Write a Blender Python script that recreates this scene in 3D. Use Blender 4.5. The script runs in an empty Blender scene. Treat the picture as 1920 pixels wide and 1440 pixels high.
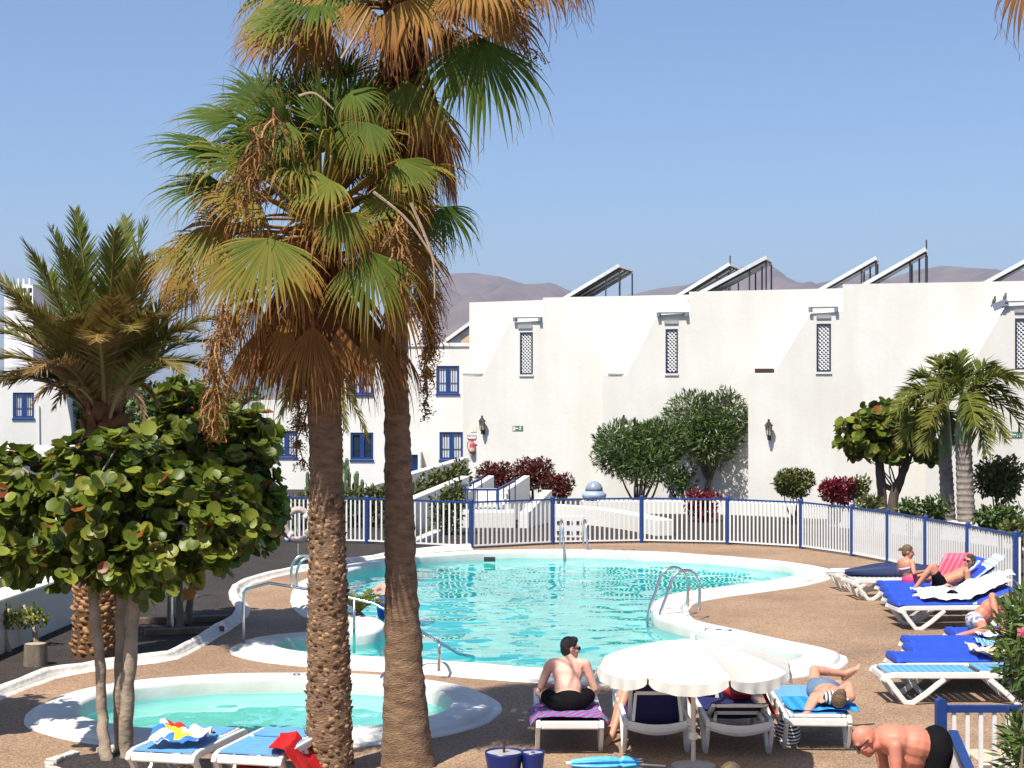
import bpy, math, random
import numpy as np
from mathutils import Vector, Matrix, Quaternion, noise
from mathutils.geometry import delaunay_2d_cdt

SC = bpy.context.scene
COL = SC.collection
R = math.radians
# ------------------------------------------------------------------ camera, sky, sun, exposure
F, H, YH = 3100.0, 3.7, 744.0          # focal length (photo pixels), eye height (m), horizon row
cam_data = bpy.data.cameras.new('camera')
cam = bpy.data.objects.new('camera', cam_data); COL.objects.link(cam)
cam.location = (0, 0, H); cam.rotation_euler = (R(90), 0, 0)
cam_data.sensor_fit = 'HORIZONTAL'; cam_data.sensor_width = 36
cam_data.lens = 36 * F / 1920; cam_data.shift_y = (YH - 720) / 1920
cam_data.clip_start = 0.1; cam_data.clip_end = 60000
SC.camera = cam

SUN_EL, SUN_AZ = R(58), R(58)          # light travels towards (cos az, sin az)
world = bpy.data.worlds.new('World'); SC.world = world; world.use_nodes = True
wn = world.node_tree; wn.nodes.clear()
wo = wn.nodes.new('ShaderNodeOutputWorld'); wb = wn.nodes.new('ShaderNodeBackground')
sky = wn.nodes.new('ShaderNodeTexSky'); sky.sky_type = 'NISHITA'; sky.sun_disc = False
sky.sun_elevation = SUN_EL
sky.sun_rotation = math.atan2(-math.cos(SUN_AZ), -math.sin(SUN_AZ))
sky.air_density = 0.95; sky.dust_density = 1.2; sky.ozone_density = 7.0; sky.altitude = 0
wb.inputs['Strength'].default_value = 0.096
wn.links.new(sky.outputs[0], wb.inputs['Color']); wn.links.new(wb.outputs[0], wo.inputs['Surface'])
sd = bpy.data.lights.new('sun', 'SUN'); sd.energy = 5.0; sd.angle = R(0.53); sd.color = (1.0, 0.94, 0.845)
sd.cycles.is_caustics_light = True
sun = bpy.data.objects.new('sun', sd); COL.objects.link(sun)
sdir = Vector((math.cos(SUN_EL) * math.cos(SUN_AZ), math.cos(SUN_EL) * math.sin(SUN_AZ), -math.sin(SUN_EL)))
sun.rotation_euler = sdir.to_track_quat('-Z', 'Y').to_euler(); sun.location = (-20, -10, 40)
SC.view_settings.view_transform = 'Standard'; SC.view_settings.look = 'None'
SC.view_settings.exposure = 0.68; SC.view_settings.gamma = 1.0; SC.view_settings.use_curve_mapping = False
SC.cycles.max_bounces = 8; SC.cycles.transparent_max_bounces = 12
SC.cycles.volume_bounces = 0

# ------------------------------------------------------------------ helpers
def G(x, y, z=0.0):
    d = F * (H - z) / (y - YH)
    return Vector(((x - 960) / F * d, d, z))
def W(x, y, d):
    return Vector(((x - 960) / F * d, d, H - (y - YH) / F * d))
def V(*a): return Vector(a)

MATS = {}
def nd(nt, t, **kw):
    n = nt.nodes.new(t)
    for k, v in kw.items(): setattr(n, k, v)
    return n
def mat(name, col, rough=0.6, var=0.18, scale=6.0, bump=0.0, bscale=30.0, metal=0.0, spec=0.5, col2=None, detail=6, sss=0.0, trans=0.0, stretch=None):
    """principled material whose colour drifts with noise; optional second colour and bump"""
    if name in MATS: return MATS[name]
    m = bpy.data.materials.new(name); m.use_nodes = True; nt = m.node_tree; b = nt.nodes['Principled BSDF']
    tc = nd(nt, 'ShaderNodeTexCoord'); src = tc.outputs['Object']
    if stretch:
        mp = nd(nt, 'ShaderNodeMapping'); mp.inputs['Scale'].default_value = stretch
        nt.links.new(src, mp.inputs['Vector']); src = mp.outputs[0]
    no = nd(nt, 'ShaderNodeTexNoise'); no.inputs['Scale'].default_value = scale; no.inputs['Detail'].default_value = detail
    no.inputs['Roughness'].default_value = 0.65
    nt.links.new(src, no.inputs['Vector'])
    cr = nd(nt, 'ShaderNodeValToRGB')
    c2 = col2 if col2 else tuple(min(1, c * (1 + var)) for c in col)
    c1 = col if col2 else tuple(c * (1 - var) for c in col)
    cr.color_ramp.elements[0].position = 0.3; cr.color_ramp.elements[0].color = (*c1, 1)
    cr.color_ramp.elements[1].position = 0.7; cr.color_ramp.elements[1].color = (*c2, 1)
    nt.links.new(no.outputs['Fac'], cr.inputs['Fac']); nt.links.new(cr.outputs[0], b.inputs['Base Color'])
    b.inputs['Roughness'].default_value = rough; b.inputs['Metallic'].default_value = metal
    b.inputs['Specular IOR Level'].default_value = spec
    if sss:
        b.inputs['Subsurface Weight'].default_value = sss; b.inputs['Subsurface Radius'].default_value = (0.02, 0.008, 0.004)
    if bump:
        n2 = nd(nt, 'ShaderNodeTexNoise'); n2.inputs['Scale'].default_value = bscale; n2.inputs['Detail'].default_value = 5
        nt.links.new(src, n2.inputs['Vector'])
        bp = nd(nt, 'ShaderNodeBump'); bp.inputs['Strength'].default_value = bump; bp.inputs['Distance'].default_value = 0.02
        nt.links.new(n2.outputs['Fac'], bp.inputs['Height']); nt.links.new(bp.outputs[0], b.inputs['Normal'])
    if trans:
        add_transl(nt, b, cr.outputs[0], trans)
    MATS[name] = m
    return m
def add_transl(nt, b, colsock, amount):
    out = nt.nodes['Material Output']
    tr = nd(nt, 'ShaderNodeBsdfTranslucent'); mx = nd(nt, 'ShaderNodeMixShader'); mx.inputs[0].default_value = amount
    nt.links.new(colsock, tr.inputs['Color'])
    nt.links.new(b.outputs[0], mx.inputs[1]); nt.links.new(tr.outputs[0], mx.inputs[2]); nt.links.new(mx.outputs[0], out.inputs['Surface'])
def leafmat(name, stops, rough=0.5, transl=0.25, nscale=5.0, namt=0.25, spec=0.4):
    """leaf material: the vertex value 'tint' picks the leaf's own colour (green .. yellow .. dry)"""
    if name in MATS: return MATS[name]
    m = bpy.data.materials.new(name); m.use_nodes = True; nt = m.node_tree; b = nt.nodes['Principled BSDF']
    at = nd(nt, 'ShaderNodeAttribute', attribute_name='tint')
    tc = nd(nt, 'ShaderNodeTexCoord'); no = nd(nt, 'ShaderNodeTexNoise'); no.inputs['Scale'].default_value = nscale; no.inputs['Detail'].default_value = 4
    nt.links.new(tc.outputs['Object'], no.inputs['Vector'])
    ma = nd(nt, 'ShaderNodeMath', operation='MULTIPLY_ADD'); ma.inputs[1].default_value = namt; ma.inputs[2].default_value = -namt * 0.5
    nt.links.new(no.outputs['Fac'], ma.inputs[0])
    ad = nd(nt, 'ShaderNodeMath', operation='ADD', use_clamp=True)
    nt.links.new(at.outputs['Fac'], ad.inputs[0]); nt.links.new(ma.outputs[0], ad.inputs[1])
    cr = nd(nt, 'ShaderNodeValToRGB'); el = cr.color_ramp.elements
    while len(el) < len(stops): el.new(0.5)
    for e, (p, c) in zip(el, stops): e.position = p; e.color = (*c, 1)
    nt.links.new(ad.outputs[0], cr.inputs[0]); nt.links.new(cr.outputs[0], b.inputs['Base Color'])
    b.inputs['Roughness'].default_value = rough; b.inputs['Specular IOR Level'].default_value = spec
    if transl: add_transl(nt, b, cr.outputs[0], transl)
    MATS[name] = m
    return m

def np_mesh(name, verts, faces, mats, tint=None, smooth=False, mi=None):
    """verts (N,3); faces: list of int arrays (M,k)"""
    me = bpy.data.meshes.new(name)
    verts = np.asarray(verts, np.float32)
    if not isinstance(faces, list): faces = [faces]
    faces = [np.asarray(f, np.int32) for f in faces if len(f)]
    me.vertices.add(len(verts)); me.vertices.foreach_set('co', verts.ravel())
    nl = sum(f.size for f in faces); nf = sum(len(f) for f in faces)
    me.loops.add(nl); me.loops.foreach_set('vertex_index', np.concatenate([f.ravel() for f in faces]))
    tot = np.concatenate([np.full(len(f), f.shape[1], np.int32) for f in faces])
    st = np.concatenate([[0], np.cumsum(tot)[:-1]]).astype(np.int32)
    me.polygons.add(nf); me.polygons.foreach_set('loop_start', st)
    if smooth: me.polygons.foreach_set('use_smooth', np.ones(nf, bool))
    if mi is not None: me.polygons.foreach_set('material_index', np.asarray(mi, np.int32))
    me.update(calc_edges=True)
    for m in (mats if isinstance(mats, (list, tuple)) else [mats]): me.materials.append(m)
    if tint is not None:
        a = me.attributes.new('tint', 'FLOAT', 'POINT'); a.data.foreach_set('value', np.asarray(tint, np.float32))
    return me
def world_off(p):
    o = Vector((0, 0, 0))
    while p is not None: o += p.location; p = p.parent
    return o
def link(name, me, parent=None, kind=None):
    o = bpy.data.objects.new(name, me); COL.objects.link(o); o.parent = parent
    if kind: o['kind'] = kind
    return o
def tag(o, label, cat, group=None):
    o['label'] = label; o['category'] = cat
    if group: o['group'] = group
    return o
def thing(name, label, cat, loc=(0, 0, 0), rz=0.0, group=None):
    o = bpy.data.objects.new(name, None); COL.objects.link(o); o.location = loc; o.rotation_euler = (0, 0, rz)
    o.empty_display_size = 0.2
    return tag(o, label, cat, group)
def copy_tree(o, parent=None):
    c = o.copy(); COL.objects.link(c); c.parent = parent
    for ch in list(o.children): copy_tree(ch, c)
    return c

class MB:
    def __init__(s): s.v = []; s.f = []; s.mi = []; s.t = []; s.cur = 0; s.tint = 0.0
    def add(s, vs, fs):
        o = len(s.v); s.v += [tuple(p) for p in vs]; s.t += [s.tint] * len(vs)
        for f in fs: s.f.append([i + o for i in f]); s.mi.append(s.cur)
        return s
    def box(s, c, d, rot=None):
        hx, hy, hz = d[0] / 2, d[1] / 2, d[2] / 2; c = Vector(c)
        p = [Vector((x, y, z)) for x in (-hx, hx) for y in (-hy, hy) for z in (-hz, hz)]
        if rot is not None: p = [rot @ q for q in p]
        return s.add([q + c for q in p], [(0, 1, 3, 2), (4, 6, 7, 5), (0, 4, 5, 1), (2, 3, 7, 6), (0, 2, 6, 4), (1, 5, 7, 3)])
    def bar(s, a, b, w, h, up=(0, 0, 1)):
        a, b = Vector(a), Vector(b); d = (b - a); L = d.length; d.normalize(); up = Vector(up)
        if abs(d.dot(up)) > 0.98: up = Vector((1, 0, 0))
        y = up.cross(d).normalized(); z = d.cross(y)
        return s.box((a + b) / 2, (L, w, h), Matrix((d, y, z)).transposed())
    def prism(s, poly, ext):
        n = len(poly); a = [Vector(p) for p in poly]; b = [p + Vector(ext) for p in a]
        return s.add(a + b, [tuple(range(n - 1, -1, -1)), tuple(range(n, 2 * n))] + [(i, (i + 1) % n, n + (i + 1) % n, n + i) for i in range(n)])
    def tube(s, pts, rad, n=8, caps=True, flat=1.0):
        pts = [Vector(p) for p in pts]; k = len(pts)
        if not isinstance(rad, (list, tuple)): rad = [rad] * k
        vs = []; ref = None
        for i in range(k):
            t = (pts[min(i + 1, k - 1)] - pts[max(i - 1, 0)])
            if t.length < 1e-9: t = Vector((0, 0, 1))
            t.normalize()
            if ref is None:
                ref = Vector((1, 0, 0)) if abs(t.x) < 0.9 else Vector((0, 1, 0))
            x = (ref - t * ref.dot(t)).normalized(); y = t.cross(x); ref = x
            for j in range(n):
                a = 2 * math.pi * j / n; vs.append(pts[i] + (x * math.cos(a) + y * math.sin(a) * flat) * rad[i])
        fs = [(i * n + j, i * n + (j + 1) % n, (i + 1) * n + (j + 1) % n, (i + 1) * n + j) for i in range(k - 1) for j in range(n)]
        if caps: fs += [tuple(range(n - 1, -1, -1)), tuple((k - 1) * n + j for j in range(n))]
        return s.add(vs, fs)
    def lathe(s, prof, n=24, c=(0, 0, 0), cap=True):
        c = Vector(c); k = len(prof)
        vs = [c + Vector((r * math.cos(2 * math.pi * j / n), r * math.sin(2 * math.pi * j / n), z)) for r, z in prof for j in range(n)]
        fs = [(i * n + j, i * n + (j + 1) % n, (i + 1) * n + (j + 1) % n, (i + 1) * n + j) for i in range(k - 1) for j in range(n)]
        if cap: fs += [tuple(range(n - 1, -1, -1)), tuple((k - 1) * n + j for j in range(n))]
        return s.add(vs, fs)
    def ell(s, c, r, rot=None, nu=14, nv=9):
        c = Vector(c); vs = []
        for i in range(nv + 1):
            th = math.pi * i / nv
            for j in range(nu):
                ph = 2 * math.pi * j / nu
                p = Vector((r[0] * math.sin(th) * math.cos(ph), r[1] * math.sin(th) * math.sin(ph), r[2] * math.cos(th)))
                vs.append(c + (rot @ p if rot is not None else p))
        fs = [(i * nu + j, (i + 1) * nu + j, (i + 1) * nu + (j + 1) % nu, i * nu + (j + 1) % nu) for i in range(nv) for j in range(nu)]
        return s.add(vs, fs)
    def caps(s, a, b, ra, rb, n=12):
        a, b = Vector(a), Vector(b); d = b - a; L = max(d.length, 1e-5); d.normalize()
        P = []; Q = []
        for t in (0.02, 0.3, 0.6, 0.87): P.append(a - d * ra * math.cos(t * math.pi / 2)); Q.append(ra * math.sin(t * math.pi / 2))
        P += [a, b]; Q += [ra, rb]
        for t in (0.87, 0.6, 0.3, 0.02): P.append(b + d * rb * math.cos(t * math.pi / 2)); Q.append(rb * math.sin(t * math.pi / 2))
        return s.tube(P, Q, n)
    def grid(s, fn, nu, nv):
        vs = [fn(i / nu, j / nv) for i in range(nu + 1) for j in range(nv + 1)]
        fs = [(i * (nv + 1) + j, (i + 1) * (nv + 1) + j, (i + 1) * (nv + 1) + j + 1, i * (nv + 1) + j + 1) for i in range(nu) for j in range(nv)]
        return s.add(vs, fs)
    def mesh(s, name, mats, off=(0, 0, 0), smooth=False):
        me = bpy.data.meshes.new(name); off = Vector(off)
        me.from_pydata([tuple(Vector(p) - off) for p in s.v], [], s.f)
        ml = mats if isinstance(mats, (list, tuple)) else [mats]
        for m in ml: me.materials.append(m)
        if len(ml) > 1: me.polygons.foreach_set('material_index', s.mi)
        if smooth: me.polygons.foreach_set('use_smooth', [True] * len(me.polygons))
        if any(s.t): me.attributes.new('tint', 'FLOAT', 'POINT').data.foreach_set('value', s.t)
        me.update()
        return me
    def build(s, name, mats, parent=None, world=False, smooth=False, bevel=0.0, kind=None, solid=0.0):
        """world=True: coordinates are world ones and are re-based on the parent"""
        me = s.mesh(name, mats, world_off(parent) if world else (0, 0, 0), smooth)
        o = link(name, me, parent, kind)
        if solid:
            md = o.modifiers.new('thick', 'SOLIDIFY'); md.thickness = solid; md.offset = 0
        if bevel:
            md = o.modifiers.new('bevel', 'BEVEL'); md.width = bevel; md.segments = 2; md.limit_method = 'ANGLE'; md.angle_limit = R(40)
        return o

def catmull(pts, n, closed=True):
    pts = [Vector(p) for p in pts]; k = len(pts); out = []
    segs = k if closed else k - 1
    for i in range(segs):
        if closed: p0, p1, p2, p3 = pts[(i - 1) % k], pts[i], pts[(i + 1) % k], pts[(i + 2) % k]
        else: p0, p1, p2, p3 = pts[max(i - 1, 0)], pts[i], pts[i + 1], pts[min(i + 2, k - 1)]
        for j in range(n):
            t = j / n
            out.append(0.5 * (2 * p1 + (p2 - p0) * t + (2 * p0 - 5 * p1 + 4 * p2 - p3) * t * t + (3 * p1 - p0 - 3 * p2 + p3) * t ** 3))
    if not closed: out.append(pts[-1])
    return out
def resample(pts, step, closed=True):
    pts = list(pts) + ([pts[0]] if closed else [])
    L = [0]
    for a, b in zip(pts, pts[1:]): L.append(L[-1] + (b - a).length)
    n = max(3, int(L[-1] / step)); out = []; i = 0
    for k in range(n + (0 if closed else 1)):
        t = L[-1] * k / n
        while i < len(L) - 2 and L[i + 1] < t: i += 1
        u = (t - L[i]) / max(L[i + 1] - L[i], 1e-9); out.append(pts[i].lerp(pts[i + 1], min(u, 1)))
    return out
def offset_loop(pts, o):
    """outward offset of a closed loop in plan"""
    n = len(pts); area = sum(pts[i].x * pts[(i + 1) % n].y - pts[(i + 1) % n].x * pts[i].y for i in range(n))
    sg = 1 if area > 0 else -1; out = []
    for i in range(n):
        t = pts[(i + 1) % n] - pts[i - 1]; t.z = 0; t.normalize()
        out.append(pts[i] + Vector((t.y, -t.x, 0)) * (o * sg))
    return out
def cdt_fill(outer, holes):
    """triangulate a 2-D polygon with holes; returns verts2d, tris"""
    vs = [Vector((p[0], p[1])) for p in outer]; ed = [(i, (i + 1) % len(outer)) for i in range(len(outer))]
    for h in holes:
        o = len(vs); vs += [Vector((p[0], p[1])) for p in h]; ed += [(o + i, o + (i + 1) % len(h)) for i in range(len(h))]
    r = delaunay_2d_cdt(vs, ed, [], 0, 1e-5)
    def inside(p, poly):
        c = False; n = len(poly); j = n - 1
        for i in range(n):
            a, b = poly[i], poly[j]
            if (a[1] > p[1]) != (b[1] > p[1]) and p[0] < (b[0] - a[0]) * (p[1] - a[1]) / (b[1] - a[1]) + a[0]: c = not c
            j = i
        return c
    tr = []
    for f in r[2]:
        c = sum((r[0][i] for i in f), Vector((0, 0))) / len(f)
        if inside(c, outer) and not any(inside(c, h) for h in holes): tr.append(tuple(f))
    return r[0], tr
# ------------------------------------------------------------------ materials
def m_deck():
    m = bpy.data.materials.new('exposed_pebble_concrete'); m.use_nodes = True; nt = m.node_tree; b = nt.nodes['Principled BSDF']
    tc = nd(nt, 'ShaderNodeTexCoord')
    vo = nd(nt, 'ShaderNodeTexVoronoi'); vo.inputs['Scale'].default_value = 62; nt.links.new(tc.outputs['Object'], vo.inputs['Vector'])
    cr = nd(nt, 'ShaderNodeValToRGB'); e = cr.color_ramp.elements
    e[0].position = 0.0; e[0].color = (0.155, 0.098, 0.057, 1); e[1].position = 1.0; e[1].color = (0.385, 0.26, 0.165, 1)
    e2 = e.new(0.5); e2.color = (0.268, 0.172, 0.104, 1)
    sep = nd(nt, 'ShaderNodeSeparateColor'); nt.links.new(vo.outputs['Color'], sep.inputs[0]); nt.links.new(sep.outputs[0], cr.inputs[0])
    n1 = nd(nt, 'ShaderNodeTexNoise'); n1.inputs['Scale'].default_value = 0.55; n1.inputs['Detail'].default_value = 5; n1.inputs['Roughness'].default_value = 0.6
    nt.links.new(tc.outputs['Object'], n1.inputs['Vector'])
    c2 = nd(nt, 'ShaderNodeValToRGB'); c2.color_ramp.elements[0].position = 0.33; c2.color_ramp.elements[0].color = (0.78, 0.76, 0.74, 1)
    c2.color_ramp.elements[1].position = 0.68; c2.color_ramp.elements[1].color = (1.18, 1.15, 1.1, 1)
    nt.links.new(n1.outputs['Fac'], c2.inputs[0])
    mx = nd(nt, 'ShaderNodeMix', data_type='RGBA', blend_type='MULTIPLY'); mx.inputs[0].default_value = 1
    nt.links.new(cr.outputs[0], mx.inputs[6]); nt.links.new(c2.outputs[0], mx.inputs[7])
    br = nd(nt, 'ShaderNodeTexBrick'); br.offset = 0.0; br.inputs['Scale'].default_value = 1.0
    br.inputs['Brick Width'].default_value = 2.4; br.inputs['Row Height'].default_value = 2.4; br.inputs['Mortar Size'].default_value = 0.006
    br.inputs['Color1'].default_value = br.inputs['Color2'].default_value = (1, 1, 1, 1); br.inputs['Mortar'].default_value = (0.68, 0.64, 0.6, 1)
    mp = nd(nt, 'ShaderNodeMapping'); mp.inputs['Rotation'].default_value = (0, 0, R(24))
    nt.links.new(tc.outputs['Object'], mp.inputs['Vector']); nt.links.new(mp.outputs[0], br.inputs['Vector'])
    m2 = nd(nt, 'ShaderNodeMix', data_type='RGBA', blend_type='MULTIPLY'); m2.inputs[0].default_value = 1
    nt.links.new(mx.outputs[2], m2.inputs[6]); nt.links.new(br.outputs[0], m2.inputs[7])
    nt.links.new(m2.outputs[2], b.inputs['Base Color']); b.inputs['Roughness'].default_value = 0.85
    bp = nd(nt, 'ShaderNodeBump'); bp.inputs['Strength'].default_value = 0.4; bp.inputs['Distance'].default_value = 0.005; bp.invert = True
    nt.links.new(vo.outputs['Distance'], bp.inputs['Height']); nt.links.new(bp.outputs[0], b.inputs['Normal'])
    return m
def m_gravel():
    m = bpy.data.materials.new('volcanic_gravel'); m.use_nodes = True; nt = m.node_tree; b = nt.nodes['Principled BSDF']
    tc = nd(nt, 'ShaderNodeTexCoord')
    vo = nd(nt, 'ShaderNodeTexVoronoi'); vo.inputs['Scale'].default_value = 30; nt.links.new(tc.outputs['Object'], vo.inputs['Vector'])
    n1 = nd(nt, 'ShaderNodeTexNoise'); n1.inputs['Scale'].default_value = 1.3; n1.inputs['Detail'].default_value = 8; nt.links.new(tc.outputs['Object'], n1.inputs['Vector'])
    mm = nd(nt, 'ShaderNodeMath', operation='MULTIPLY'); nt.links.new(vo.outputs['Distance'], mm.inputs[0]); nt.links.new(n1.outputs['Fac'], mm.inputs[1])
    cr = nd(nt, 'ShaderNodeValToRGB'); e = cr.color_ramp.elements
    e[0].color = (0.008, 0.006, 0.005, 1); e[1].position = 0.5; e[1].color = (0.05, 0.037, 0.03, 1)
    nt.links.new(mm.outputs[0], cr.inputs[0]); nt.links.new(cr.outputs[0], b.inputs['Base Color']); b.inputs['Roughness'].default_value = 0.95
    bp = nd(nt, 'ShaderNodeBump'); bp.inputs['Strength'].default_value = 0.9; bp.inputs['Distance'].default_value = 0.03
    nt.links.new(vo.outputs['Distance'], bp.inputs['Height']); nt.links.new(bp.outputs[0], b.inputs['Normal'])
    return m
def m_plaster(name, col=(0.64, 0.625, 0.58), stain=0.04, drips=True):
    m = bpy.data.materials.new(name); m.use_nodes = True; nt = m.node_tree; b = nt.nodes['Principled BSDF']
    tc = nd(nt, 'ShaderNodeTexCoord')
    n1 = nd(nt, 'ShaderNodeTexNoise'); n1.inputs['Scale'].default_value = 0.45; n1.inputs['Detail'].default_value = 7; n1.inputs['Roughness'].default_value = 0.7
    nt.links.new(tc.outputs['Object'], n1.inputs['Vector'])
    mp = nd(nt, 'ShaderNodeMapping'); mp.inputs['Scale'].default_value = (1.1, 1.1, 0.16); nt.links.new(tc.outputs['Object'], mp.inputs['Vector'])
    n2 = nd(nt, 'ShaderNodeTexNoise'); n2.inputs['Scale'].default_value = 1.2; n2.inputs['Detail'].default_value = 4; nt.links.new(mp.outputs[0], n2.inputs['Vector'])
    mu = nd(nt, 'ShaderNodeMath', operation='MULTIPLY'); nt.links.new(n1.outputs['Fac'], mu.inputs[0]); nt.links.new(n2.outputs['Fac'], mu.inputs[1])
    cr = nd(nt, 'ShaderNodeValToRGB'); e = cr.color_ramp.elements
    e[0].position = 0.12; e[0].color = (*[c * (1 - stain * 2.2) * k for c, k in zip(col, (1, .985, .94))], 1); e[1].position = 0.36; e[1].color = (*[min(1, c * (1 + stain * .5)) for c in col], 1)
    nt.links.new(mu.outputs[0], cr.inputs[0]); nt.links.new(cr.outputs[0], b.inputs['Base Color']); b.inputs['Roughness'].default_value = 0.9
    n3 = nd(nt, 'ShaderNodeTexNoise'); n3.inputs['Scale'].default_value = 9; n3.inputs['Detail'].default_value = 6; nt.links.new(tc.outputs['Object'], n3.inputs['Vector'])
    bp = nd(nt, 'ShaderNodeBump'); bp.inputs['Strength'].default_value = 0.22; bp.inputs['Distance'].default_value = 0.02
    nt.links.new(n3.outputs['Fac'], bp.inputs['Height']); nt.links.new(bp.outputs[0], b.inputs['Normal'])
    return m
def m_water(name, tint):
    m = bpy.data.materials.new(name); m.use_nodes = True; b = m.node_tree.nodes['Principled BSDF']
    b.inputs['Base Color'].default_value = (*tint, 1); b.inputs['Transmission Weight'].default_value = 1.0; b.inputs['Roughness'].default_value = 0.0; b.inputs['IOR'].default_value = 1.33
    return m
def m_glass(name, col, rough=0.08):
    m = mat(name, col, rough=rough, var=0.1, spec=0.6); return m
DECK = m_deck(); GRAVEL = m_gravel(); PLASTER = m_plaster('white_plaster'); PLASTER2 = m_plaster('white_plaster_far', (0.68, 0.67, 0.64), 0.04)
COPING = m_plaster('white_pool_coping', (0.62, 0.61, 0.58), 0.12)
POOLWALL = mat('pool_wall_paint', (0.36, 0.74, 0.72), 0.5, 0.08, 2.0)
POOLFLOOR = mat('pool_floor_paint', (0.008, 0.48, 0.475), 0.5, 0.10, 0.35, col2=(0.02, 0.60, 0.575))
KIDFLOOR = mat('small_pool_floor_paint', (0.24, 0.64, 0.56), 0.5, 0.1, 0.8, col2=(0.34, 0.72, 0.64))
BLUE = mat('blue_paint', (0.010, 0.038, 0.165), 0.4, 0.12, 3)
WHITEM = mat('white_painted_metal', (0.66, 0.66, 0.64), 0.4, 0.06, 4)
WPLASTIC = mat('white_plastic', (0.66, 0.65, 0.61), 0.4, 0.1, 5)
STEEL = mat('stainless_steel', (0.62, 0.63, 0.64), 0.22, 0.1, 6, metal=1.0)
DARKM = mat('dark_metal', (0.03, 0.03, 0.035), 0.5, 0.2, 4)
NAVY = mat('navy_sling', (0.006, 0.011, 0.085), 0.7, 0.15, 20, bump=0.2, bscale=200)
CUSH = mat('royal_blue_cushion', (0.010, 0.055, 0.42), 0.6, 0.12, 8, bump=0.25, bscale=18)
SLATB = mat('light_blue_slat', (0.13, 0.34, 0.66), 0.45, 0.1, 6)
BARK = mat('grey_brown_bark', (0.16, 0.125, 0.09), 0.9, 0.35, 7, bump=0.8, bscale=22, stretch=(1, 1, 0.35))
DARKBARK = mat('dark_bark', (0.07, 0.05, 0.04), 0.9, 0.35, 7, bump=0.8, bscale=22, stretch=(1, 1, 0.35))

# ------------------------------------------------------------------ pools (plan outlines)
main_px = [(1512, 1069), (1470, 1082), (1400, 1093), (1320, 1103), (1262, 1112), (1231, 1123), (1221, 1138), (1231, 1154), (1262, 1166), (1340, 1184), (1420, 1202), (1478, 1214),
           (1505, 1224), (1478, 1237), (1410, 1247), (1300, 1254), (1180, 1256), (1060, 1253), (960, 1247), (860, 1239), (760, 1233), (660, 1227), (580, 1221), (530, 1213), (514, 1205), (532, 1197),
           (590, 1191), (650, 1188), (700, 1184), (722, 1172), (716, 1161), (680, 1152), (640, 1142), (616, 1124), (612, 1100), (625, 1082), (665, 1065), (730, 1051), (820, 1040), (920, 1034), (1040, 1032), (1150, 1034), (1260, 1039), (1370, 1047), (1450, 1055), (1500, 1063)]
CZ = 0.10
main_in = resample(catmull([G(x, y, CZ) for x, y in main_px], 8), 0.22)
kc, ka, kb = None, None, None
k_l, k_r, k_n, k_f = G(152, 1318, CZ), G(846, 1312, CZ), G(480, 1369, CZ), G(500, 1270, CZ)
kc = V((k_l.x + k_r.x) / 2, (k_n.y + k_f.y) / 2, CZ); ka, kb = (k_r.x - k_l.x) / 2, (k_f.y - k_n.y) / 2
kid_in = [V(kc.x + ka * math.copysign(abs(math.cos(t)) ** 0.92, math.cos(t)), kc.y + kb * math.copysign(abs(math.sin(t)) ** 0.92, math.sin(t)), CZ) for t in [2 * math.pi * i / 96 for i in range(96)]]

def sweep_ring(loop, prof, name, m, parent):
    mb = MB(); n = len(loop); vs = []
    for o, z in prof:
        for p in offset_loop(loop, o):
            w = noise.noise_vector(V(p.x * 2.3, p.y * 2.3, o)) * (0.012 if o < 0.5 else 0.03); vs.append((p.x + w.x * (o > 0.02), p.y + w.y * (o > 0.02), z + (0.006 * noise.noise(V(p.x * 1.3, p.y * 1.3, 2)) if z > 0.05 else 0)))
    fs = [(i * n + j, i * n + (j + 1) % n, (i + 1) * n + (j + 1) % n, (i + 1) * n + j) for i in range(len(prof) - 1) for j in range(n)]
    mb.add(vs, fs)
    return mb.build(name, m, parent, world=True, smooth=True)
def lower_near_outer(loop): return loop
COP = [(0.0, -0.10), (0.0, 0.045), (0.012, 0.078), (0.045, 0.098), (0.10, CZ), (0.46, CZ - 0.004), (0.53, 0.088), (0.575, 0.06), (0.585, 0.032), (0.60, 0.026), (0.68, 0.024), (0.705, 0.012), (0.71, -0.02)]
def numerals(txt, p, rz, size, parent):
    cu = bpy.data.curves.new('depth_numerals', 'FONT'); cu.body = txt; cu.size = size; cu.align_x = 'CENTER'; cu.align_y = 'CENTER'; cu.space_character = 1.5; cu.extrude = 0.001
    tmp = bpy.data.objects.new('tmp', cu); COL.objects.link(tmp)
    me = bpy.data.meshes.new_from_object(tmp.evaluated_get(bpy.context.evaluated_depsgraph_get())); bpy.data.objects.remove(tmp)
    me.materials.clear(); me.materials.append(mat('grey_numeral_paint', (0.06, 0.07, 0.09), 0.7))
    o = link('depth_numerals', me, parent); o.location = Vector(p) - world_off(parent); o.rotation_euler = (0, 0, rz)
    return o
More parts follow.
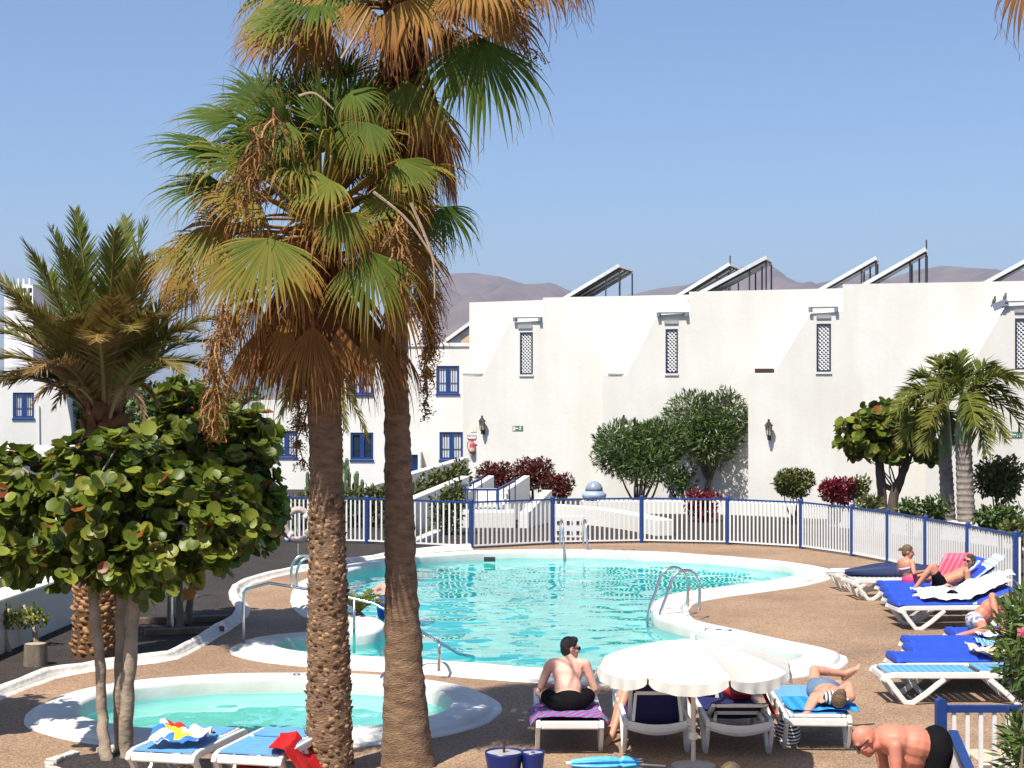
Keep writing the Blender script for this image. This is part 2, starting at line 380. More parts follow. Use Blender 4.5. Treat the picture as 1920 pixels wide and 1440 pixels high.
def pool(name, label, loop, depth, floor, tint, wz, rip, cw=1.0):
    c = sum(loop, Vector()) / len(loop)
    t = thing(name, label, 'pool', (c.x, c.y, 0))
    cp = sweep_ring(loop, [(a * cw, b) for a, b in COP], 'coping', COPING, t)
    n = len(loop); mb = MB(); vs = []
    for p in loop: vs.append((p.x, p.y, -0.098))
    for p in offset_loop(loop, -0.01): vs.append((p.x, p.y, -depth + 0.1))
    for p in offset_loop(loop, -0.12): vs.append((p.x, p.y, -depth))
    mb.add(vs, [(i * n + j, i * n + (j + 1) % n, (i + 1) * n + (j + 1) % n, (i + 1) * n + j) for i in range(2) for j in range(n)])
    mb.build('basin_wall', POOLWALL, t, world=True, smooth=True)
    lo = offset_loop(loop, -0.11); v2, tr = cdt_fill(lo, [])
    MB().add([(p.x, p.y, -depth) for p in v2], tr).build('basin_floor', floor, t, world=True)
    # rippled water surface: a fine sheet with real waves, refracting sunlight onto the basin
    lo = offset_loop(loop, -0.004); xs = [p.x for p in lo]; ys = [p.y for p in lo]; ins = offset_loop(loop, -0.09)
    gx, gy = np.meshgrid(np.arange(min(xs), max(xs), 0.10), np.arange(min(ys), max(ys), 0.10)); pts = np.stack([gx.ravel(), gy.ravel()], 1); c_ = np.zeros(len(pts), bool)
    px_ = np.array([p.x for p in ins]); py_ = np.array([p.y for p in ins]); qx, qy = np.roll(px_, 1), np.roll(py_, 1)
    for i in range(len(ins)):
        if py_[i] == qy[i]: continue
        m_ = ((py_[i] > pts[:, 1]) != (qy[i] > pts[:, 1])) & (pts[:, 0] < (qx[i] - px_[i]) * (pts[:, 1] - py_[i]) / (qy[i] - py_[i]) + px_[i]); c_ ^= m_
    inner = pts[c_] + np.random.default_rng(3).normal(size=(int(c_.sum()), 2)) * 0.008
    vs2 = [Vector((p.x, p.y)) for p in lo] + [Vector((float(q[0]), float(q[1]))) for q in inner]; nl = len(lo)
    r2 = delaunay_2d_cdt(vs2, [(i, (i + 1) % nl) for i in range(nl)], [], 1, 1e-5)
    def wave(x, y):
        q = V(x * 1.0, y * 1.15, 0.3); return rip * (0.011 * noise.noise(q * 1.1 + V(3, 1, 0)) + 0.0065 * noise.noise(q * 2.6) + 0.0034 * noise.noise(q * 5.0))
    w = MB().add([(p.x, p.y, wz + wave(p.x, p.y)) for p in r2[0]], [tuple(f) for f in r2[2]]).build('water', m_water(name + '_water', tint), t, world=True, smooth=True)
    w.cycles.is_caustics_caster = True
    for ch in t.children:
        if ch.name.startswith('basin'): ch.cycles.is_caustics_receiver = True
    return t, cp
mp_, mcop = pool('swimming_pool', 'large curved turquoise swimming pool with wide white coping', main_in, 1.35, POOLFLOOR, (0.13, 0.92, 0.92), -0.085, 1.6, 0.92)
kp_, kcop = pool('paddling_pool', 'small oval pale green paddling pool in front of the two palms', kid_in, 0.45, KIDFLOOR, (0.66, 0.96, 0.94), -0.10, 1.3, 0.84)
numerals('165', G(1170, 1031, CZ + 0.004), R(4), 0.30, mcop)
numerals('145', G(1346, 1180, CZ + 0.004), R(-32), 0.26, mcop)
numerals('020', G(405, 1376, CZ + 0.004), R(180), 0.22, kcop)
numerals('020', G(580, 1264, CZ + 0.004), R(4), 0.22, kcop)
for (x, y) in ((918, 1048.5), (1488, 1062.5)):
    p = G(x, y, 0.0); MB().box(p + V(0, -0.02, 0.0), (0.26, 0.1, 0.10)).build('skimmer_slot', DARKM, mp_, world=True)
# shallow steps inside the bay of the large pool
bay = [G(x, y, CZ) for x, y in ((520, 1206), (545, 1198), (600, 1194), (660, 1191), (705, 1188), (712, 1200), (708, 1226), (640, 1223), (560, 1216))]
v2, tr = cdt_fill(bay, [])
MB().add([(p.x, p.y, -0.42) for p in v2], tr).build('shallow_shelf', KIDFLOOR, mp_, world=True).cycles.is_caustics_receiver = True

# ------------------------------------------------------------------ ground, terrace, gravel
def sheet(name, outer, holes, z, m):
    v2, tr = cdt_fill(outer, holes)
    return MB().add([(p.x, p.y, z) for p in v2], tr).build(name, m, kind='structure')
hole1, hole2 = offset_loop(main_in, 0.3), offset_loop(kid_in, 0.3)
BX = [(-40, -20), (40, -20), (40, 120), (-40, 120)]
sheet('ground', [(-20000, -3000), (20000, -3000), (20000, 30000), (-20000, 30000)], [BX], -0.03, mat('dry_earth', (0.20, 0.14, 0.09), 0.95, 0.3, 0.05, bump=0.3, bscale=2))
sheet('gravel_bed', BX, [hole1, hole2], -0.004, GRAVEL)
fence_px = [(540, 1016), (688, 1019), (883, 1029), (1036, 1021), (1203, 1018), (1364, 1021), (1502, 1029), (1598, 1043), (1665, 1056), (1736, 1073), (1815, 1093), (1905, 1117)]
FP = [G(x, y) for x, y in fence_px]
kerb_px = [(-160, 1372), (-60, 1326), (0, 1303), (100, 1267), (230, 1246), (310, 1236), (370, 1206), (440, 1162), (450, 1141), (436, 1116), (462, 1094), (540, 1074), (620, 1061), (700, 1049), (790, 1036), (878, 1029)]
KP = resample(catmull([G(x, y) for x, y in kerb_px], 6, closed=False), 0.35, closed=False)
deck_out = [(-7.5, 4), (14, 4), (14, 26)] + [(p.x + 0.15, p.y + 0.18) for p in reversed(FP[2:])] + [(p.x, p.y) for p in reversed(KP)]
sheet('pool_terrace', deck_out, [hole1, hole2], 0.0, DECK)
# white plastered stone kerb between terrace and gravel
kerb = MB(); prof = [(-0.07, -0.02), (-0.07, 0.05), (-0.045, 0.10), (0.0, 0.12), (0.05, 0.115), (0.085, 0.08), (0.09, 0.03), (0.16, 0.025), (0.19, -0.02)]
n = len(prof); vs = []
for i, p in enumerate(KP):
    t = (KP[min(i + 1, len(KP) - 1)] - KP[max(i - 1, 0)]).normalized(); nn = Vector((t.y, -t.x, 0))
    for o, z in prof:
        q = p + nn * o; w = noise.noise_vector(q * 2.1) * 0.045; vs.append((q.x + w.x, q.y + w.y, z + (w.z * 0.6 if z > 0.03 else 0)))
kerb.add(vs, [(i * n + j, i * n + j + 1, (i + 1) * n + j + 1, (i + 1) * n + j) for i in range(len(KP) - 1) for j in range(n - 1)])
kerb.build('kerb', mat('weathered_white_kerb', (0.52, 0.47, 0.40), 0.95, 0.3, 2.2, bump=0.9, bscale=9, col2=(0.76, 0.73, 0.67)), kind='structure', smooth=True)

# ------------------------------------------------------------------ mountains and haze
ridge_px = [(300, 743), (560, 741), (720, 690), (785, 575), (830, 523), (850, 514), (890, 514), (940, 521), (985, 534), (1035, 533), (1062, 545), (1110, 560), (1170, 556), (1230, 541), (1290, 534), (1330, 521), (1380, 506), (1415, 499), (1440, 509), (1490, 528), (1530, 531), (1570, 521), (1600, 514), (1640, 512), (1662, 526), (1690, 516), (1722, 506), (1775, 498), (1820, 504), (1870, 507), (1920, 511), (2050, 520), (2300, 480), (2700, 560)]
rx = np.array([p[0] for p in ridge_px]); ry = np.array([p[1] for p in ridge_px])
NX, NY = 260, 46; DM = 6800.0; mv = np.zeros((NX, NY, 3))
for i in range(NX):
    px = 300 + 2400 * i / (NX - 1); hgt = (YH - np.interp(px, rx, ry)) / F * DM
    for j in range(NY):
        y = 4300 + 5200 * j / (NY - 1); sx = (px - 960) / F * DM
        e = (y - DM) / (2300 if y < DM else 2700); fall = max(0, 1 - abs(e)) ** 0.9
        q = Vector((sx / 700, y / 900, 3.1)); rdg = 1 - abs(noise.noise(q * 1.3)) * 2; fine = noise.fractal(q * 3.0, 1.0, 2.1, 5)
        k = 4 * fall * (1 - fall)
        mv[i, j] = (sx, y, 1.04 * hgt * (fall + k * (0.30 * rdg - 0.18 + 0.14 * fine)) - 6)
ii = np.arange(NX * NY).reshape(NX, NY)
mf = np.stack([ii[:-1, :-1], ii[1:, :-1], ii[1:, 1:], ii[:-1, 1:]], -1).reshape(-1, 4)
MTN = mat('dry_volcanic_hillside', (0.062, 0.045, 0.036), 1.0, 0.35, 0.006, bump=0.7, bscale=0.02, col2=(0.18, 0.128, 0.098))
link('mountains', np_mesh('mountains', mv.reshape(-1, 3), mf, MTN, smooth=True), kind='structure')
hz = bpy.data.materials.new('sea_haze'); hz.use_nodes = True; nt = hz.node_tree; nt.nodes.remove(nt.nodes['Principled BSDF'])
pv = nd(nt, 'ShaderNodeVolumePrincipled'); pv.inputs['Color'].default_value = (0.66, 0.75, 1.0, 1); pv.inputs['Density'].default_value = 0.00008; pv.inputs['Anisotropy'].default_value = 0.2
nt.links.new(pv.outputs[0], nt.nodes['Material Output'].inputs['Volume'])
hb = MB().box((0, 4900, 348.75), (9000, 10400, 702.5)).build('haze', hz, kind='stuff')

# ------------------------------------------------------------------ buildings
class Plane:
    """vertical facade plane: px() reads the point of the plane seen at a pixel"""
    def __init__(s, o, yaw):
        s.o = Vector(o); s.r = V(math.cos(yaw), -math.sin(yaw), 0); s.n = V(-math.sin(yaw), -math.cos(yaw), 0)   # n faces the camera side
    def px(s, x, y, out=0.0):
        d = V((x - 960) / F, 1, -(y - YH) / F); c = V(0, 0, H); o = s.o + s.n * out
        t = (o - c).dot(s.n) / d.dot(s.n); p = c + d * t
        return ((p - s.o).dot(s.r), p.z)
    def at(s, uv, out=0.0): return s.o + s.r * uv[0] + V(0, 0, uv[1] - s.o.z) + s.n * out
def slab(pl, poly, holes, depth, name, m, parent, reveal=0.14):
    """facade polygon with window openings, reveals and returns going back by depth"""
    uv = [pl.px(*p) for p in poly]; hv = []
    for (x0, y0, x1, y1) in holes:
        a, b = pl.px(x0, y0), pl.px(x1, y1); hv.append([(a[0], a[1]), (b[0], a[1]), (b[0], b[1]), (a[0], b[1])])
    v2, tr = cdt_fill(uv, hv); mb = MB()
    mb.add([pl.at(p) for p in v2], tr)
    k = len(uv); mb.add([pl.at(p) for p in uv] + [pl.at(p, -depth) for p in uv], [(i, (i + 1) % k, k + (i + 1) % k, k + i) for i in range(k)] + [tuple(range(k, 2 * k))])
    for h in hv: mb.add([pl.at(p) for p in h] + [pl.at(p, -reveal) for p in h], [(i, (i + 1) % 4, 4 + (i + 1) % 4, 4 + i) for i in range(4)])
    return mb.build(name, m, parent, world=True), hv
def rect(mb, pl, u0, z0, u1, z1, o0, o1):
    a = [pl.at((u0, z0), o1), pl.at((u1, z0), o1), pl.at((u1, z1), o1), pl.at((u0, z1), o1)]
    return mb.prism(a, pl.n * (o0 - o1))

CURTAIN = mat('window_with_net_curtain', (0.42, 0.46, 0.52), 0.12, 0.25, 9, col2=(0.62, 0.65, 0.70), stretch=(6, 6, 0.5))
DARKGLASS = mat('dark_window_glass', (0.012, 0.03, 0.05), 0.08, 0.2, 2)
def blue_window(pl, h, parent, glass):
    (u0, z1), (u1, _), (_, z0), _ = h[0], h[1], h[2], h[3]
    z0, z1 = min(z0, z1), max(z0, z1); w = u1 - u0; fw = 0.09
    f = MB(); rect(f, pl, u0, z0, u0 + fw, z1, -0.12, -0.03); rect(f, pl, u1 - fw, z0, u1, z1, -0.12, -0.03)
    rect(f, pl, u0 + fw, z1 - fw, u1 - fw, z1, -0.12, -0.034); rect(f, pl, u0 + fw, z0, u1 - fw, z0 + fw, -0.12, -0.034)
    um = (u0 + u1) / 2; rect(f, pl, um - 0.085, z0 + fw, um + 0.085, z1 - fw, -0.12, -0.036)
    o = f.build('window', BLUE, parent, world=True)
    s = MB(); rect(s, pl, u0 - 0.03, z0 - 0.07, u1 + 0.03, z0 - 0.002, -0.10, 0.05); s.build('sill', BLUE, o, world=True)
    for a, b in ((u0 + fw, um - 0.085), (um + 0.085, u1 - fw)):
        p = MB(); rect(p, pl, a, z0 + fw, b, z1 - fw, -0.115, -0.10); p.build('pane', glass, o, world=True)
        g = MB()
        for q in (1 / 3, 2 / 3): u = a + (b - a) * q; rect(g, pl, u - 0.012, z0 + fw, u + 0.012, z1 - fw, -0.098, -0.085)
        z = z0 + fw + (z1 - z0 - 2 * fw) * 0.36; rect(g, pl, a, z - 0.012, b, z + 0.012, -0.084, -0.072)
        g.build('glazing_bar', DARKM, o, world=True)
def lattice_window(pl, h, parent):
    (u0, z1), (u1, _), (_, z0), _ = h[0], h[1], h[2], h[3]
    z0, z1 = min(z0, z1), max(z0, z1); fw = 0.05
    f = MB(); rect(f, pl, u0, z0, u0 + fw, z1, -0.10, 0.012); rect(f, pl, u1 - fw, z0, u1, z1, -0.10, 0.012)
    rect(f, pl, u0 + fw, z1 - fw, u1 - fw, z1, -0.10, 0.01); rect(f, pl, u0 + fw, z0, u1 - fw, z0 + fw, -0.10, 0.01)
    o = f.build('window', mat('dark_blue_frame', (0.02, 0.025, 0.06), 0.5), parent, world=True)
    p = MB(); rect(p, pl, u0, z0, u1, z1, -0.13, -0.11); p.build('pane', DARKGLASS, o, world=True)
    sp = 0.125; L = z1 - z0 - 2 * fw; w = u1 - u0 - 2 * fw
    for sgn in (1, -1):
        g = MB(); k = -w
        while k < L:
            a0 = (0.0, k) if k >= 0 else (-k, 0.0); t = min(w - a0[0], L - a0[1])
            if t > 0.03:
                b0 = (a0[0] + t, a0[1] + t); pa, pb = [((q[0] if sgn > 0 else w - q[0]) + u0 + fw, q[1] + z0 + fw) for q in (a0, b0)]
                g.bar(pl.at(pa, -0.05 - 0.012 * sgn), pl.at(pb, -0.05 - 0.012 * sgn), 0.034, 0.02, up=pl.n)
            k += sp
        g.build('lattice', WHITEM, o, world=True)
    s = MB(); rect(s, pl, u0 - 0.03, z0 - 0.07, u1 + 0.03, z0 - 0.004, -0.1, 0.05); s.build('sill', PLASTER, o, world=True)

YAW = R(17)
P1 = W(987, 660, 60); step = V(4.9, -3.5, 0)
planes = [Plane(V(P1.x, P1.y, 0) + step * k, YAW) for k in (-1, 0, 1, 2, 3)]
apt = thing('apartment_block', 'long white stepped apartment block with narrow lattice windows behind the pool', 'building', V(8, 56, 0))
polys = [[(880, 990), (880, 567), (1040, 562), (1040, 990)],
         [(868, 990), (868, 706), (905, 704), (955, 605), (1018, 601), (1018, 558), (1312, 552), (1312, 990)],
         [(1130, 1000), (1130, 705), (1175, 703), (1232, 591), (1292, 587), (1292, 547), (1602, 540), (1602, 1000)],
         [(1403, 1000), (1403, 701), (1450, 700), (1520, 588), (1580, 584), (1580, 533), (1962, 526), (1962, 1000)],
         [(1735, 1010), (1735, 698), (1815, 696), (1885, 574), (1962, 570), (1962, 518), (2500, 505), (2500, 1010)]]
wins = [[], [(975, 623, 999, 702)], [(1248, 617, 1271, 700)], [(1531, 607, 1558, 697)], [(1903, 597, 1934, 693)]]
for ku, (pl, po, wi) in enumerate(zip(planes, polys, wins)):
    g_ = (0.66, 0.64, 0.62, 0.605, 0.59)[ku]; o, hv = slab(pl, po, wi, 6.5, 'wall', m_plaster('white_plaster_unit_%d' % ku, (g_, g_ * 0.978, g_ * 0.915), 0.04), apt)
    for h in hv: lattice_window(pl, h, apt)
GREYB = mat('grey_blue_ledge', (0.16, 0.19, 0.25), 0.7, 0.2, 3)
for k, (x0, x1, y, a0, a1) in enumerate(((964, 1016, 596, 972, 998), (1233, 1291, 587, 1246, 1272), (1517, 1571, 577, 1531, 1558), (1878, 1935, 566, 1902, 1934))):
    pl = planes[k + 1]; mb = MB(); A, B = pl.px(x0, y), pl.px(x1, y)
    for (p, q) in ((0, 0.1), (B[0] - A[0] - 0.1, B[0] - A[0])): rect(mb, pl, A[0] + p, A[1] - 0.14, A[0] + q, A[1] + 0.02, -0.1, 0.16)
    rect(mb, pl, A[0] + 0.1, A[1] - 0.02, B[0] - 0.1, A[1] + 0.02, -0.1, 0.15)
    mb.build('window_canopy', GREYB, apt, world=True)
    mb = MB(); A, B = pl.px(a0, y + 14), pl.px(a1, y + 20); rect(mb, pl, A[0], B[1], B[0], A[1], 0.002, 0.05); mb.build('vent_strip', mat('grey_vent', (0.28, 0.28, 0.28), 0.8), apt, world=True)
mb = MB(); A, B = planes[3].px(1415, 691), planes[3].px(1448, 699); rect(mb, planes[3], A[0], B[1], B[0], A[1], -0.5, -0.02); mb.build('gutter_spout', mat('rusty_brown', (0.05, 0.02, 0.015), 0.8), apt, world=True)
for x0, x1, pl in ((868, 903, planes[1]), (1140, 1166, planes[2])):
    A, B = pl.px(x0, 702), pl.px(x1, 704); mb = MB(); rect(mb, pl, A[0], B[1], B[0], A[1] + 0.03, -0.3, 0.02); mb.build('roof_flashing', mat('grey_vent', (0.28,) * 3), apt, world=True)

# solar collectors on the roof
PANELF = mat('white_collector_frame', (0.50, 0.52, 0.54), 0.45); PANELD = mat('dark_collector_back', (0.025, 0.022, 0.02), 0.7, 0.3, 2)
pan = [(1058, 559, 1161, 497, 60.5, 'with its open dark underside and five posts, leftmost on the roof', 2.4), (1268, 556, 1369, 494, 60.5, 'behind the middle one, with a thin vent pipe on top', 2.2), (1312, 549, 1437, 482, 56.5, 'in the middle of the roof with one tall front post', 1.6),
       (1534, 545, 1643, 483, 57.5, 'beside the wall step, rising behind the tallest one', 1.2), (1617, 535, 1737, 466, 54.0, 'highest on the roof with a pole at its top', 1.2), (1842, 533, 1965, 466, 52.0, 'cut by the right edge of the picture', 1.2)]
rdir = V(math.cos(YAW), -math.sin(YAW), 0); back = V(math.sin(YAW), math.cos(YAW), 0)
for i, (x0, y0, x1, y1, d, desc, wd) in enumerate(pan):
    a = W(x0, y0, d); pl = Plane(V(a.x, a.y, 0), YAW); b = pl.at(pl.px(x1, y1)); u = (b - a).normalized(); nn = u.cross(back).normalized()
    if nn.z < 0: nn = -nn
    a2 = a - u * 0.5
    t = thing('solar_collector', 'tilted solar collector ' + desc, 'solar panel', V(a.x, a.y, a.z - 0.5), group='solar collectors on the roof')
    fr = MB()
    for s_ in (0.0, wd - 0.06): fr.bar(a2 + back * (s_ + 0.03), b + back * (s_ + 0.03), 0.05, 0.12, up=nn)
    fr.bar(b + back * 0.06 - u * 0.03, b + back * (wd - 0.06) - u * 0.03, 0.11, 0.05, up=u)
    fr.build('frame', PANELF, t, world=True)
    MB().prism([a2 + back * 0.07 + nn * 0.05, b - u * 0.07 + back * 0.07 + nn * 0.05, b - u * 0.07 + back * (wd - 0.07) + nn * 0.05, a2 + back * (wd - 0.07) + nn * 0.05], -nn * 0.08).build('absorber', [PANELD], t, world=True)
    for s_ in np.linspace(0.15, wd - 0.15, 4): MB().bar(a2 + back * s_ - nn * 0.09, b - u * 0.1 + back * s_ - nn * 0.09, 0.05, 0.05, up=nn).build('rail', PANELF if s_ > 0.2 else PANELD, t, world=True)
    zr = a.z - 0.4; L = (b - a).length
    for q, s_ in ((L - 0.08, 0.12), (L - 0.1, wd - 0.12), (L * 0.72, 0.12), (L * 0.72, wd - 0.12), (L - 0.35, wd * 0.5)):
        top = a + u * q + back * s_ - nn * 0.1; MB().box((top.x, top.y, (top.z + zr) / 2), (0.05, 0.05, top.z - zr)).build('post', DARKM, t, world=True)
    if i in (1, 4): MB().tube([b, b + V(0, 0, 0.28)], 0.025).build('vent_pipe', DARKM, t, world=True)

# white house on the left with blue windows
wh = thing('white_house', 'white two storey house with blue framed windows behind the palm trunks', 'building', V(-7, 68, 0))
pB = Plane(V(-6, 66, 0), R(4))
o, hv = slab(pB, [(520, 925), (489, 750), (602, 748), (602, 652), (900, 646), (900, 925)], [(655, 689, 699, 740), (818, 686, 861, 738), (515, 808, 558, 857), (657, 811, 700, 862), (824, 810, 868, 862)], 8, 'wall', PLASTER2, wh)
for i, h in enumerate(hv): blue_window(pB, h, wh, DARKGLASS if i == 3 else CURTAIN)
pB2 = Plane(V(-6, 67.0, 0), R(4)); slab(pB2, [(452, 925), (450, 775), (458, 760), (472, 752), (500, 752), (530, 925)], [], 4, 'side_wall', m_plaster('shade_toned_plaster', (0.42, 0.43, 0.44)), wh)  # shade on this side face is put into its grey colour
mb = MB(); A, B = pB.px(700, 645), pB.px(900, 648); rect(mb, pB, A[0] - 2.2, B[1] - 0.03, B[0], A[1] + 0.04, -0.4, 0.06); mb.build('parapet_cap', PLASTER2, wh, world=True)
A, B = pB.px(760, 852), pB.px(786, 893); mb = MB(); rect(mb, pB, A[0], B[1], B[0], A[1], 0.003, 0.05); dr = mb.build('door', mat('sky_blue_door', (0.03, 0.16, 0.5), 0.4), wh, world=True)
mb = MB(); rect(mb, pB, A[0] - 0.12, B[1], A[0] - 0.01, A[1] + 0.12, 0.003, 0.5); rect(mb, pB, B[0] + 0.01, B[1], B[0] + 0.12, A[1] + 0.12, 0.003, 0.5); rect(mb, pB, A[0] - 0.01, A[1] + 0.01, B[0] + 0.01, A[1] + 0.12, 0.003, 0.5); mb.build('door_surround', PLASTER2, dr, world=True)
# gabled house beyond it
gh = thing('gabled_house', 'white gabled roof end with a beige panel peeping over the white house', 'building', V(-3, 92, 0))
pG = Plane(V(-3, 92, 0), R(10))
slab(pG, [(828, 760), (828, 650), (880, 614), (925, 645), (925, 760)], [], 9, 'wall', PLASTER2, gh)
for a, b in (((820, 655), (881, 611)), ((881, 611), (930, 648))):
    pa, pb = pG.at(pG.px(*a), 0.3), pG.at(pG.px(*b), 0.3); MB().prism([pa, pb, pb + V(0, 0, 0.22), pa + V(0, 0, 0.22)], -pG.n * 9.6).build('roof', mat('roof_white', (0.66, 0.64, 0.62), 0.8), gh, world=True)
mb = MB(); A, B = pG.px(865, 627), pG.px(880, 646); rect(mb, pG, A[0], B[1] - .2, B[0], A[1], 0.003, 0.06); mb.build('shutter', mat('beige_shutter', (0.55, 0.40, 0.24), 0.7), gh, world=True)
gh2 = thing('roof_turret', 'plain white stair turret on the roof left of the gable', 'building', V(-6, 80, 0))
pT = Plane(V(-6, 80, 0), R(5)); slab(pT, [(752, 760), (752, 604), (775, 594), (792, 604), (792, 760)], [], 3, 'wall', PLASTER2, gh2)
# white terraces at the far left
lh = thing('terrace_house', 'white house with one small blue window at the left edge', 'building', V(-18, 64, 0))
pL = Plane(V(-18, 64, 0), R(-6))
o, hv = slab(pL, [(-260, 960), (-260, 712), (118, 716), (132, 790), (150, 960)], [(24, 736, 64, 784)], 7, 'wall', PLASTER2, lh)
blue_window(pL, hv[0], lh, CURTAIN)
MB().tube([pL.at(pL.px(73, 760), 0.05), pL.at(pL.px(74, 850), 0.05)], 0.03).build('drain_pipe', WHITEM, lh, world=True)
ll = thing('low_annex', 'low white annex with a projecting roof slab under the blue window', 'building', V(-15, 52, 0))
pM = Plane(V(-15, 52, 0), R(-4)); o, hv = slab(pM, [(-260, 1010), (-260, 858), (86, 858), (86, 1010)], [(8, 862, 24, 882)], 5, 'wall', PLASTER2, ll)
mb = MB(); A, B = pM.px(-260, 844), pM.px(94, 856); rect(mb, pM, A[0], B[1] + 0.01, B[0], A[1], -5, 0.45); mb.build('roof', PLASTER2, ll, world=True)
(u0, z1), (u1, _), (_, z0), _ = hv[0]; mb = MB(); rect(mb, pM, u0, z0, u1, z1, -0.14, -0.10); mb.build('window', DARKGLASS, ll, world=True)
# hotel tower in the distance
tw = thing('hotel_tower', 'pale high rise with roof antennas far behind the date palm', 'building', V(-130, 430, 0))
pW = Plane(V(-130, 430, 0), R(20)); o, hv = slab(pW, [(8, 760), (8, 555), (26, 555), (26, 533), (62, 533), (62, 760)], [(30 + 11 * i, 540 + 14 * j, 38 + 11 * i, 549 + 14 * j) for i in range(3) for j in range(3)], 12, 'wall', mat('tower_render', (0.62, 0.64, 0.66), 0.8), tw, reveal=1.0)
for h in hv:
    (u0, z1), (u1, _), (_, z0), _ = h; mb = MB(); rect(mb, pW, u0, z0, u1, z1, -1.0, -0.9); mb.build('window', DARKGLASS, tw, world=True)
for x in (26, 36, 47):
    A = pW.px(x, 533); p = pW.at(A, -2); MB().tube([p, p + V(0, 0, 1.6)], 0.35, 6).build('antenna', WHITEM, tw, world=True)

# ------------------------------------------------------------------ garden walls
sw = MB(); A, B = V(-7.75, 16, 0), V(-7.05, 30, 0); t_ = (B - A).normalized(); nrm = V(t_.y, -t_.x, 0)
sw.prism([A + V(0, 0, -0.05), B + V(0, 0, -0.05), B + V(0, 0, 0.78), A + V(0, 0, 0.78)], -nrm * 0.55)
tag(sw.build('retaining_wall', PLASTER, bevel=0.03), 'low retaining wall in shade with a sunlit white top left of the date palm', 'wall')
gw = MB(); gw.box((-12.0, 34, 0.75), (9.0, 0.3, 1.7)); tag(gw.build('garden_wall', PLASTER, bevel=0.02), 'bright white garden wall behind the round leafed tree at the left edge', 'wall')
def path_wall(name, label, pts, h0, h1, th, m=PLASTER, cat='wall', cap=None):
    mb = MB(); P = [Vector(p) for p in pts]; n = len(P); vs = []
    for i, p in enumerate(P):
        t = (P[min(i + 1, n - 1)] - P[max(i - 1, 0)]); t.z = 0; t.normalize(); q = Vector((t.y, -t.x, 0)) * th / 2; h = h0 + (h1 - h0) * i / (n - 1)
        for o, z in ((q, -0.1), (q, h), (-q, h), (-q, -0.1)): vs.append((p.x + o.x, p.y + o.y, p.z + z if z > 0 else -0.1))
    fs = [(i * 4 + j, i * 4 + (j + 1) % 4, (i + 1) * 4 + (j + 1) % 4, (i + 1) * 4 + j) for i in range(n - 1) for j in range(4)] + [(3, 2, 1, 0), tuple(4 * (n - 1) + j for j in range(4))]
    mb.add(vs, fs); o = mb.build(name, m, bevel=0.02)
    return tag(o, label, cat)
def zat(x, y, d): return W(x, y, d).z
pw = lambda x, y, d: V((x - 960) / F * d, d, 0)
path_wall('ramp_wall', 'long sloping white ramp wall climbing above the hedge', [pw(560, 0, 50), pw(640, 0, 51), pw(760, 0, 53), pw(872, 0, 55)], zat(560, 958, 50), zat(872, 857, 55), 0.35)
path_wall('ramp_wall', 'lower sloping white wall below the hedge beside the wall corner', [pw(760, 0, 46), pw(872, 0, 48.5)], zat(760, 938, 46), zat(872, 892, 48.5), 0.3)
path_wall('planter_wall', 'curved white planter wall seen through the fence', catmull([G(985, 979), G(1060, 980), G(1130, 985), G(1195, 994), G(1246, 1004)], 5, closed=False), 0.55, 0.42, 0.5)
path_wall('planter_wall', 'straight white bench wall under the oleander trees', [G(1120, 962), G(1330, 962), G(1560, 972)], 0.40, 0.40, 0.6)
path_wall('planter_wall', 'white wall behind the far right shrubs and palm trunks', [G(1560, 985), G(1680, 1000), G(1800, 1013), G(1960, 1035)], 0.45, 0.5, 0.4)
path_wall('planter_wall', 'slanting white kerb wall left of the stair block', [G(770, 1022), G(812, 1006), G(850, 990)], 0.10, 0.16, 0.25)
st = thing('stair_block', 'white stair landing with cheek walls behind the pool fence', 'stairs', G(905, 990))
MB().box((G(905, 990) + V(0, 0.6, 0.22)), (1.75, 1.2, 0.46)).build('landing', PLASTER, st, world=True, bevel=0.02)
c0 = G(972, 990)
MB().prism([c0 + V(0.02, 0, 0), c0 + V(0.75, 2.2, 0), c0 + V(0.75, 2.2, 0.95), c0 + V(0.02, 0, 0.42)], V(0.25, -0.06, 0)).build('cheek_wall', PLASTER, st, world=True)
for x, y in ((880, 985), (948, 985)):
    q = pw(x, 0, 49.5); MB().prism([q + V(-0.35, 0, 0), q + V(0.55, 0.9, 0), q + V(0.55, 0.9, 1.30), q + V(-0.35, 0, 0.75)], V(0.18, -0.1, 0)).build('cheek_wall', PLASTER, st, world=True)
for k in range(4): MB().box(G(905, 990) + V(0.25, 1.35 + 0.3 * k, 0.5 + 0.14 * k), (0.95, 0.3, 0.14)).build('step', PLASTER, st, world=True)
rl = thing('stair_railing', 'short blue handrail around the stair landing below the red bushes', 'railing', G(890, 990))
dd = 47.5
pa, pb, pc, pd_, pe = W(857, 918, dd), W(903, 897, dd + 2.2), W(933, 918, dd), W(966, 901, dd + 2.2), None
g = MB()
for a, b in ((pa, pb), (pa, pc), (pc, pd_)): MB().bar(a, b, 0.06, 0.06).build('rail', BLUE, rl, world=True)
for a, b, n_ in ((pa, pb, 4), (pa, pc, 5), (pc, pd_, 4)):
    for k in range(n_):
        p = a.lerp(b, k / (n_ - 0.999)); w = 0.09 if k == 0 else 0.035
        MB().box((p.x, p.y, p.z - 0.36), (w, w, 0.72)).build('post' if k == 0 else 'baluster', BLUE, rl, world=True)
vb = thing('vent_box', 'white louvred equipment box behind the fence and far pool ladder', 'box', G(1067, 1008))
c = G(1067, 1008); MB().box(c + V(0, 0.25, 0.28), (0.75, 0.5, 0.56)).build('body', WHITEM, vb, world=True, bevel=0.01)
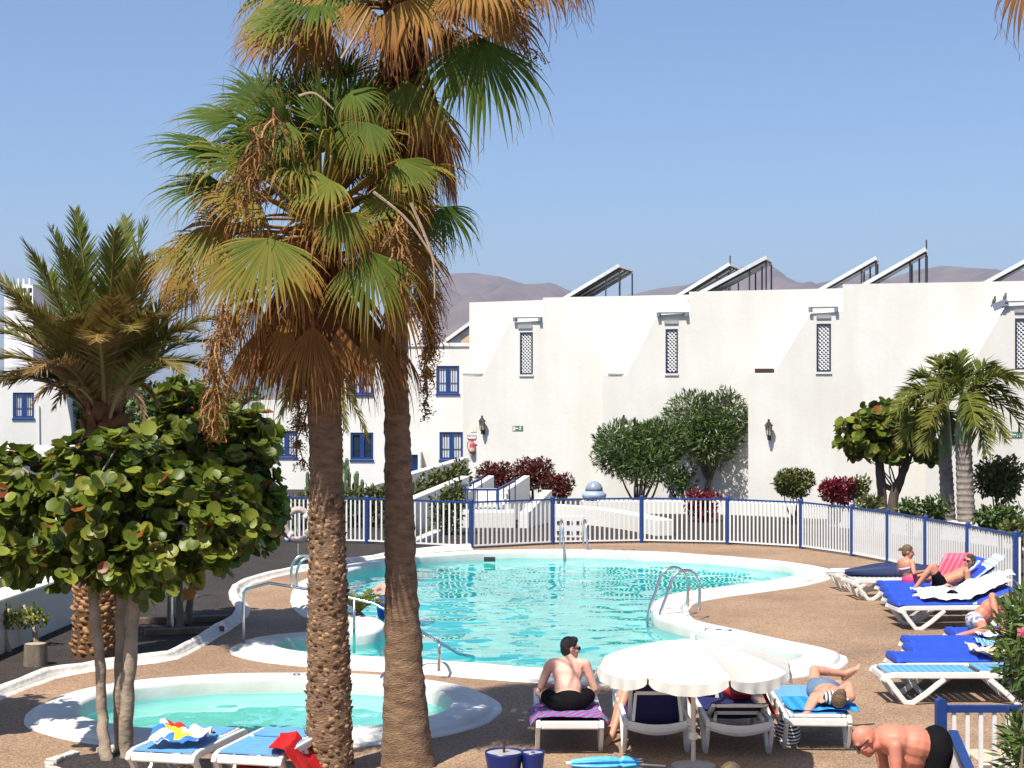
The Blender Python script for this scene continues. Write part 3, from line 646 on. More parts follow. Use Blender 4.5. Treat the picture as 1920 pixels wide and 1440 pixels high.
for zz in (0.14, 0.40):
    for xx in (-0.24, 0, 0.24): MB().box(c + V(xx, -0.01, zz), (0.16, 0.03, 0.07)).build('slot', DARKM, vb, world=True)
dm = thing('dome_urn', 'pale blue banded dome ornament on the white wall by the oleander', 'ornament', W(1114, 936, 54))
MB().lathe([(0.10, -0.05), (0.34, 0.0), (0.40, 0.1), (0.40, 0.18), (0.30, 0.24), (0.29, 0.27)], 24).build('bowl', mat('pale_blue_glaze', (0.30, 0.38, 0.50), 0.3), dm, smooth=True)
MB().lathe([(0.29, 0.27), (0.28, 0.38), (0.22, 0.50), (0.12, 0.57), (0.005, 0.60)], 24).build('dome', mat('grey_blue_glaze', (0.22, 0.27, 0.36), 0.3), dm, smooth=True)
MB().box((0, 0, -0.9), (0.8, 0.8, 1.7)).build('pedestal', PLASTER, dm)

# ------------------------------------------------------------------ lamps, signs, extinguisher on the facade
LG = mat('lamp_frosted_glass', (0.52, 0.42, 0.30), 0.4, 0.1); BLK = mat('black_iron', (0.012, 0.011, 0.010), 0.5)
def lantern(pl, x, y, label):
    u = pl.px(x, y); o = thing('wall_lantern', label, 'lamp', pl.at(u, 0.2), group='wall lanterns on the white facade'); o.rotation_euler = (0, 0, -YAW)
    MB().lathe([(0.07, -0.17), (0.10, 0.13)], 4).build('glass', LG, o)
    f = MB()
    for k in range(4):
        a = 2 * math.pi * k / 4; f.bar((0.075 * math.cos(a), 0.075 * math.sin(a), -0.17), (0.105 * math.cos(a), 0.105 * math.sin(a), 0.14), 0.018, 0.018)
    f.build('cage', BLK, o)
    MB().lathe([(0.15, 0.13), (0.06, 0.25), (0.035, 0.27), (0.04, 0.33), (0.01, 0.36)], 8).build('cap', BLK, o)
    MB().lathe([(0.01, -0.34), (0.05, -0.30), (0.045, -0.22), (0.085, -0.17)], 8).build('finial', BLK, o)
    MB().tube([(0, 0, -0.26), (0, 0.12, -0.32), (0, 0.2, -0.24)], 0.022).box((0, 0.19, -0.24), (0.09, 0.02, 0.2)).build('bracket', BLK, o)
    return o
lantern(planes[1], 907, 797, 'black wall lantern above the fire extinguisher')
lantern(planes[2], 1172, 797, 'black wall lantern half hidden by the white flowered oleander')
lantern(planes[3], 1443, 806, 'black wall lantern over the round clipped bush')
lantern(planes[4], 1800, 815, 'black wall lantern mostly hidden behind the palm trunk')
SGREEN = mat('sign_green', (0.07, 0.17, 0.11), 0.5); SBEI = mat('sign_cream', (0.66, 0.58, 0.36), 0.6); SWHITE = mat('sign_white', (0.78, 0.78, 0.76), 0.5)
def exit_sign(pl, x, y, label):
    u = pl.px(x, y); t = thing('exit_sign', label, 'sign', pl.at(u, 0.01), group='green exit signs'); t.rotation_euler = (0, 0, -YAW)
    MB().box((0, 0, 0), (0.40, 0.02, 0.18)).build('plate', SGREEN, t)
    MB().box((-0.135, -0.012, -0.01), (0.09, 0.006, 0.15)).build('door_symbol', SBEI, t)
    MB().prism([(-0.07, -0.015, -0.012), (0.02, -0.015, -0.012), (0.02, -0.015, 0.012), (-0.07, -0.015, 0.012)], (0, 0.005, 0)).prism([(-0.09, -0.015, 0), (-0.06, -0.015, -0.03), (-0.06, -0.015, 0.03)], (0, 0.005, 0)).build('arrow', SWHITE, t)
    MB().ell((0.10, -0.013, 0.055), (0.017, 0.004, 0.017), None, 8, 5).bar((0.10, -0.014, 0.04), (0.085, -0.014, -0.01), 0.03, 0.005, up=(0, 1, 0)).bar((0.085, -0.0145, -0.01), (0.055, -0.0145, -0.06), 0.018, 0.005, up=(0, 1, 0)).bar((0.085, -0.0155, -0.01), (0.12, -0.0155, -0.06), 0.018, 0.005, up=(0, 1, 0)).bar((0.10, -0.016, 0.03), (0.14, -0.016, 0.0), 0.016, 0.005, up=(0, 1, 0)).build('running_figure', SWHITE, t)
exit_sign(planes[1], 971, 803, 'green emergency exit sign above the tall red bush')
exit_sign(planes[4], 1904, 815, 'green emergency exit sign at the right edge behind the palm fronds')
p1 = planes[1]; ca, sa = math.cos(YAW), math.sin(YAW)
def on1(x, y, out): return p1.at(p1.px(x, y), out)
t = thing('wall_plaque', 'square cream plaque above the extinguisher sign', 'sign', on1(888, 804, 0.01)); t.rotation_euler = (0, 0, -YAW)
MB().box((0, 0, 0), (0.22, 0.02, 0.22)).build('plate', mat('faded_cream', (0.72, 0.68, 0.52), 0.6), t); MB().lathe([(0.012, -0.07), (0.02, 0.0), (0.012, 0.07)], 6, (0, -0.012, 0)).build('symbol', SBEI, t)
t = thing('extinguisher_sign', 'white lettered sign with grey border above the fire extinguisher', 'sign', on1(885, 820, 0.01)); t.rotation_euler = (0, 0, -YAW)
MB().box((0, 0, 0), (0.34, 0.02, 0.17)).build('border', mat('sign_grey', (0.14, 0.14, 0.14), 0.6), t); MB().box((0, -0.012, 0.01), (0.29, 0.006, 0.10)).build('panel', SWHITE, t)
mb = MB()
for k in range(2): mb.box((-0.07 + 0.14 * k, -0.017, 0.03), (0.10, 0.004, 0.025))
mb.build('lettering', mat('sign_red', (0.30, 0.05, 0.05), 0.5), t); MB().box((0, -0.013, -0.065), (0.22, 0.006, 0.03)).build('red_band', mat('sign_red', (0.3, 0.05, 0.05)), t)
t = thing('fire_extinguisher', 'faded red fire extinguisher with hose hung on the white wall', 'extinguisher', on1(887, 839, 0.10)); t.rotation_euler = (0, 0, -YAW)
RED = mat('faded_red_paint', (0.42, 0.09, 0.075), 0.35, 0.2, 9)
MB().lathe([(0.095, -0.22), (0.10, -0.20), (0.10, 0.12), (0.085, 0.17), (0.04, 0.20), (0.03, 0.22)], 16).build('cylinder', RED, t, smooth=True)
MB().lathe([(0.101, -0.12), (0.1015, 0.0)], 16, cap=False).build('paper_label', mat('label_pink', (0.62, 0.42, 0.33), 0.6), t); MB().lathe([(0.103, -0.225), (0.104, -0.17)], 16).build('base_ring', BLK, t)
MB().box((0, 0, 0.245), (0.14, 0.05, 0.05)).box((0.06, -0.02, 0.28), (0.14, 0.03, 0.02)).build('valve', RED, t)
MB().tube(catmull([(-0.05, 0, 0.24), (-0.16, -0.02, 0.18), (-0.17, -0.03, 0.02), (-0.11, -0.05, -0.15)], 5, closed=False), 0.014, 6).build('hose', BLK, t)

# ------------------------------------------------------------------ pool fence
def fence(name, label, pts, h, nbal, cat='fence'):
    t = thing(name, label, cat, pts[0])
    pm = MB().lathe([(0.055, 0), (0.055, h + 0.03), (0.04, h + 0.055), (0.005, h + 0.065)], 10).mesh('post', BLUE)
    bmesh_ = MB().box((0, 0, h / 2 + 0.015), (0.040, 0.024, h - 0.13)).mesh('baluster', WHITEM)
    for p in pts:
        o = link('post', pm, t); o.location = p - t.location
    for a, b in zip(pts, pts[1:]):
        u = (b - a).normalized(); ang = math.atan2(u.y, u.x)
        MB().bar(a + u * 0.05 + V(0, 0, h - 0.02), b - u * 0.05 + V(0, 0, h - 0.02), 0.05, 0.042).build('top_rail', BLUE, t, world=True)
        MB().bar(a + u * 0.05 + V(0, 0, 0.075), b - u * 0.05 + V(0, 0, 0.075), 0.04, 0.035).build('bottom_rail', WHITEM, t, world=True)
        for k in range(nbal):
            o = link('baluster', bmesh_, t); o.location = a.lerp(b, (k + 0.7) / (nbal + 0.4)) - t.location; o.rotation_euler = (0, 0, ang)
    return t
fence('pool_fence', 'long curving pool fence with blue posts and rail and white balusters', FP + [FP[-1] + V(1.6, -0.9, 0)], 1.15, 18)
gfd = 13.9; gp = [pw(1764, 0, gfd), pw(1764, 0, gfd) + V(1.6, 0.0, 0)]
gf = thing('entrance_railing', 'near blue and white railing with sloping handrail at the bottom right corner', 'railing', gp[0])
htop = zat(1764, 1322, gfd)
MB().box(gp[0] + V(0, 0, htop / 2 + 0.02), (0.085, 0.085, htop + 0.04)).prism([gp[0] + V(-0.0425, -0.0425, htop + 0.04), gp[0] + V(0.0425, -0.0425, htop + 0.04), gp[0] + V(0, -0.0425, htop + 0.065)], (0, 0.085, 0)).build('post', BLUE, gf, world=True)
MB().bar(gp[0] + V(0.045, 0, htop - 0.03), gp[1] + V(0, 0, htop - 0.03), 0.05, 0.06).build('top_rail', BLUE, gf, world=True)
MB().bar(gp[0] + V(0.045, 0, 0.09), gp[1] + V(0, 0, 0.09), 0.04, 0.04).build('bottom_rail', WHITEM, gf, world=True)
for k in range(14): MB().box(gp[0] + V(0.11 + 0.113 * k, 0, htop / 2), (0.034, 0.025, htop - 0.13)).build('baluster', WHITEM, gf, world=True)
ha, hb_ = W(1787, 1374, 13.6), W(1822, 1455, 12.3)
MB().bar(ha, hb_, 0.075, 0.05).build('sloping_handrail', BLUE, gf, world=True, bevel=0.006)
MB().box((hb_.x, hb_.y, hb_.z / 2 - 0.03), (0.07, 0.07, hb_.z - 0.02)).build('post', BLUE, gf, world=True)
for k in range(9):
    p = ha.lerp(hb_, (k + 0.4) / 9.5); MB().box((p.x, p.y, p.z / 2), (0.025, 0.034, p.z - 0.06)).build('baluster', WHITEM, gf, world=True)
# ------------------------------------------------------------------ foliage builders
PALMG = leafmat('fan_palm_leaf', [(0.0, (0.040, 0.082, 0.012)), (0.28, (0.10, 0.145, 0.018)), (0.50, (0.27, 0.22, 0.04)), (0.68, (0.36, 0.18, 0.046)), (0.85, (0.27, 0.115, 0.034)), (1.0, (0.185, 0.075, 0.025))], 0.6, 0.4, 3.0, 0.2, 0.15)
DATEG = leafmat('date_palm_leaf', [(0.0, (0.055, 0.085, 0.010)), (0.4, (0.14, 0.155, 0.022)), (0.7, (0.22, 0.15, 0.038)), (0.85, (0.23, 0.12, 0.04)), (1.0, (0.36, 0.24, 0.13))], 0.55, 0.28, 2.0, 0.2, 0.2)
GRAPE = leafmat('sea_grape_leaf', [(0.0, (0.030, 0.055, 0.006)), (0.4, (0.11, 0.15, 0.013)), (0.62, (0.25, 0.27, 0.034)), (0.76, (0.21, 0.16, 0.025)), (0.85, (0.24, 0.075, 0.014)), (1.0, (0.16, 0.035, 0.012))], 0.42, 0.34, 2.0, 0.16, 0.35)
OLEA = leafmat('oleander_leaf', [(0.0, (0.020, 0.042, 0.009)), (0.5, (0.060, 0.105, 0.020)), (1.0, (0.135, 0.175, 0.04))], 0.4, 0.2, 3.0, 0.15)
REDB = leafmat('copper_red_leaf', [(0.0, (0.035, 0.010, 0.008)), (0.5, (0.10, 0.018, 0.012)), (1.0, (0.20, 0.045, 0.02))], 0.4, 0.2, 3.0, 0.2)
PURPB = leafmat('crimson_leaf', [(0.0, (0.05, 0.004, 0.010)), (0.5, (0.16, 0.010, 0.02)), (1.0, (0.28, 0.03, 0.03))], 0.4, 0.2, 3.0, 0.2)
LIMEB = leafmat('yellow_green_leaf', [(0.0, (0.022, 0.042, 0.010)), (0.5, (0.085, 0.10, 0.022)), (1.0, (0.20, 0.19, 0.045))], 0.4, 0.25, 3.0, 0.2)
CACT = mat('cactus_green', (0.075, 0.115, 0.045), 0.5, 0.3, 5)
PETAL = mat('cream_petal', (0.72, 0.60, 0.50), 0.6, 0.1, trans=0.2); PINKP = mat('pink_petal', (0.75, 0.14, 0.22), 0.6, 0.1, trans=0.2)
FRUIT = leafmat('palm_fruit_stalk', [(0.0, (0.07, 0.035, 0.012)), (0.5, (0.22, 0.105, 0.03)), (1.0, (0.36, 0.20, 0.06))], 0.7, 0.15, 3.0, 0.3)

def leaf_shape(kind):
    if kind == 'round':      # cupped round leaf, stalk end at the origin, blade along +x
        v = [(0, 0, 0), (0.5, 0, -0.05)]; f = []
        for k in range(9):
            a = math.pi + 2 * math.pi * (k + 0.5) / 9; x = 0.52 + 0.5 * math.cos(a); y = 0.54 * math.sin(a); v.append((x, y, 0.10 * (abs(y) / 0.5) ** 1.5 + 0.05 * (x > 0.9)))
        f = [(1, 2 + k, 2 + (k + 1) % 9) for k in range(9)]
        return np.array(v), np.array(f)
    if kind == 'lance':
        return np.array([(0, 0, 0), (0.4, -0.11, 0.02), (0.4, 0, 0), (0.4, 0.11, 0.02), (1, 0, -0.06)]), np.array([(0, 1, 2), (0, 2, 3), (1, 4, 2), (2, 4, 3)])
    if kind == 'oval':
        return np.array([(0, 0, 0), (0.3, -0.22, 0.04), (0.75, -0.20, 0.0), (1, 0, -0.08), (0.75, 0.20, 0.0), (0.3, 0.22, 0.04), (0.5, 0, -0.03)]), np.array([(6, 0, 1), (6, 1, 2), (6, 2, 3), (6, 3, 4), (6, 4, 5), (6, 5, 0)])
def rot_from(x, n):
    """rows of frames (x, y, z) with x the blade direction and z near n"""
    x = x / np.linalg.norm(x, axis=1, keepdims=True); y = np.cross(n, x); y /= np.linalg.norm(y, axis=1, keepdims=True) + 1e-9; z = np.cross(x, y)
    return np.stack([x, y, z], 1)
def crown_points(ells, n, rng, shell=0.45):
    w = np.array([e[3] * e[4] * e[5] for e in ells]) ** 0.67; w = w / w.sum(); idx = rng.choice(len(ells), n, p=w)
    E = np.array(ells, float)[idx]; d = rng.normal(size=(n, 3)); d /= np.linalg.norm(d, axis=1, keepdims=True)
    r = rng.random(n) ** shell
    lump = np.array([1 + 0.18 * noise.noise(Vector(q * 2.3)) for q in (d + E[:, :3])])
    P = E[:, :3] + d * r[:, None] * E[:, 3:] * lump[:, None]
    return P, d, r
def leaf_set(ells, n, kind, size, rng, tint_fn, up=0.5, droop=0.2, shell=0.45):
    P, d, r = crown_points(ells, n, rng, shell)
    x = d + rng.normal(size=(n, 3)) * 0.6; x[:, 2] += -droop + rng.random(n) * 0.5
    nn = d * 0.8 + rng.normal(size=(n, 3)) * 0.45; nn[:, 2] += up
    Rm = rot_from(x, nn); S = size * (0.6 + 0.7 * rng.random(n)); T = tint_fn(n, d, r, rng)
    return P, Rm, S, T, d, r
def scatter_mesh(name, base, P, Rm, S, T, m):
    bv, bf = base; k = len(bv)
    Vv = np.einsum('nij,kj->nki', Rm.transpose(0, 2, 1), bv) * S[:, None, None] + P[:, None, :]
    Ff = (bf[None] + (np.arange(len(P)) * k)[:, None, None]).reshape(-1, bf.shape[1])
    return np_mesh(name, Vv.reshape(-1, 3), Ff, m, np.repeat(T, k))
def green_tint(lo=0.0, hi=1.0, odd=0.0, oddv=0.9):
    def fn(n, d, r, rng):
        t = lo + (hi - lo) * np.clip(rng.random(n) * 0.75 + 0.12, 0, 1)
        if odd: t = np.where(rng.random(n) < odd, oddv + 0.12 * (rng.random(n) - 0.5), t)
        return t
    return fn
def limb(mb, a, b, r0, r1, rng, bow=0.12, n=6, k=8):
    a, b = Vector(a), Vector(b); L = (b - a).length; off = Vector(rng.normal(size=3)) * L * bow
    pts = [a.lerp(b, t) + off * math.sin(math.pi * t) * (0.6 + 0.4 * t) for t in np.linspace(0, 1, n)]
    mb.tube(pts, [r0 + (r1 - r0) * t for t in np.linspace(0, 1, n)], k)
def shrub(name, label, cat, base, ells, n, kind, size, m, seed, stems=5, bark=DARKBARK, tint=None, group=None, stem_r=0.03, flowers=0, flower_m=None, up=0.5, droop=0.1, fork=None, shell=0.45, fsize=0.085):
    """plant with stems and a crown of real leaves; ells are (x, y, z, rx, ry, rz) offsets from base"""
    rng = np.random.default_rng(seed); t = thing(name, label, cat, base, group=group)
    mb = MB(); lo = Vector(ells[0][:3])
    fk = Vector(fork) if fork else None
    for k in range(stems):
        e = ells[k % len(ells)]; tip = Vector(e[:3]) + Vector(((rng.random() - .5) * e[3] * 1.2, (rng.random() - .5) * e[4] * 1.2, (rng.random() * 0.6 - 0.15) * e[5]))
        b0 = Vector(((rng.random() - .5) * stem_r * 4, (rng.random() - .5) * stem_r * 4, -0.03))
        if fk is not None:
            limb(mb, fk + Vector(rng.normal(size=3)) * stem_r * 0.5, tip, stem_r * 0.75, stem_r * 0.25, rng)
        else: limb(mb, b0, tip, stem_r, stem_r * 0.3, rng)
    if fk is not None: limb(mb, (0, 0, -0.05), fk, stem_r * 1.3, stem_r, rng, 0.06)
    mb.build('trunk', bark, t, smooth=True)
    P, Rm, S, T, d, r = leaf_set(ells, n, kind, size, rng, tint or green_tint(), up, droop, shell)
    link('foliage', scatter_mesh('foliage', leaf_shape(kind), P, Rm, S, T, m), t, kind='stuff')
    if flowers:
        sel = [i for i in np.argsort(-r) if True][: flowers * 6]; rng.shuffle(sel)
        fb = MB()
        for k in range(5):
            a = 2 * math.pi * k / 5; c, s = math.cos(a), math.sin(a)
            fb.add([(0, 0, 0), (0.6 * c - 0.3 * s, 0.6 * s + 0.3 * c, 0.12), (c, s, 0.2), (0.6 * c + 0.3 * s, 0.6 * s - 0.3 * c, 0.12)], [(0, 1, 2, 3)])
        fm = fb.mesh('flower', flower_m)
        for i in sel[:flowers]:
            o = link('flower', fm, t); o.location = Vector(P[i] + d[i] * 0.05); o.scale = (fsize * (0.7 + 0.6 * rng.random()),) * 3
            o.rotation_euler = Vector(d[i]).to_track_quat('Z', 'Y').to_euler()
    return t

# fan palm leaf: pleated blades that split and droop
def fan_leaf(start, hub, tip, nrm, spread, dry, rng, nb=34, droop=0.6, width=1.0, tipdry=0.45, close=0.0):
    """returns verts, quads, tints of one fan leaf with its stalk (world coordinates)"""
    hub, tip, start = Vector(hub), Vector(tip), Vector(start); u = (tip - hub); L = u.length; u.normalize(); nrm = Vector(nrm); nrm = (nrm - u * nrm.dot(u)).normalized(); w = nrm.cross(u)
    Vs, Fs, Ts = [], [], []; sp = R(spread); da = sp / nb; g = Vector((0, 0, -1)); NS = 7
    for i in range(nb):
        a = -sp / 2 + sp * (i + 0.5) / nb; rel = abs(a) / (sp / 2 + 1e-6)
        dirv = (u * math.cos(a) + w * math.sin(a)).normalized(); side = (w * math.cos(a) - u * math.sin(a)).normalized()
        Lb = L * (1.0 - 0.22 * rel ** 2) * (0.80 + 0.32 * rng.random()); split = 0.48 + 0.12 * rng.random()
        p = hub.copy(); dcur = dirv.copy(); o = len(Vs); bend = droop * (0.6 + 0.9 * rng.random()); twist = (rng.random() - .5) * 1.2
        dr = np.clip(dry + (rng.random() - .5) * 0.16, 0, 1)
        for k in range(NS + 1):
            t = k / NS
            if k:
                if t > 0.3: dcur = (dcur + g * bend * ((t - 0.25) * 0.55 + 1.1 * max(0, t - 0.58)) + side * (rng.random() - .5) * (0.10 + 0.25 * max(0, t - .55)) + nrm * (rng.random() - .5) * 0.25 * max(0, t - .5)).normalized()
                p = p + dcur * (Lb / NS)
            ws = min(t, split) / split; hw = max(0.004, math.tan(da / 2) * Lb * split * ws * width)
            if t > split: hw *= max(0.06, 1 - ((t - split) / (1 - split)) ** 0.8)
            lift = nrm * hw * (0.75 if t <= split else 0.75 + twist * (t - split))
            Vs += [p - side * hw, p + lift, p + side * hw]
            tt = min(1.0, dr + tipdry * max(0, t - 0.45) ** 1.3 * 1.9); Ts += [tt, max(0, tt - 0.05), tt]
        for k in range(NS):
            q = o + 3 * k; Fs += [(q, q + 1, q + 4, q + 3), (q + 1, q + 2, q + 5, q + 4)]
        if rng.random() < 0.30:      # frayed thread hanging from the blade
            q0 = Vector(Vs[o + 3 * int(rng.integers(4, NS)) + 1]); ln = 0.10 + 0.22 * rng.random(); sw = Vector((rng.normal(), rng.normal(), 0)) * 0.10; o2 = len(Vs)
            for k in range(5):
                q = q0 + sw * ln * (k / 4) ** 1.5 * 2 + Vector((0.012 * rng.normal(), 0, -ln * k / 4)); Vs += [q + side * 0.0028, q - side * 0.0028]; Ts += [min(1, dr * 0.5 + 0.55)] * 2
            Fs += [(o2 + 2 * k, o2 + 2 * k + 1, o2 + 2 * k + 3, o2 + 2 * k + 2) for k in range(4)]
    # stalk
    L2 = (hub - start).length; mid = start.lerp(hub, 0.5) + Vector((0, 0, 0.16 * L2 * (1 if hub.z > start.z - L2 * 0.9 else 0.4)))
    pts = [start * (1 - t) ** 2 + mid * 2 * t * (1 - t) + hub * t * t for t in np.linspace(0, 1, 7)]
    mb = MB(); mb.tube(pts, [0.032 - 0.017 * t for t in np.linspace(0, 1, 7)], 5, flat=0.6)
    o = len(Vs); Vs += [Vector(q) for q in mb.v]; Ts += [min(1, dry * 0.7 + 0.34)] * len(mb.v)
    Fs += [tuple(i + o for i in f) for f in mb.f if len(f) == 4]
    return Vs, Fs, Ts
def put_leaf(name, data, m, parent):
    Vs, Fs, Ts = data; off = np.array(world_off(parent))
    return link(name, np_mesh(name, np.array([tuple(v) for v in Vs]) - off, np.array(Fs), m, np.array(Ts)), parent)

def fruit_cluster(top, tip, rad, n, rng, parent, name='fruit_stalk', hue=0.5):
    n = int(n * 0.62); hue = min(1, hue + 0.12)
    """hanging branched fruit stalk: many thin crooked strands with small fruits"""
    top, tip = Vector(top), Vector(tip); Vs, Fs, Ts = [], [], []
    def strip(pts, w, tint):
        o = len(Vs)
        for i, p in enumerate(pts):
            s = Vector((rng.normal(), rng.normal() * 0.4, 0)).normalized() * w if i == 0 else s_prev
            s_prev = s; Vs.extend([p - s, p + s]); Ts.extend([tint, tint])
        Fs.extend([(o + 2 * i, o + 2 * i + 1, o + 2 * i + 3, o + 2 * i + 2) for i in range(len(pts) - 1)])
    L = (tip - top).length
    main = [top.lerp(tip, t) + Vector(rng.normal(size=3)) * 0.03 * L for t in np.linspace(0, 1, 8)]
    mb = MB(); mb.tube(main, [0.018 - 0.012 * t for t in np.linspace(0, 1, 8)], 5)
    Vs += [Vector(q) for q in mb.v]; Ts += [0.6] * len(mb.v); Fs += [f for f in map(tuple, mb.f) if len(f) == 4]
    for i in range(n):
        t = rng.random() ** 0.8; p = main[min(7, int(t * 8))].copy(); d = Vector((rng.normal(), rng.normal(), -0.4 - rng.random())).normalized(); pts = [p.copy()]; sl = rad * (0.35 + 0.8 * rng.random()) / 5
        for k in range(5): d = (d + Vector(rng.normal(size=3)) * 0.35 + Vector((0, 0, -0.28))).normalized(); p = p + d * sl; pts.append(p.copy())
        tn = float(np.clip(hue + rng.normal() * 0.22, 0, 1)); strip(pts, 0.004 + 0.003 * rng.random(), tn)
        for q in pts[2:]:
            for _ in range(2):
                c = q + Vector(rng.normal(size=3)) * 0.02; s = 0.007 + 0.005 * rng.random(); o = len(Vs); Vs.extend([c + Vector((s, 0, 0)), c + Vector((0, -s, s * 0.3)), c + Vector((-s, 0, 0)), c + Vector((0, s * 0.2, -s))]); Ts.extend([tn] * 4); Fs.append((o, o + 1, o + 2, o + 3))
    return put_leaf(name, (Vs, Fs, Ts), FRUIT, parent)

def pinnate(base, ctrl, tip, ll, rng, tint=0.3, n=56, rach=0.03, plume=0.35, hang=0.25, tipdry=0.1, wleaf=0.02):
    base, ctrl, tip = Vector(base), Vector(ctrl), Vector(tip); Vs, Fs, Ts = [], [], []
    bz = lambda t: base * (1 - t) ** 2 + ctrl * 2 * t * (1 - t) + tip * t * t
    mb = MB(); K = 12; mb.tube([bz(i / K) for i in range(K + 1)], [rach * (1 - 0.85 * i / K) for i in range(K + 1)], 5)
    Vs += [Vector(q) for q in mb.v]; Ts += [min(1, tint + 0.42)] * len(mb.v); Fs += [tuple(f) for f in mb.f if len(f) == 4]
    up0 = Vector((0, 0, 1))
    for i in range(n):
        t = 0.10 + 0.90 * i / n; p = bz(t); tg = (bz(min(1, t + 0.02)) - bz(t - 0.02)).normalized(); sd_ = tg.cross(up0)
        if sd_.length < 0.05: sd_ = Vector((1, 0, 0))
        sd_.normalize(); nn = sd_.cross(tg).normalized(); env = (min(1, t / 0.25) * (1 - max(0, (t - 0.62) / 0.38) ** 1.6 * 0.72))
        for s in (-1, 1):
            d = (tg * (0.62 + 0.35 * t) + sd_ * s * (0.85 - 0.3 * t) + nn * (plume * (0.4 + rng.random()) * (1 if rng.random() < 0.7 else -0.6)) + Vector(rng.normal(size=3)) * 0.07).normalized()
            l = ll * env * (0.85 + 0.25 * rng.random()); wv = tg.cross(d).cross(d).normalized() * wleaf * (0.5 + 0.5 * env); m1 = p + d * l * 0.45; e = p + d * l + Vector((0, 0, -hang * l * 0.6)); m1 = m1 + Vector((0, 0, -hang * l * 0.08)); o = len(Vs)
            Vs += [p - wv * 0.6, p + wv * 0.6, m1 + wv, m1 - wv, e]; tt = float(np.clip(tint + rng.normal() * 0.07 + tipdry * t, 0, 1)); Ts += [tt, tt, tt, tt, min(1, tt + 0.15)]
            Fs += [(o, o + 1, o + 2, o + 3), (o + 3, o + 2, o + 4, o + 4)]
    F4 = [f for f in Fs if len(set(f)) == 4]; F3 = [f[:3] for f in Fs if len(set(f)) == 3]
    return Vs, (F4, F3), Ts
def put_pinnate(data, m, parent, name='frond'):
    Vs, (F4, F3), Ts = data; off = np.array(world_off(parent))
    return link(name, np_mesh(name, np.array([tuple(v) for v in Vs]) - off, [np.array(F4), np.array(F3)], m, np.array(Ts)), parent)
def px_trunk(name, path, d, m, parent, rings=0, nseg=28, rough=0.02, nr=90, wild=0.0, seed=1, ringamp=0.012, ringstep=0.07):
    """palm trunk from (px x, px y, px width) stations at depth d"""
    P = [(W(x, y, d), w / F * d / 2) for x, y, w in path]; zs = [p[0].z for p in P]; vs = []; N = nr
    z0, z1 = zs[0], zs[-1]
    for i in range(N + 1):
        z = z0 + (z1 - z0) * i / N; c = Vector((np.interp(z, zs, [p[0].x for p in P]), d, z)); r = float(np.interp(z, zs, [p[1] for p in P]))
        for j in range(nseg):
            a = 2 * math.pi * j / nseg; dv = Vector((math.cos(a), math.sin(a), 0)); q = c + dv * r
            k = noise.noise(Vector((q.x * 5, q.y * 5, q.z * 9 + seed))) * rough + noise.noise(Vector((q.x * 16, q.y * 16, q.z * 30))) * rough * 0.7 + ringamp * (1 - abs(((z + 0.02 * noise.noise(Vector((a, z * 3, seed)))) / ringstep) % 1 * 2 - 1)) ** 2
            vs.append(q + dv * k)
    fs = [(i * nseg + j, i * nseg + (j + 1) % nseg, (i + 1) * nseg + (j + 1) % nseg, (i + 1) * nseg + j) for i in range(N) for j in range(nseg)] + [tuple(N * nseg + j for j in range(nseg))]
    return MB().add(vs, fs).build(name, m, parent, world=True, smooth=True), P
def boots(P, zr, n, size, m, parent, rng, name, up=True, spiral=13, flare=0.35, tintr=(0.2, 0.9)):
    """overlapping old leaf bases on a palm trunk"""
    zs = [p[0].z for p in P]; Vs, Fs, Ts = [], [], []
    rows = n // spiral
    for i in range(n):
        z = zr[0] + (zr[1] - zr[0]) * (i // spiral + (i % spiral) / spiral * 0.35 + rng.random() * 0.3) / rows
        a = 2 * math.pi * ((i % spiral) / spiral + (i // spiral) * 0.5 / spiral) + rng.normal() * 0.16
        r = float(np.interp(z, zs, [p[1] for p in P])) * 0.985; c = Vector((np.interp(z, zs, [p[0].x for p in P]), P[0][0].y, z)); dv = Vector((math.cos(a), math.sin(a), 0)); tv = Vector((-math.sin(a), math.cos(a), 0))
        s = size * (0.55 + 0.9 * rng.random()); hh = s * (0.9 + 0.4 * rng.random()) * (1 if up else -1); fl = flare * s * (0.6 + 0.8 * rng.random()); sk = rng.normal() * 0.5 * s
        b = c + dv * r; o = len(Vs); tip = b + Vector((0, 0, hh)) + dv * fl + tv * sk
        Vs += [b - tv * s * 0.75 - dv * 0.02, b + tv * s * 0.75 - dv * 0.02, b + dv * fl * 0.75 + Vector((0, 0, hh * 0.4)) + tv * sk * .4, tip - tv * s * 0.28, tip + tv * s * 0.28, b + Vector((0, 0, hh * 0.8)) - dv * 0.01]
        tt = tintr[0] + (tintr[1] - tintr[0]) * rng.random(); Ts += [tt * 0.6, tt * 0.6, tt, min(1, tt + .15), min(1, tt + .15), tt * 0.5]
        Fs += [(o, o + 2, o + 3), (o, o + 1, o + 2), (o + 1, o + 4, o + 2), (o + 2, o + 4, o + 3), (o + 3, o + 4, o + 5), (o, o + 3, o + 5), (o + 1, o + 5, o + 4)]
    off = np.array(world_off(parent))
    return link(name, np_mesh(name, np.array([tuple(v) for v in Vs]) - off, np.array(Fs), m, np.array(Ts)), parent, kind='stuff')
BOOT = leafmat('dry_leaf_base', [(0.0, (0.05, 0.026, 0.013)), (0.5, (0.135, 0.075, 0.037)), (1.0, (0.33, 0.20, 0.11))], 0.9, 0.0, 9.0, 0.4, 0.2)
BOOTR = leafmat('rusty_leaf_base', [(0.0, (0.045, 0.018, 0.008)), (0.5, (0.17, 0.075, 0.028)), (1.0, (0.36, 0.20, 0.09))], 0.9, 0.0, 9.0, 0.3, 0.2)
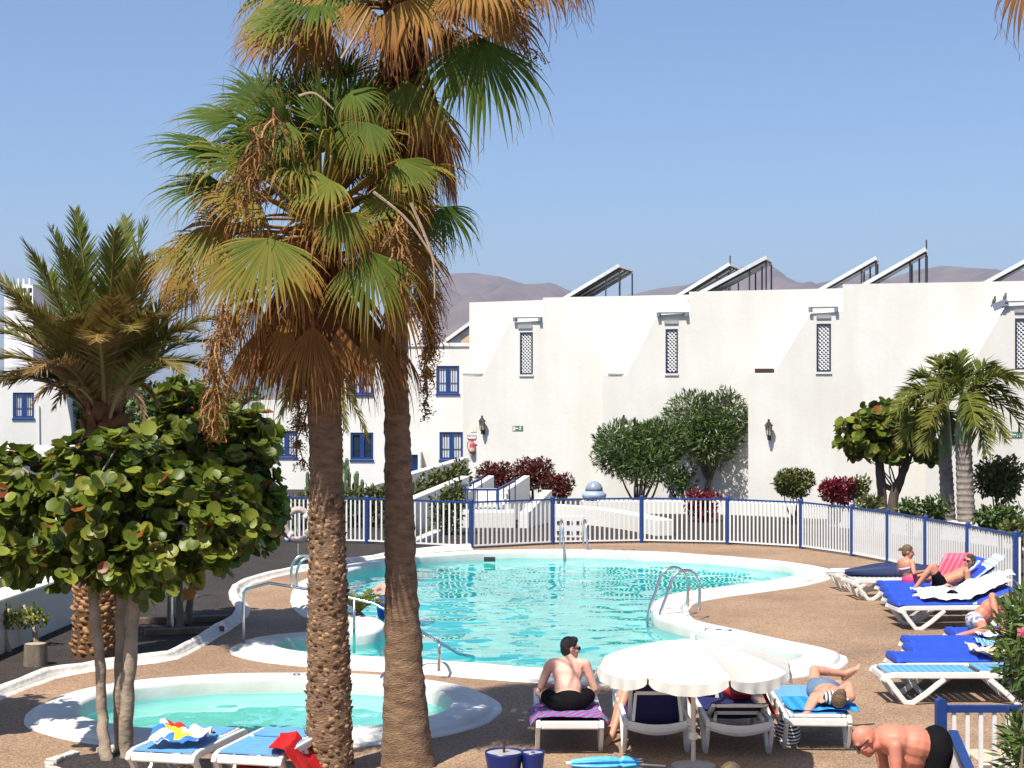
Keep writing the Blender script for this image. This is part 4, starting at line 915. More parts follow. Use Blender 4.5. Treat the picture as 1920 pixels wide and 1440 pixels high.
PALMBARK = mat('fan_palm_bark', (0.10, 0.058, 0.032), 0.95, 0.35, 6, bump=1.0, bscale=30, col2=(0.28, 0.175, 0.10), stretch=(1, 1, 3.0))

# ------------------------------------------------------------------ left fan palm (nearest)
rng = np.random.default_rng(7)
D1 = 16.2
fp1 = thing('fan_palm', 'nearest fan palm with shaggy lower trunk and brown skirt of dead leaves', 'palm tree', V(*W(617, 1449, D1).xy, 0), group='two fan palms in front of the pools')
trk, TP = px_trunk('trunk', [(619, 1480, 92), (618, 1400, 84), (616, 1250, 77), (613, 1000, 64), (610, 720, 58), (604, 560, 62), (600, 430, 50), (598, 330, 30)], D1, PALMBARK, fp1, nr=230, rough=0.014, ringamp=0.010, ringstep=0.055)
boots(TP, (zat(0, 1440, D1), zat(0, 930, D1)), 54 * 18, 0.050, BOOT, fp1, rng, 'leaf_base', spiral=18, flare=0.34, tintr=(0.05, 1.0))
boots(TP, (zat(0, 600, D1), zat(0, 440, D1)), 14 * 13, 0.10, BOOTR, fp1, rng, 'leaf_base', spiral=13, flare=0.6, tintr=(0.0, 0.55))
C1 = lambda x=598, y=430, dd=0.0: W(x, y, D1 + dd)
fan1 = [  # hub px, depth, tip px, depth, facing normal, spread, dryness, droop
    (410, 285, -0.2, 255, 262, -0.5, (0.1, -0.5, 0.85), 150, 0.10, 0.35), (440, 225, 0.2, 300, 205, 0.2, (0.1, -0.55, 0.8), 150, 0.16, 0.35), (415, 345, -0.3, 255, 362, -0.5, (0, -0.55, 0.8), 140, 0.12, 0.4),
    (505, 195, 0.3, 430, 115, 0.5, (0.3, -0.8, 0.3), 150, 0.10, 0.3), (560, 195, 0.5, 520, 95, 0.9, (0.1, -1, 0.1), 150, 0.06, 0.25), (618, 245, -0.4, 622, 125, -0.3, (0, -1, 0.15), 130, 0.14, 0.1),
    (700, 245, -0.3, 690, 130, -0.1, (0, -1, 0.25), 150, 0.16, 0.55), (655, 210, 0.6, 660, 90, 1.1, (0, -1, 0.2), 150, 0.05, 0.3), (770, 190, 0.3, 830, 260, 0.2, (0.35, -0.8, 0.5), 170, 0.34, 0.7),
    (690, 230, -0.9, 655, 330, -1.0, (-0.1, -0.8, 0.6), 170, 0.30, 0.8), (620, 338, -1.0, 505, 385, -1.3, (-0.1, -0.55, 0.85), 190, 0.34, 0.7), (545, 300, -0.9, 470, 345, -1.2, (-0.2, -0.6, 0.8), 170, 0.2, 0.6),
    (506, 447, -1.1, 450, 615, -1.35, (-0.25, -0.95, 0.25), 165, 0.40, 0.35), (398, 440, -0.4, 300, 545, -0.6, (-0.3, -0.8, 0.45), 150, 0.52, 0.5), (690, 470, -1.0, 722, 640, -1.2, (0.15, -1, 0.1), 125, 0.30, 0.5),
    (832, 388, -0.3, 880, 480, -0.4, (0.4, -0.8, 0.4), 160, 0.12, 0.9), (760, 350, 0.5, 850, 420, 0.6, (0.3, -0.6, 0.7), 150, 0.14, 0.7), (480, 330, 0.6, 380, 390, 0.8, (-0.2, -0.7, 0.6), 150, 0.10, 0.7),
    (560, 260, 0.8, 470, 260, 1.2, (-0.1, -0.8, 0.5), 160, 0.02, 0.5), (640, 300, 0.8, 700, 330, 1.2, (0.2, -0.8, 0.5), 160, 0.02, 0.5), (590, 240, 0.2, 560, 150, 0.2, (0.2, -1, 0.1), 140, 0.04, 0.3), (470, 260, 0.5, 380, 240, 0.9, (-0.1, -0.8, 0.5), 150, 0.05, 0.5),
    (730, 210, 0.6, 760, 110, 0.9, (0.1, -1, 0.2), 150, 0.08, 0.5), (640, 150, 0.9, 640, 60, 1.3, (0, -1, 0.2), 150, 0.05, 0.3), (480, 190, 0.7, 400, 160, 1.0, (-0.1, -0.8, 0.5), 150, 0.12, 0.4), (560, 330, 0.9, 500, 390, 1.1, (0, -0.9, 0.4), 160, 0.05, 0.6), (345, 465, -0.1, 275, 565, -0.2, (-0.3, -0.8, 0.4), 140, 0.5, 0.6), (445, 490, -0.7, 390, 625, -0.8, (-0.2, -0.9, 0.3), 140, 0.46, 0.5), (355, 515, 0.2, 305, 610, 0.2, (-0.3, -0.8, 0.3), 130, 0.58, 0.7), (560, 480, -0.9, 540, 620, -1.0, (0, -1, 0.2), 110, 0.6, 0.5), (640, 400, -1.1, 680, 500, -1.2, (0.2, -0.9, 0.4), 150, 0.36, 0.7), (750, 300, -0.7, 830, 370, -0.9, (0.3, -0.7, 0.6), 150, 0.32, 0.7), (540, 230, -1.0, 480, 300, -1.2, (-0.2, -0.7, 0.6), 150, 0.28, 0.7), (660, 170, -0.7, 720, 220, -0.9, (0.2, -0.8, 0.5), 150, 0.26, 0.7), (780, 460, -0.2, 800, 590, -0.2, (0.2, -1, 0.2), 110, 0.55, 0.6)]
for hx, hy, hd, tx, ty, td, nr_, sp, dry, dp in fan1:
    put_leaf('frond', fan_leaf(C1(598 + (hx - 598) * 0.06, 440 + (hy - 440) * 0.12), W(hx, hy, D1 + hd), W(tx, ty, D1 + td), nr_, sp, dry, rng, nb=36, droop=dp), PALMG, fp1)
for k in range(30):
    a = 2 * math.pi * (k * 0.381966); e = R(72 - 88 * (k / 29)); dv = V(math.cos(a) * math.cos(e), math.sin(a) * math.cos(e) * 0.9 + 0.05, math.sin(e)); c0 = W(600, 400, D1)
    hub = c0 + dv * (0.72 + 0.25 * rng.random()); hub.z -= 0.10 * math.cos(e); ax = (dv + V(0, 0, -0.28 - 0.3 * k / 29)).normalized(); nrm_ = V(-dv.x * 0.2 + 0.35 * rng.normal(), -0.7 + 0.3 * rng.normal(), 0.7)
    put_leaf('frond', fan_leaf(C1(598, 420), hub, hub + ax * (0.70 + 0.2 * rng.random()), nrm_, 150 + 30 * rng.random(), min(0.72, 0.08 + 0.54 * (k / 29) ** 1.1 + 0.18 * rng.random()), rng, nb=34, droop=0.55 + 0.4 * rng.random()), PALMG, fp1)
for k in range(46):      # skirt of dead leaves
    a = 2 * math.pi * (k + 0.5 * rng.random()) / 46 + 0.3; ring = k % 3
    r0 = 0.24 + 0.16 * ring + 0.10 * rng.random(); ca_, sa_ = math.cos(a), math.sin(a); st0 = W(602, 455 + 22 * ring, D1)
    hub = st0 + V(ca_ * r0, sa_ * r0, -0.42 - 0.06 * ring - 0.12 * rng.random()); tp_ = hub + V(ca_ * (0.18 + 0.24 * ring * rng.random()), sa_ * 0.2, -0.70 - 0.26 * rng.random())
    put_leaf('dead_frond', fan_leaf(st0 + V(ca_ * 0.12, sa_ * 0.12, 0), hub, tp_, (ca_, sa_, 0.25), 62 + 30 * rng.random(), 0.72 + 0.2 * rng.random(), rng, nb=22, droop=0.9, tipdry=0.12, width=0.8), PALMG, fp1)
for hx, hy, hd, tx, ty, td in ((745, 540, -0.3, 770, 690, -0.3), (480, 560, -0.5, 455, 690, -0.6), (440, 590, -0.2, 420, 700, -0.2), (790, 520, 0.2, 815, 640, 0.2)):
    put_leaf('dead_frond', fan_leaf(C1(), W(hx, hy, D1 + hd), W(tx, ty, D1 + td), (0, -1, 0.2), 80, 0.78, rng, nb=22, droop=0.8, tipdry=0.1, width=0.8), PALMG, fp1)
for (x0, y0, x1, y1, dd, rd, n_, hu) in ((510, 205, 470, 330, -1.2, 0.34, 150, 0.35), (470, 240, 450, 390, -1.0, 0.32, 100, 0.35), (420, 380, 420, 440, 0.2, 0.28, 110, 0.15), (420, 560, 405, 740, -0.8, 0.30, 220, 0.6), (400, 640, 400, 800, -0.75, 0.20, 150, 0.65), (745, 400, 750, 520, -0.9, 0.34, 220, 0.6), (575, 640, 572, 860, 0.35, 0.20, 160, 0.45), (560, 700, 562, 800, 0.3, 0.16, 90, 0.35)):
    fruit_cluster(W(x0, y0, D1 + dd), W(x1, y1, D1 + dd), rd, n_, rng, fp1, hue=hu)

# ------------------------------------------------------------------ right fan palm (taller)
D2 = 16.6
fp2 = thing('fan_palm', 'taller fan palm with dark flared trunk, its crown cut by the top of the picture', 'palm tree', V(*W(766, 1438, D2).xy, 0), group='two fan palms in front of the pools')
trk2, TP2 = px_trunk('trunk', [(766, 1475, 124), (765, 1440, 104), (761, 1360, 88), (757, 1260, 74), (752, 1100, 60), (747, 900, 52), (742, 660, 42), (745, 400, 44), (752, 200, 56), (756, 60, 62), (758, -80, 40)], D2, PALMBARK, fp2, nr=260, rough=0.016, ringamp=0.004, ringstep=0.06)
boots(TP2, (zat(0, 240, D2), zat(0, -60, D2)), 14 * 15, 0.11, BOOTR, fp2, rng, 'leaf_base', spiral=14, flare=0.7, tintr=(0.0, 0.6))
C2 = lambda x=756, y=20: W(x, y, D2)
fan2 = [(898, 70, -0.6, 930, 290, -0.9, (0.3, -0.95, 0.15), 135, 0.14, 0.55), (545, 25, -0.5, 425, 75, -0.8, (-0.1, -0.6, 0.8), 160, 0.30, 0.7), (600, -10, -0.7, 500, 60, -1.1, (-0.1, -0.7, 0.7), 170, 0.16, 0.6), (520, 60, 0.4, 415, 120, 0.3, (-0.2, -0.8, 0.5), 130, 0.70, 0.7),
        (930, -40, -0.6, 985, 60, -0.8, (0.1, -0.9, 0.3), 150, 0.66, 0.8), (870, -30, -0.9, 900, 75, -1.1, (0.1, -0.9, 0.3), 150, 0.66, 0.8), (1010, -45, -0.2, 1075, 45, -0.4, (0.2, -0.8, 0.4), 140, 0.75, 0.9), (680, 5, -0.9, 640, 110, -1.2, (-0.1, -0.9, 0.3), 120, 0.70, 0.8),
        (735, 20, -1.0, 720, 150, -1.2, (0, -1, 0.2), 90, 0.74, 0.6), (640, -60, -0.6, 560, 30, -0.9, (-0.2, -0.8, 0.5), 160, 0.10, 0.5), (820, -80, -0.6, 860, 0, -1.0, (0.2, -0.8, 0.5), 160, 0.12, 0.5), (820, 60, 0.6, 900, 150, 0.7, (0.3, -0.8, 0.4), 130, 0.55, 0.9),
        (760, 150, -0.7, 770, 270, -0.9, (0, -1, 0.3), 110, 0.34, 0.8), (800, 180, -0.6, 835, 330, -0.7, (0.2, -1, 0.2), 90, 0.66, 0.7), (830, 230, -0.3, 855, 350, -0.3, (0.3, -1, 0.1), 80, 0.8, 0.6), (600, 40, 0.5, 580, 150, 0.6, (-0.1, -0.9, 0.2), 110, 0.8, 0.8), (1060, -50, 0.2, 1110, 30, 0.1, (0.3, -0.8, 0.3), 100, 0.85, 1.0), (930, 20, 0.4, 1010, 90, 0.5, (0.3, -0.8, 0.3), 90, 0.85, 0.9),
        (700, -120, 0.3, 600, -200, 0.4, (0, -0.8, 0.6), 160, 0.05, 0.4), (820, -120, 0.3, 900, -200, 0.4, (0, -0.8, 0.6), 160, 0.05, 0.4), (760, -150, -0.3, 760, -280, -0.5, (0, -1, 0.3), 160, 0.05, 0.3), (500, -60, 0.2, 400, -60, 0.2, (0, -0.7, 0.7), 150, 0.1, 0.6), (1000, -120, 0, 1100, -130, 0, (0, -0.7, 0.7), 150, 0.1, 0.6)]
for hx, hy, hd, tx, ty, td, nr_, sp, dry, dp in fan2:
    put_leaf('frond' if dry < 0.6 else 'dead_frond', fan_leaf(C2(756 + (hx - 756) * 0.08, 10 + (hy - 10) * 0.15), W(hx, hy, D2 + hd), W(tx, ty, D2 + td), nr_, sp, dry, rng, nb=32, droop=dp), PALMG, fp2)
for k in range(26):
    a = 2 * math.pi * (k * 0.381966); e = R(60 - 80 * (k / 25)); dv = V(math.cos(a) * math.cos(e), math.sin(a) * math.cos(e) * 0.9, math.sin(e)); c0 = W(756, -10, D2)
    hub = c0 + dv * (0.8 + 0.3 * rng.random()); ax = (dv + V(0, 0, -0.35 - 0.5 * k / 25)).normalized()
    put_leaf('frond', fan_leaf(C2(756, 10), hub, hub + ax * (0.75 + 0.2 * rng.random()), V(0, -0.7, 0.75), 140 + 30 * rng.random(), min(0.8, 0.08 + 0.6 * (k / 25) ** 1.3 + 0.15 * rng.random()), rng, nb=32, droop=0.6 + 0.4 * rng.random()), PALMG, fp2)
for k in range(26):
    a = 2 * math.pi * k / 13 + 0.4 * rng.random(); lay = k // 13; r0 = 0.26 + 0.14 * rng.random(); ca_, sa_ = math.cos(a), math.sin(a); st0 = W(752, 90 + 70 * lay, D2)
    hub = st0 + V(ca_ * r0 + 0.10 * lay, sa_ * r0, -0.40 - 0.2 * rng.random()); tp_ = hub + V(ca_ * 0.14, sa_ * 0.14, -0.75 - 0.25 * rng.random())
    put_leaf('dead_frond', fan_leaf(st0, hub, tp_, (ca_, sa_, 0.25), 50 + 25 * rng.random(), 0.76 + 0.18 * rng.random(), rng, nb=20, droop=0.8, tipdry=0.1, width=0.75), PALMG, fp2)
for (x0, y0, x1, y1, dd, rd, n_, hu) in ((790, 380, 800, 560, -0.5, 0.30, 220, 0.6), (720, 300, 725, 480, -0.6, 0.32, 220, 0.45), (800, 540, 812, 640, -0.4, 0.22, 170, 0.45), (805, 620, 802, 700, -0.4, 0.16, 130, 0.7), (800, 690, 796, 775, -0.4, 0.10, 60, 0.12), (950, 0, 1000, 100, -0.4, 0.25, 40, 0.35), (840, 40, 850, 150, 0.3, 0.2, 90, 0.1)):
    fruit_cluster(W(x0, y0, D2 + dd), W(x1, y1, D2 + dd), rd, n_, rng, fp2, hue=hu)
for pts in ([(560, 180), (590, 175), (625, 205)], [(640, 110), (670, 60), (690, 20)], [(770, 380), (810, 480), (815, 560)], [(700, 360), (770, 420), (840, 530)], [(545, 400), (500, 330), (480, 320)]):
    fpx = fp1 if pts[0][0] < 600 or pts[0][0] == 700 else fp2
    MB().tube(catmull([W(x, y, 15.3) for x, y in pts], 5, closed=False), [0.016 - 0.0008 * i for i in range(11)], 5).build('bare_stalk', mat('dry_stalk', (0.34, 0.25, 0.17), 0.8), fpx, world=True)

# tufts of a further palm at the top right corner
fp3 = thing('overhanging_palm_frond', 'dry palm frond tip hanging into the top right corner', 'palm frond', W(1930, -60, 14))
put_leaf('blade', fan_leaf(W(2000, -300, 14), W(1930, -80, 14), W(1895, 75, 14), (0, -1, 0.1), 60, 0.75, rng, nb=16, droop=0.6), PALMG, fp3)

# ------------------------------------------------------------------ date palm on the left
D3 = G(180, 1231).y
dp = thing('date_palm', 'stout date palm with scaly orange trunk and feathery crown at the left', 'palm tree', G(180, 1231), group=None)
_, TP3 = px_trunk('trunk', [(180, 1236, 84), (180, 1180, 80), (180, 1100, 76), (184, 980, 74), (190, 880, 80), (196, 810, 66), (198, 770, 40)], D3, mat('date_palm_bark', (0.09, 0.045, 0.02), 0.95, 0.3, 6), dp, nr=60, rough=0.01, ringamp=0.0)
boots(TP3, (0.02, zat(0, 830, D3)), 40 * 19, 0.068, BOOTR, dp, rng, 'leaf_base', spiral=19, flare=0.55, tintr=(0.35, 1.0))
boots(TP3, (zat(0, 860, D3), zat(0, 770, D3)), 6 * 12, 0.20, BOOTR, dp, rng, 'leaf_base', spiral=12, flare=0.45, tintr=(0.1, 0.6))
tips = [(-90, 640, 0.6, .4), (-40, 500, 0.8, .3), (60, 480, 1.0, .2), (335, 530, 0.9, .35), (375, 620, -0.8, .5), (300, 590, -1.2, .55), (20, 580, -1.4, .5), (-80, 760, 0.0, .6), (140, 394, 0.5, .15), (97, 428, 0.2, .2), (44, 452, -0.3, .25), (215, 432, -0.6, .3), (238, 408, 0.8, .15), (272, 412, 0.3, .1), (306, 470, 0.4, .5), (120, 470, -0.8, .25), (352, 560, -0.4, .3), (410, 600, 0.6, .25), (2, 540, -0.9, .5), (-70, 600, -0.3, .45), (-60, 690, -0.8, .5), (212, 560, -1.6, .6), (118, 600, -1.4, .5),
        (330, 640, -1.0, .4), (390, 690, 0.2, .3), (30, 620, 1.0, .2), (-20, 730, 0.8, .3), (60, 700, -1.5, .78), (270, 480, -1.0, .45), (420, 650, 1.2, .2), (180, 640, -2.0, .62), (250, 620, -1.9, .5), (340, 700, -1.4, .5), (20, 720, 0.2, .4), (150, 510, -0.2, .2)]
cz3 = W(197, 790, D3)
for x, y, dd, tn in tips:
    tp_ = W(x, y, D3 + dd); b0 = cz3 + V((tp_.x - cz3.x) * 0.06, dd * 0.06, 0.0); hor = (tp_ - b0); hor.z = 0
    up_ = 0.62 if tp_.z > cz3.z + 1.6 else 0.95
    ctrl = b0.lerp(tp_, 0.5) + V(-hor.x * 0.06, -hor.y * 0.06, (0.26 if tp_.z > cz3.z + 1.6 else 0.46) * hor.length + 0.12)
    put_pinnate(pinnate(b0, ctrl, tp_, 0.52, rng, tint=tn, n=92, rach=0.040, plume=0.16, hang=0.10, wleaf=0.0165), DATEG, dp)
tp_ = W(277, 800, D3 - 1.4); put_pinnate(pinnate(cz3 + V(0.1, -0.2, 0), W(235, 655, D3 - 1.4), tp_, 0.17, rng, tint=0.95, n=50, rach=0.03, hang=0.8, wleaf=0.016), DATEG, dp, 'dead_frond')
for x, y, dd in ((60, 760, -1.0), (100, 770, 0.9), (300, 770, 0.4)):
    put_pinnate(pinnate(cz3, W((x + 197) / 2, 660, D3 + dd), W(x, y, D3 + dd), 0.25, rng, tint=0.75, n=50, rach=0.03, hang=0.4, wleaf=0.016), DATEG, dp, 'dead_frond')

# smaller date palm further back
D4 = 34.0
dp2 = thing('slender_date_palm', 'slender date palm with drooping fronds half hidden behind the nearest palm trunk', 'palm tree', V(*W(592, 1085, D4).xy, 0))
_, TP4 = px_trunk('trunk', [(592, 1085, 16), (590, 900, 14), (586, 800, 15), (584, 700, 22)], D4, mat('orange_palm_bark', (0.16, 0.065, 0.025), 0.95, 0.3, 6, bump=0.8, bscale=20), dp2, nr=60, rough=0.02)
cz4 = W(584, 705, D4)
for x, y, dd, tn in ((692, 832, -0.2, .45), (650, 812, -0.8, .4), (668, 760, 0.5, .35), (452, 700, 0.2, .2), (440, 762, -0.4, .55), (522, 800, -0.8, .3), (480, 690, 0.8, .15), (545, 640, 0.5, .2), (640, 650, 0.6, .2), (620, 790, -1.2, .4), (545, 770, 1.0, .25), (690, 700, 1.0, .2), (500, 730, -1.2, .3), (420, 720, 0.9, .2)):
    tp_ = W(x, y, D4 + dd); c_ = cz4.lerp(tp_, 0.5) + V(0, 0, 0.75 + 0.2 * abs(tp_.x - cz4.x)); put_pinnate(pinnate(cz4, c_, tp_, 0.36, rng, tint=tn, n=54, rach=0.03, hang=0.45, wleaf=0.022), DATEG, dp2)

# ------------------------------------------------------------------ twin ringed palms on the right
TRK_GREY = mat('pale_ringed_trunk', (0.16, 0.125, 0.10), 0.9, 0.25, 5, bump=0.5, bscale=18, col2=(0.30, 0.25, 0.21))
SHAFT = mat('green_crownshaft', (0.10, 0.15, 0.055), 0.4, 0.25, 3, col2=(0.17, 0.20, 0.09))
def royal(x, ytop, yb, w, d, seed, tips, label):
    r_ = np.random.default_rng(seed); t = thing('bottle_palm', label, 'palm tree', V(*W(x, yb, d).xy, 0), group='twin ringed palms')
    px_trunk('trunk', [(x + 8, yb, w * 1.1), (x + 4, (yb + ytop + 85) / 2, w), (x, ytop + 85, w * 0.92)], d, TRK_GREY, t, nr=110, rough=0.012, ringamp=0.022, ringstep=0.16)
    px_trunk('crownshaft', [(x, ytop + 92, w * 1.0), (x, ytop + 70, w * 1.05), (x + 1, ytop + 30, w * 0.75), (x + 2, ytop - 8, w * 0.42)], d, SHAFT, t, nr=30, rough=0.004, ringamp=0.0)
    c = W(x + 2, ytop, d)
    for tx, ty, dd, tn in tips:
        tp_ = W(tx, ty, d + dd); ct = c.lerp(tp_, 0.5) + V(0, 0, 0.35 + 0.28 * abs(tp_.x - c.x)); put_pinnate(pinnate(c, ct, tp_, 0.62, r_, tint=tn * 0.55, n=52, rach=0.03, plume=0.5, hang=0.35, wleaf=0.026), DATEG, t)
    return t
royal(1806, 738, 1020, 31, 42.5, 3, [(1915, 770, -0.3, .5), (1900, 715, 0.4, .3), (1860, 690, 0.6, .2), (1795, 668, 0.2, .15), (1885, 830, -0.6, .45), (1850, 850, -1.2, .45), (1935, 830, 0.3, .5), (1760, 690, -0.4, .3), (1925, 725, -0.8, .35), (1745, 745, -1.0, .3), (1830, 800, -1.4, .4)], 'front palm of the twin ringed palms, with pale thicker trunk')
royal(1772, 765, 1012, 25, 44.0, 4, [(1665, 795, -0.2, .5), (1685, 745, 0.3, .4), (1712, 705, 0.5, .2), (1752, 672, 0.3, .15), (1690, 840, -0.6, .55), (1730, 850, -1.0, .5), (1790, 700, 0.8, .2), (1840, 740, 0.7, .2), (1680, 770, -1.0, .45), (1800, 850, 0.7, .3), (1740, 800, -1.3, .62)], 'rear palm of the twin ringed palms, with darker thinner trunk')

# ------------------------------------------------------------------ sea grape trees
def grape(name, label, base, ells, n, size, seed, trunks, single=0, bark=BARK):
    r_ = np.random.default_rng(seed); t = thing(name, label, 'tree', base)
    for path, r0, r1 in trunks:
        pts = catmull([Vector(p) - Vector(base) for p in path], 5, closed=False); k = len(pts)
        MB().tube([p + V(*(r_.normal(size=3) * 0.006)) for p in pts], [(r0 + (r1 - r0) * i / (k - 1)) * (1 + 0.07 * r_.normal()) * (1.35 if i == 0 else 1) for i in range(k)], 10).build('trunk', bark, t, smooth=True)
    mb = MB()
    for k in range(22):
        e = ells[k % len(ells)]; s_ = Vector(trunks[k % len(trunks)][0][-1]) - Vector(base); d = Vector(r_.normal(size=3)).normalized(); tip = Vector(e[:3]) + Vector((d.x * e[3], d.y * e[4], d.z * e[5])) * 0.85
        limb(mb, s_ - V(0, 0, 0.1), tip, 0.03, 0.008, r_, 0.15)
    mb.build('limb', bark, t, smooth=True)
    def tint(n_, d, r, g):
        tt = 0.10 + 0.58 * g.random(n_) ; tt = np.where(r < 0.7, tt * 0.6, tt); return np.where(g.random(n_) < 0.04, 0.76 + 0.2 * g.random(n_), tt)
    nc = n // 7; Pc, dc, rc = crown_points(ells, nc, r_, 0.33); idx = np.repeat(np.arange(nc), 7); n = len(idx)      # leaves stand in rosettes on the twig ends
    d = dc[idx] + r_.normal(size=(n, 3)) * 0.12; r = rc[idx]; ax = dc[idx] * 0.6 + np.array([0, 0, 0.45]) + r_.normal(size=(n, 3)) * 0.15
    tg = r_.normal(size=(n, 3)); tg -= ax * (np.sum(tg * ax, 1) / np.sum(ax * ax, 1))[:, None]; tg /= np.linalg.norm(tg, axis=1, keepdims=True)
    xdir = tg + ax * (0.15 + 0.7 * r_.random(n))[:, None] + np.array([0, 0, -0.18]); P = Pc[idx] + tg * 0.02 + r_.normal(size=(n, 3)) * size * 0.16
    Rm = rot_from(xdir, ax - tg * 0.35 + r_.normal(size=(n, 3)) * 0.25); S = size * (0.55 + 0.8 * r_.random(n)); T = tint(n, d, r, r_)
    base_l = leaf_shape('round'); score = r - d[:, 1] * 0.55 + S * 1.0
    sel = np.argsort(-score)[:single] if single else np.array([], int); rest = np.setdiff1d(np.arange(n), sel)
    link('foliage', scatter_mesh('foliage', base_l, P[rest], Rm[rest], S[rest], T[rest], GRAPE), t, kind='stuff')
    lib = {}
    for i in sel:
        q = round(float(T[i]) * 12) / 12
        if q not in lib: lib[q] = np_mesh('leaf', base_l[0], base_l[1], GRAPE, np.full(len(base_l[0]), q))
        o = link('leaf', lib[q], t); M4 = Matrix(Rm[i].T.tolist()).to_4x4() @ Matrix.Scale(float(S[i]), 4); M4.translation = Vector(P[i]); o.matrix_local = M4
    return t
gb = G(215, 1424); gd = gb.y; lw = lambda x, y, dd=0.0: W(x, y, gd + dd)
def el(x, y, dd, rx, ry, rz, d0, b): c = W(x, y, d0 + dd) - Vector(b); return (c.x, c.y, c.z, rx, ry, rz)
grape('sea_grape_tree', 'near round leafed sea grape tree on three thin trunks at the left', gb,
      [el(70, 985, 0, 0.62, 0.7, 0.52, gd, gb), el(180, 930, 0, 0.72, 0.85, 0.62, gd, gb), el(300, 970, 0.1, 0.75, 0.8, 0.62, gd, gb), el(390, 975, 0.2, 0.55, 0.7, 0.48, gd, gb), el(120, 1050, -0.2, 0.6, 0.6, 0.30, gd, gb), el(280, 1050, -0.2, 0.75, 0.65, 0.32, gd, gb), el(240, 870, 0.2, 0.5, 0.6, 0.35, gd, gb), el(20, 900, 0.1, 0.4, 0.5, 0.35, gd, gb)],
      4900, 0.125, 21, [([G(200, 1432), lw(192, 1350), lw(186, 1230), lw(175, 1120), lw(165, 1010)], 0.062, 0.046), ([G(238, 1426), lw(238, 1330, -0.1), lw(247, 1200, -0.1), lw(255, 1080, -0.1), lw(270, 980)], 0.078, 0.058), ([G(226, 1412), lw(224, 1300, 0.15), lw(226, 1180, 0.15), lw(228, 1080, 0.2), lw(220, 980, 0.2)], 0.062, 0.05)], single=300, bark=mat('pale_tan_bark', (0.19, 0.145, 0.10), 0.9, 0.3, 5, bump=0.7, bscale=20, col2=(0.36, 0.28, 0.20)))
g2 = G(338, 1180); g2d = g2.y
grape('sea_grape_tree', 'second sea grape tree with bright round leaves behind the near one', g2,
      [el(360, 830, 0, 0.65, 0.8, 0.75, g2d, g2), el(440, 900, -0.4, 0.65, 0.8, 0.75, g2d, g2), el(482, 960, -0.6, 0.42, 0.6, 0.45, g2d, g2), el(390, 960, 0, 0.9, 0.9, 0.7, g2d, g2), el(345, 765, -0.1, 0.5, 0.5, 0.42, g2d, g2), el(465, 815, -0.2, 0.42, 0.5, 0.45, g2d, g2), el(300, 900, 0.3, 0.8, 0.9, 0.8, g2d, g2), el(440, 1020, -0.3, 0.5, 0.6, 0.35, g2d, g2)],
      4200, 0.195, 22, [([G(338, 1180), W(336, 1100, g2d), W(345, 1000, g2d)], 0.07, 0.055), ([G(318, 1176), W(320, 1100, g2d), W(305, 1000, g2d)], 0.06, 0.05), ([G(352, 1172), W(362, 1090, g2d + .3), W(400, 1000, g2d)], 0.06, 0.05)], single=150)
g3 = pw(1655, 0, 45.5); 
grape('sea_grape_tree', 'dark trunked sea grape tree in front of the white wall beside the twin palms', g3,
      [el(1620, 815, 0, 0.75, 0.8, 0.62, 45.5, g3), el(1690, 800, 0, 0.8, 0.8, 0.72, 45.5, g3), el(1735, 840, 0, 0.5, 0.6, 0.35, 45.5, g3), el(1655, 780, 0, 0.7, 0.7, 0.45, 45.5, g3), el(1670, 845, 0, 0.75, 0.6, 0.28, 45.5, g3)],
      1700, 0.23, 23, [([pw(1655, 0, 45.5), W(1654, 930, 45.5), W(1650, 880, 45.5), W(1645, 850, 45.5)], 0.17, 0.10), ([pw(1672, 0, 45.4), W(1676, 930, 45.4), W(1690, 895, 45.4), W(1705, 855, 45.4)], 0.15, 0.10), ([W(1652, 905, 45.5), W(1668, 915, 45.5), W(1684, 920, 45.5)], 0.08, 0.08)], bark=DARKBARK)

near_tree = bpy.data.objects['sea_grape_tree']
side = copy_tree(near_tree); side.location = (-7.6, 17.6, 0); side.scale = (1.15, 1.15, 1.35); side.rotation_euler = (0, 0, 2.6)
side['label'] = 'sea grape tree past the left edge whose shade falls on the paddling pool rim'
# ------------------------------------------------------------------ shrubs and bushes behind the fence
def bush(name, label, x, y, rxp, ryp, d, n, kind, size, m, seed, **kw):
    b = pw(x, 0, d); c = W(x, y, d); rx_, rz_ = rxp / F * d, ryp / F * d; g_ = np.random.default_rng(seed); ells = []
    for k in range(kw.pop('lobes', 5)):
        a = 2 * math.pi * k / 5; ells.append((math.cos(a) * rx_ * 0.42, math.sin(a) * rx_ * 0.4, c.z + math.sin(a * 2 + 1) * rz_ * 0.3, rx_ * 0.62, rx_ * 0.6, rz_ * 0.68))
    return shrub(name, label, kw.pop('cat', 'bush'), b, ells, n, kind, size, m, seed, **kw)
bush('oleander_tree', 'wide oleander tree with white flowers and several thin trunks', 1198, 846, 90, 62, 54, 12000, 'lance', 0.21, OLEA, 31, shell=0.28, cat='tree', stems=8, stem_r=0.05, flowers=14, flower_m=PETAL, lobes=6, fork=None, bark=BARK)
bush('oleander_tree', 'taller oleander tree with cream flowers against the wall corner', 1322, 800, 80, 74, 56, 9500, 'lance', 0.22, OLEA, 32, shell=0.3, cat='tree', stems=9, stem_r=0.08, flowers=18, flower_m=PETAL, lobes=6, fork=(0.15, 0, 0.9), bark=BARK)
bush('red_bush', 'dark red bush above the blue stair railing', 928, 893, 36, 28, 52, 2600, 'oval', 0.10, REDB, 33, shell=0.25, group='copper red bushes')
bush('red_bush', 'tallest dark red bush, rounded, against the white wall', 1000, 888, 38, 32, 53, 3000, 'oval', 0.10, REDB, 34, shell=0.25, group='copper red bushes')
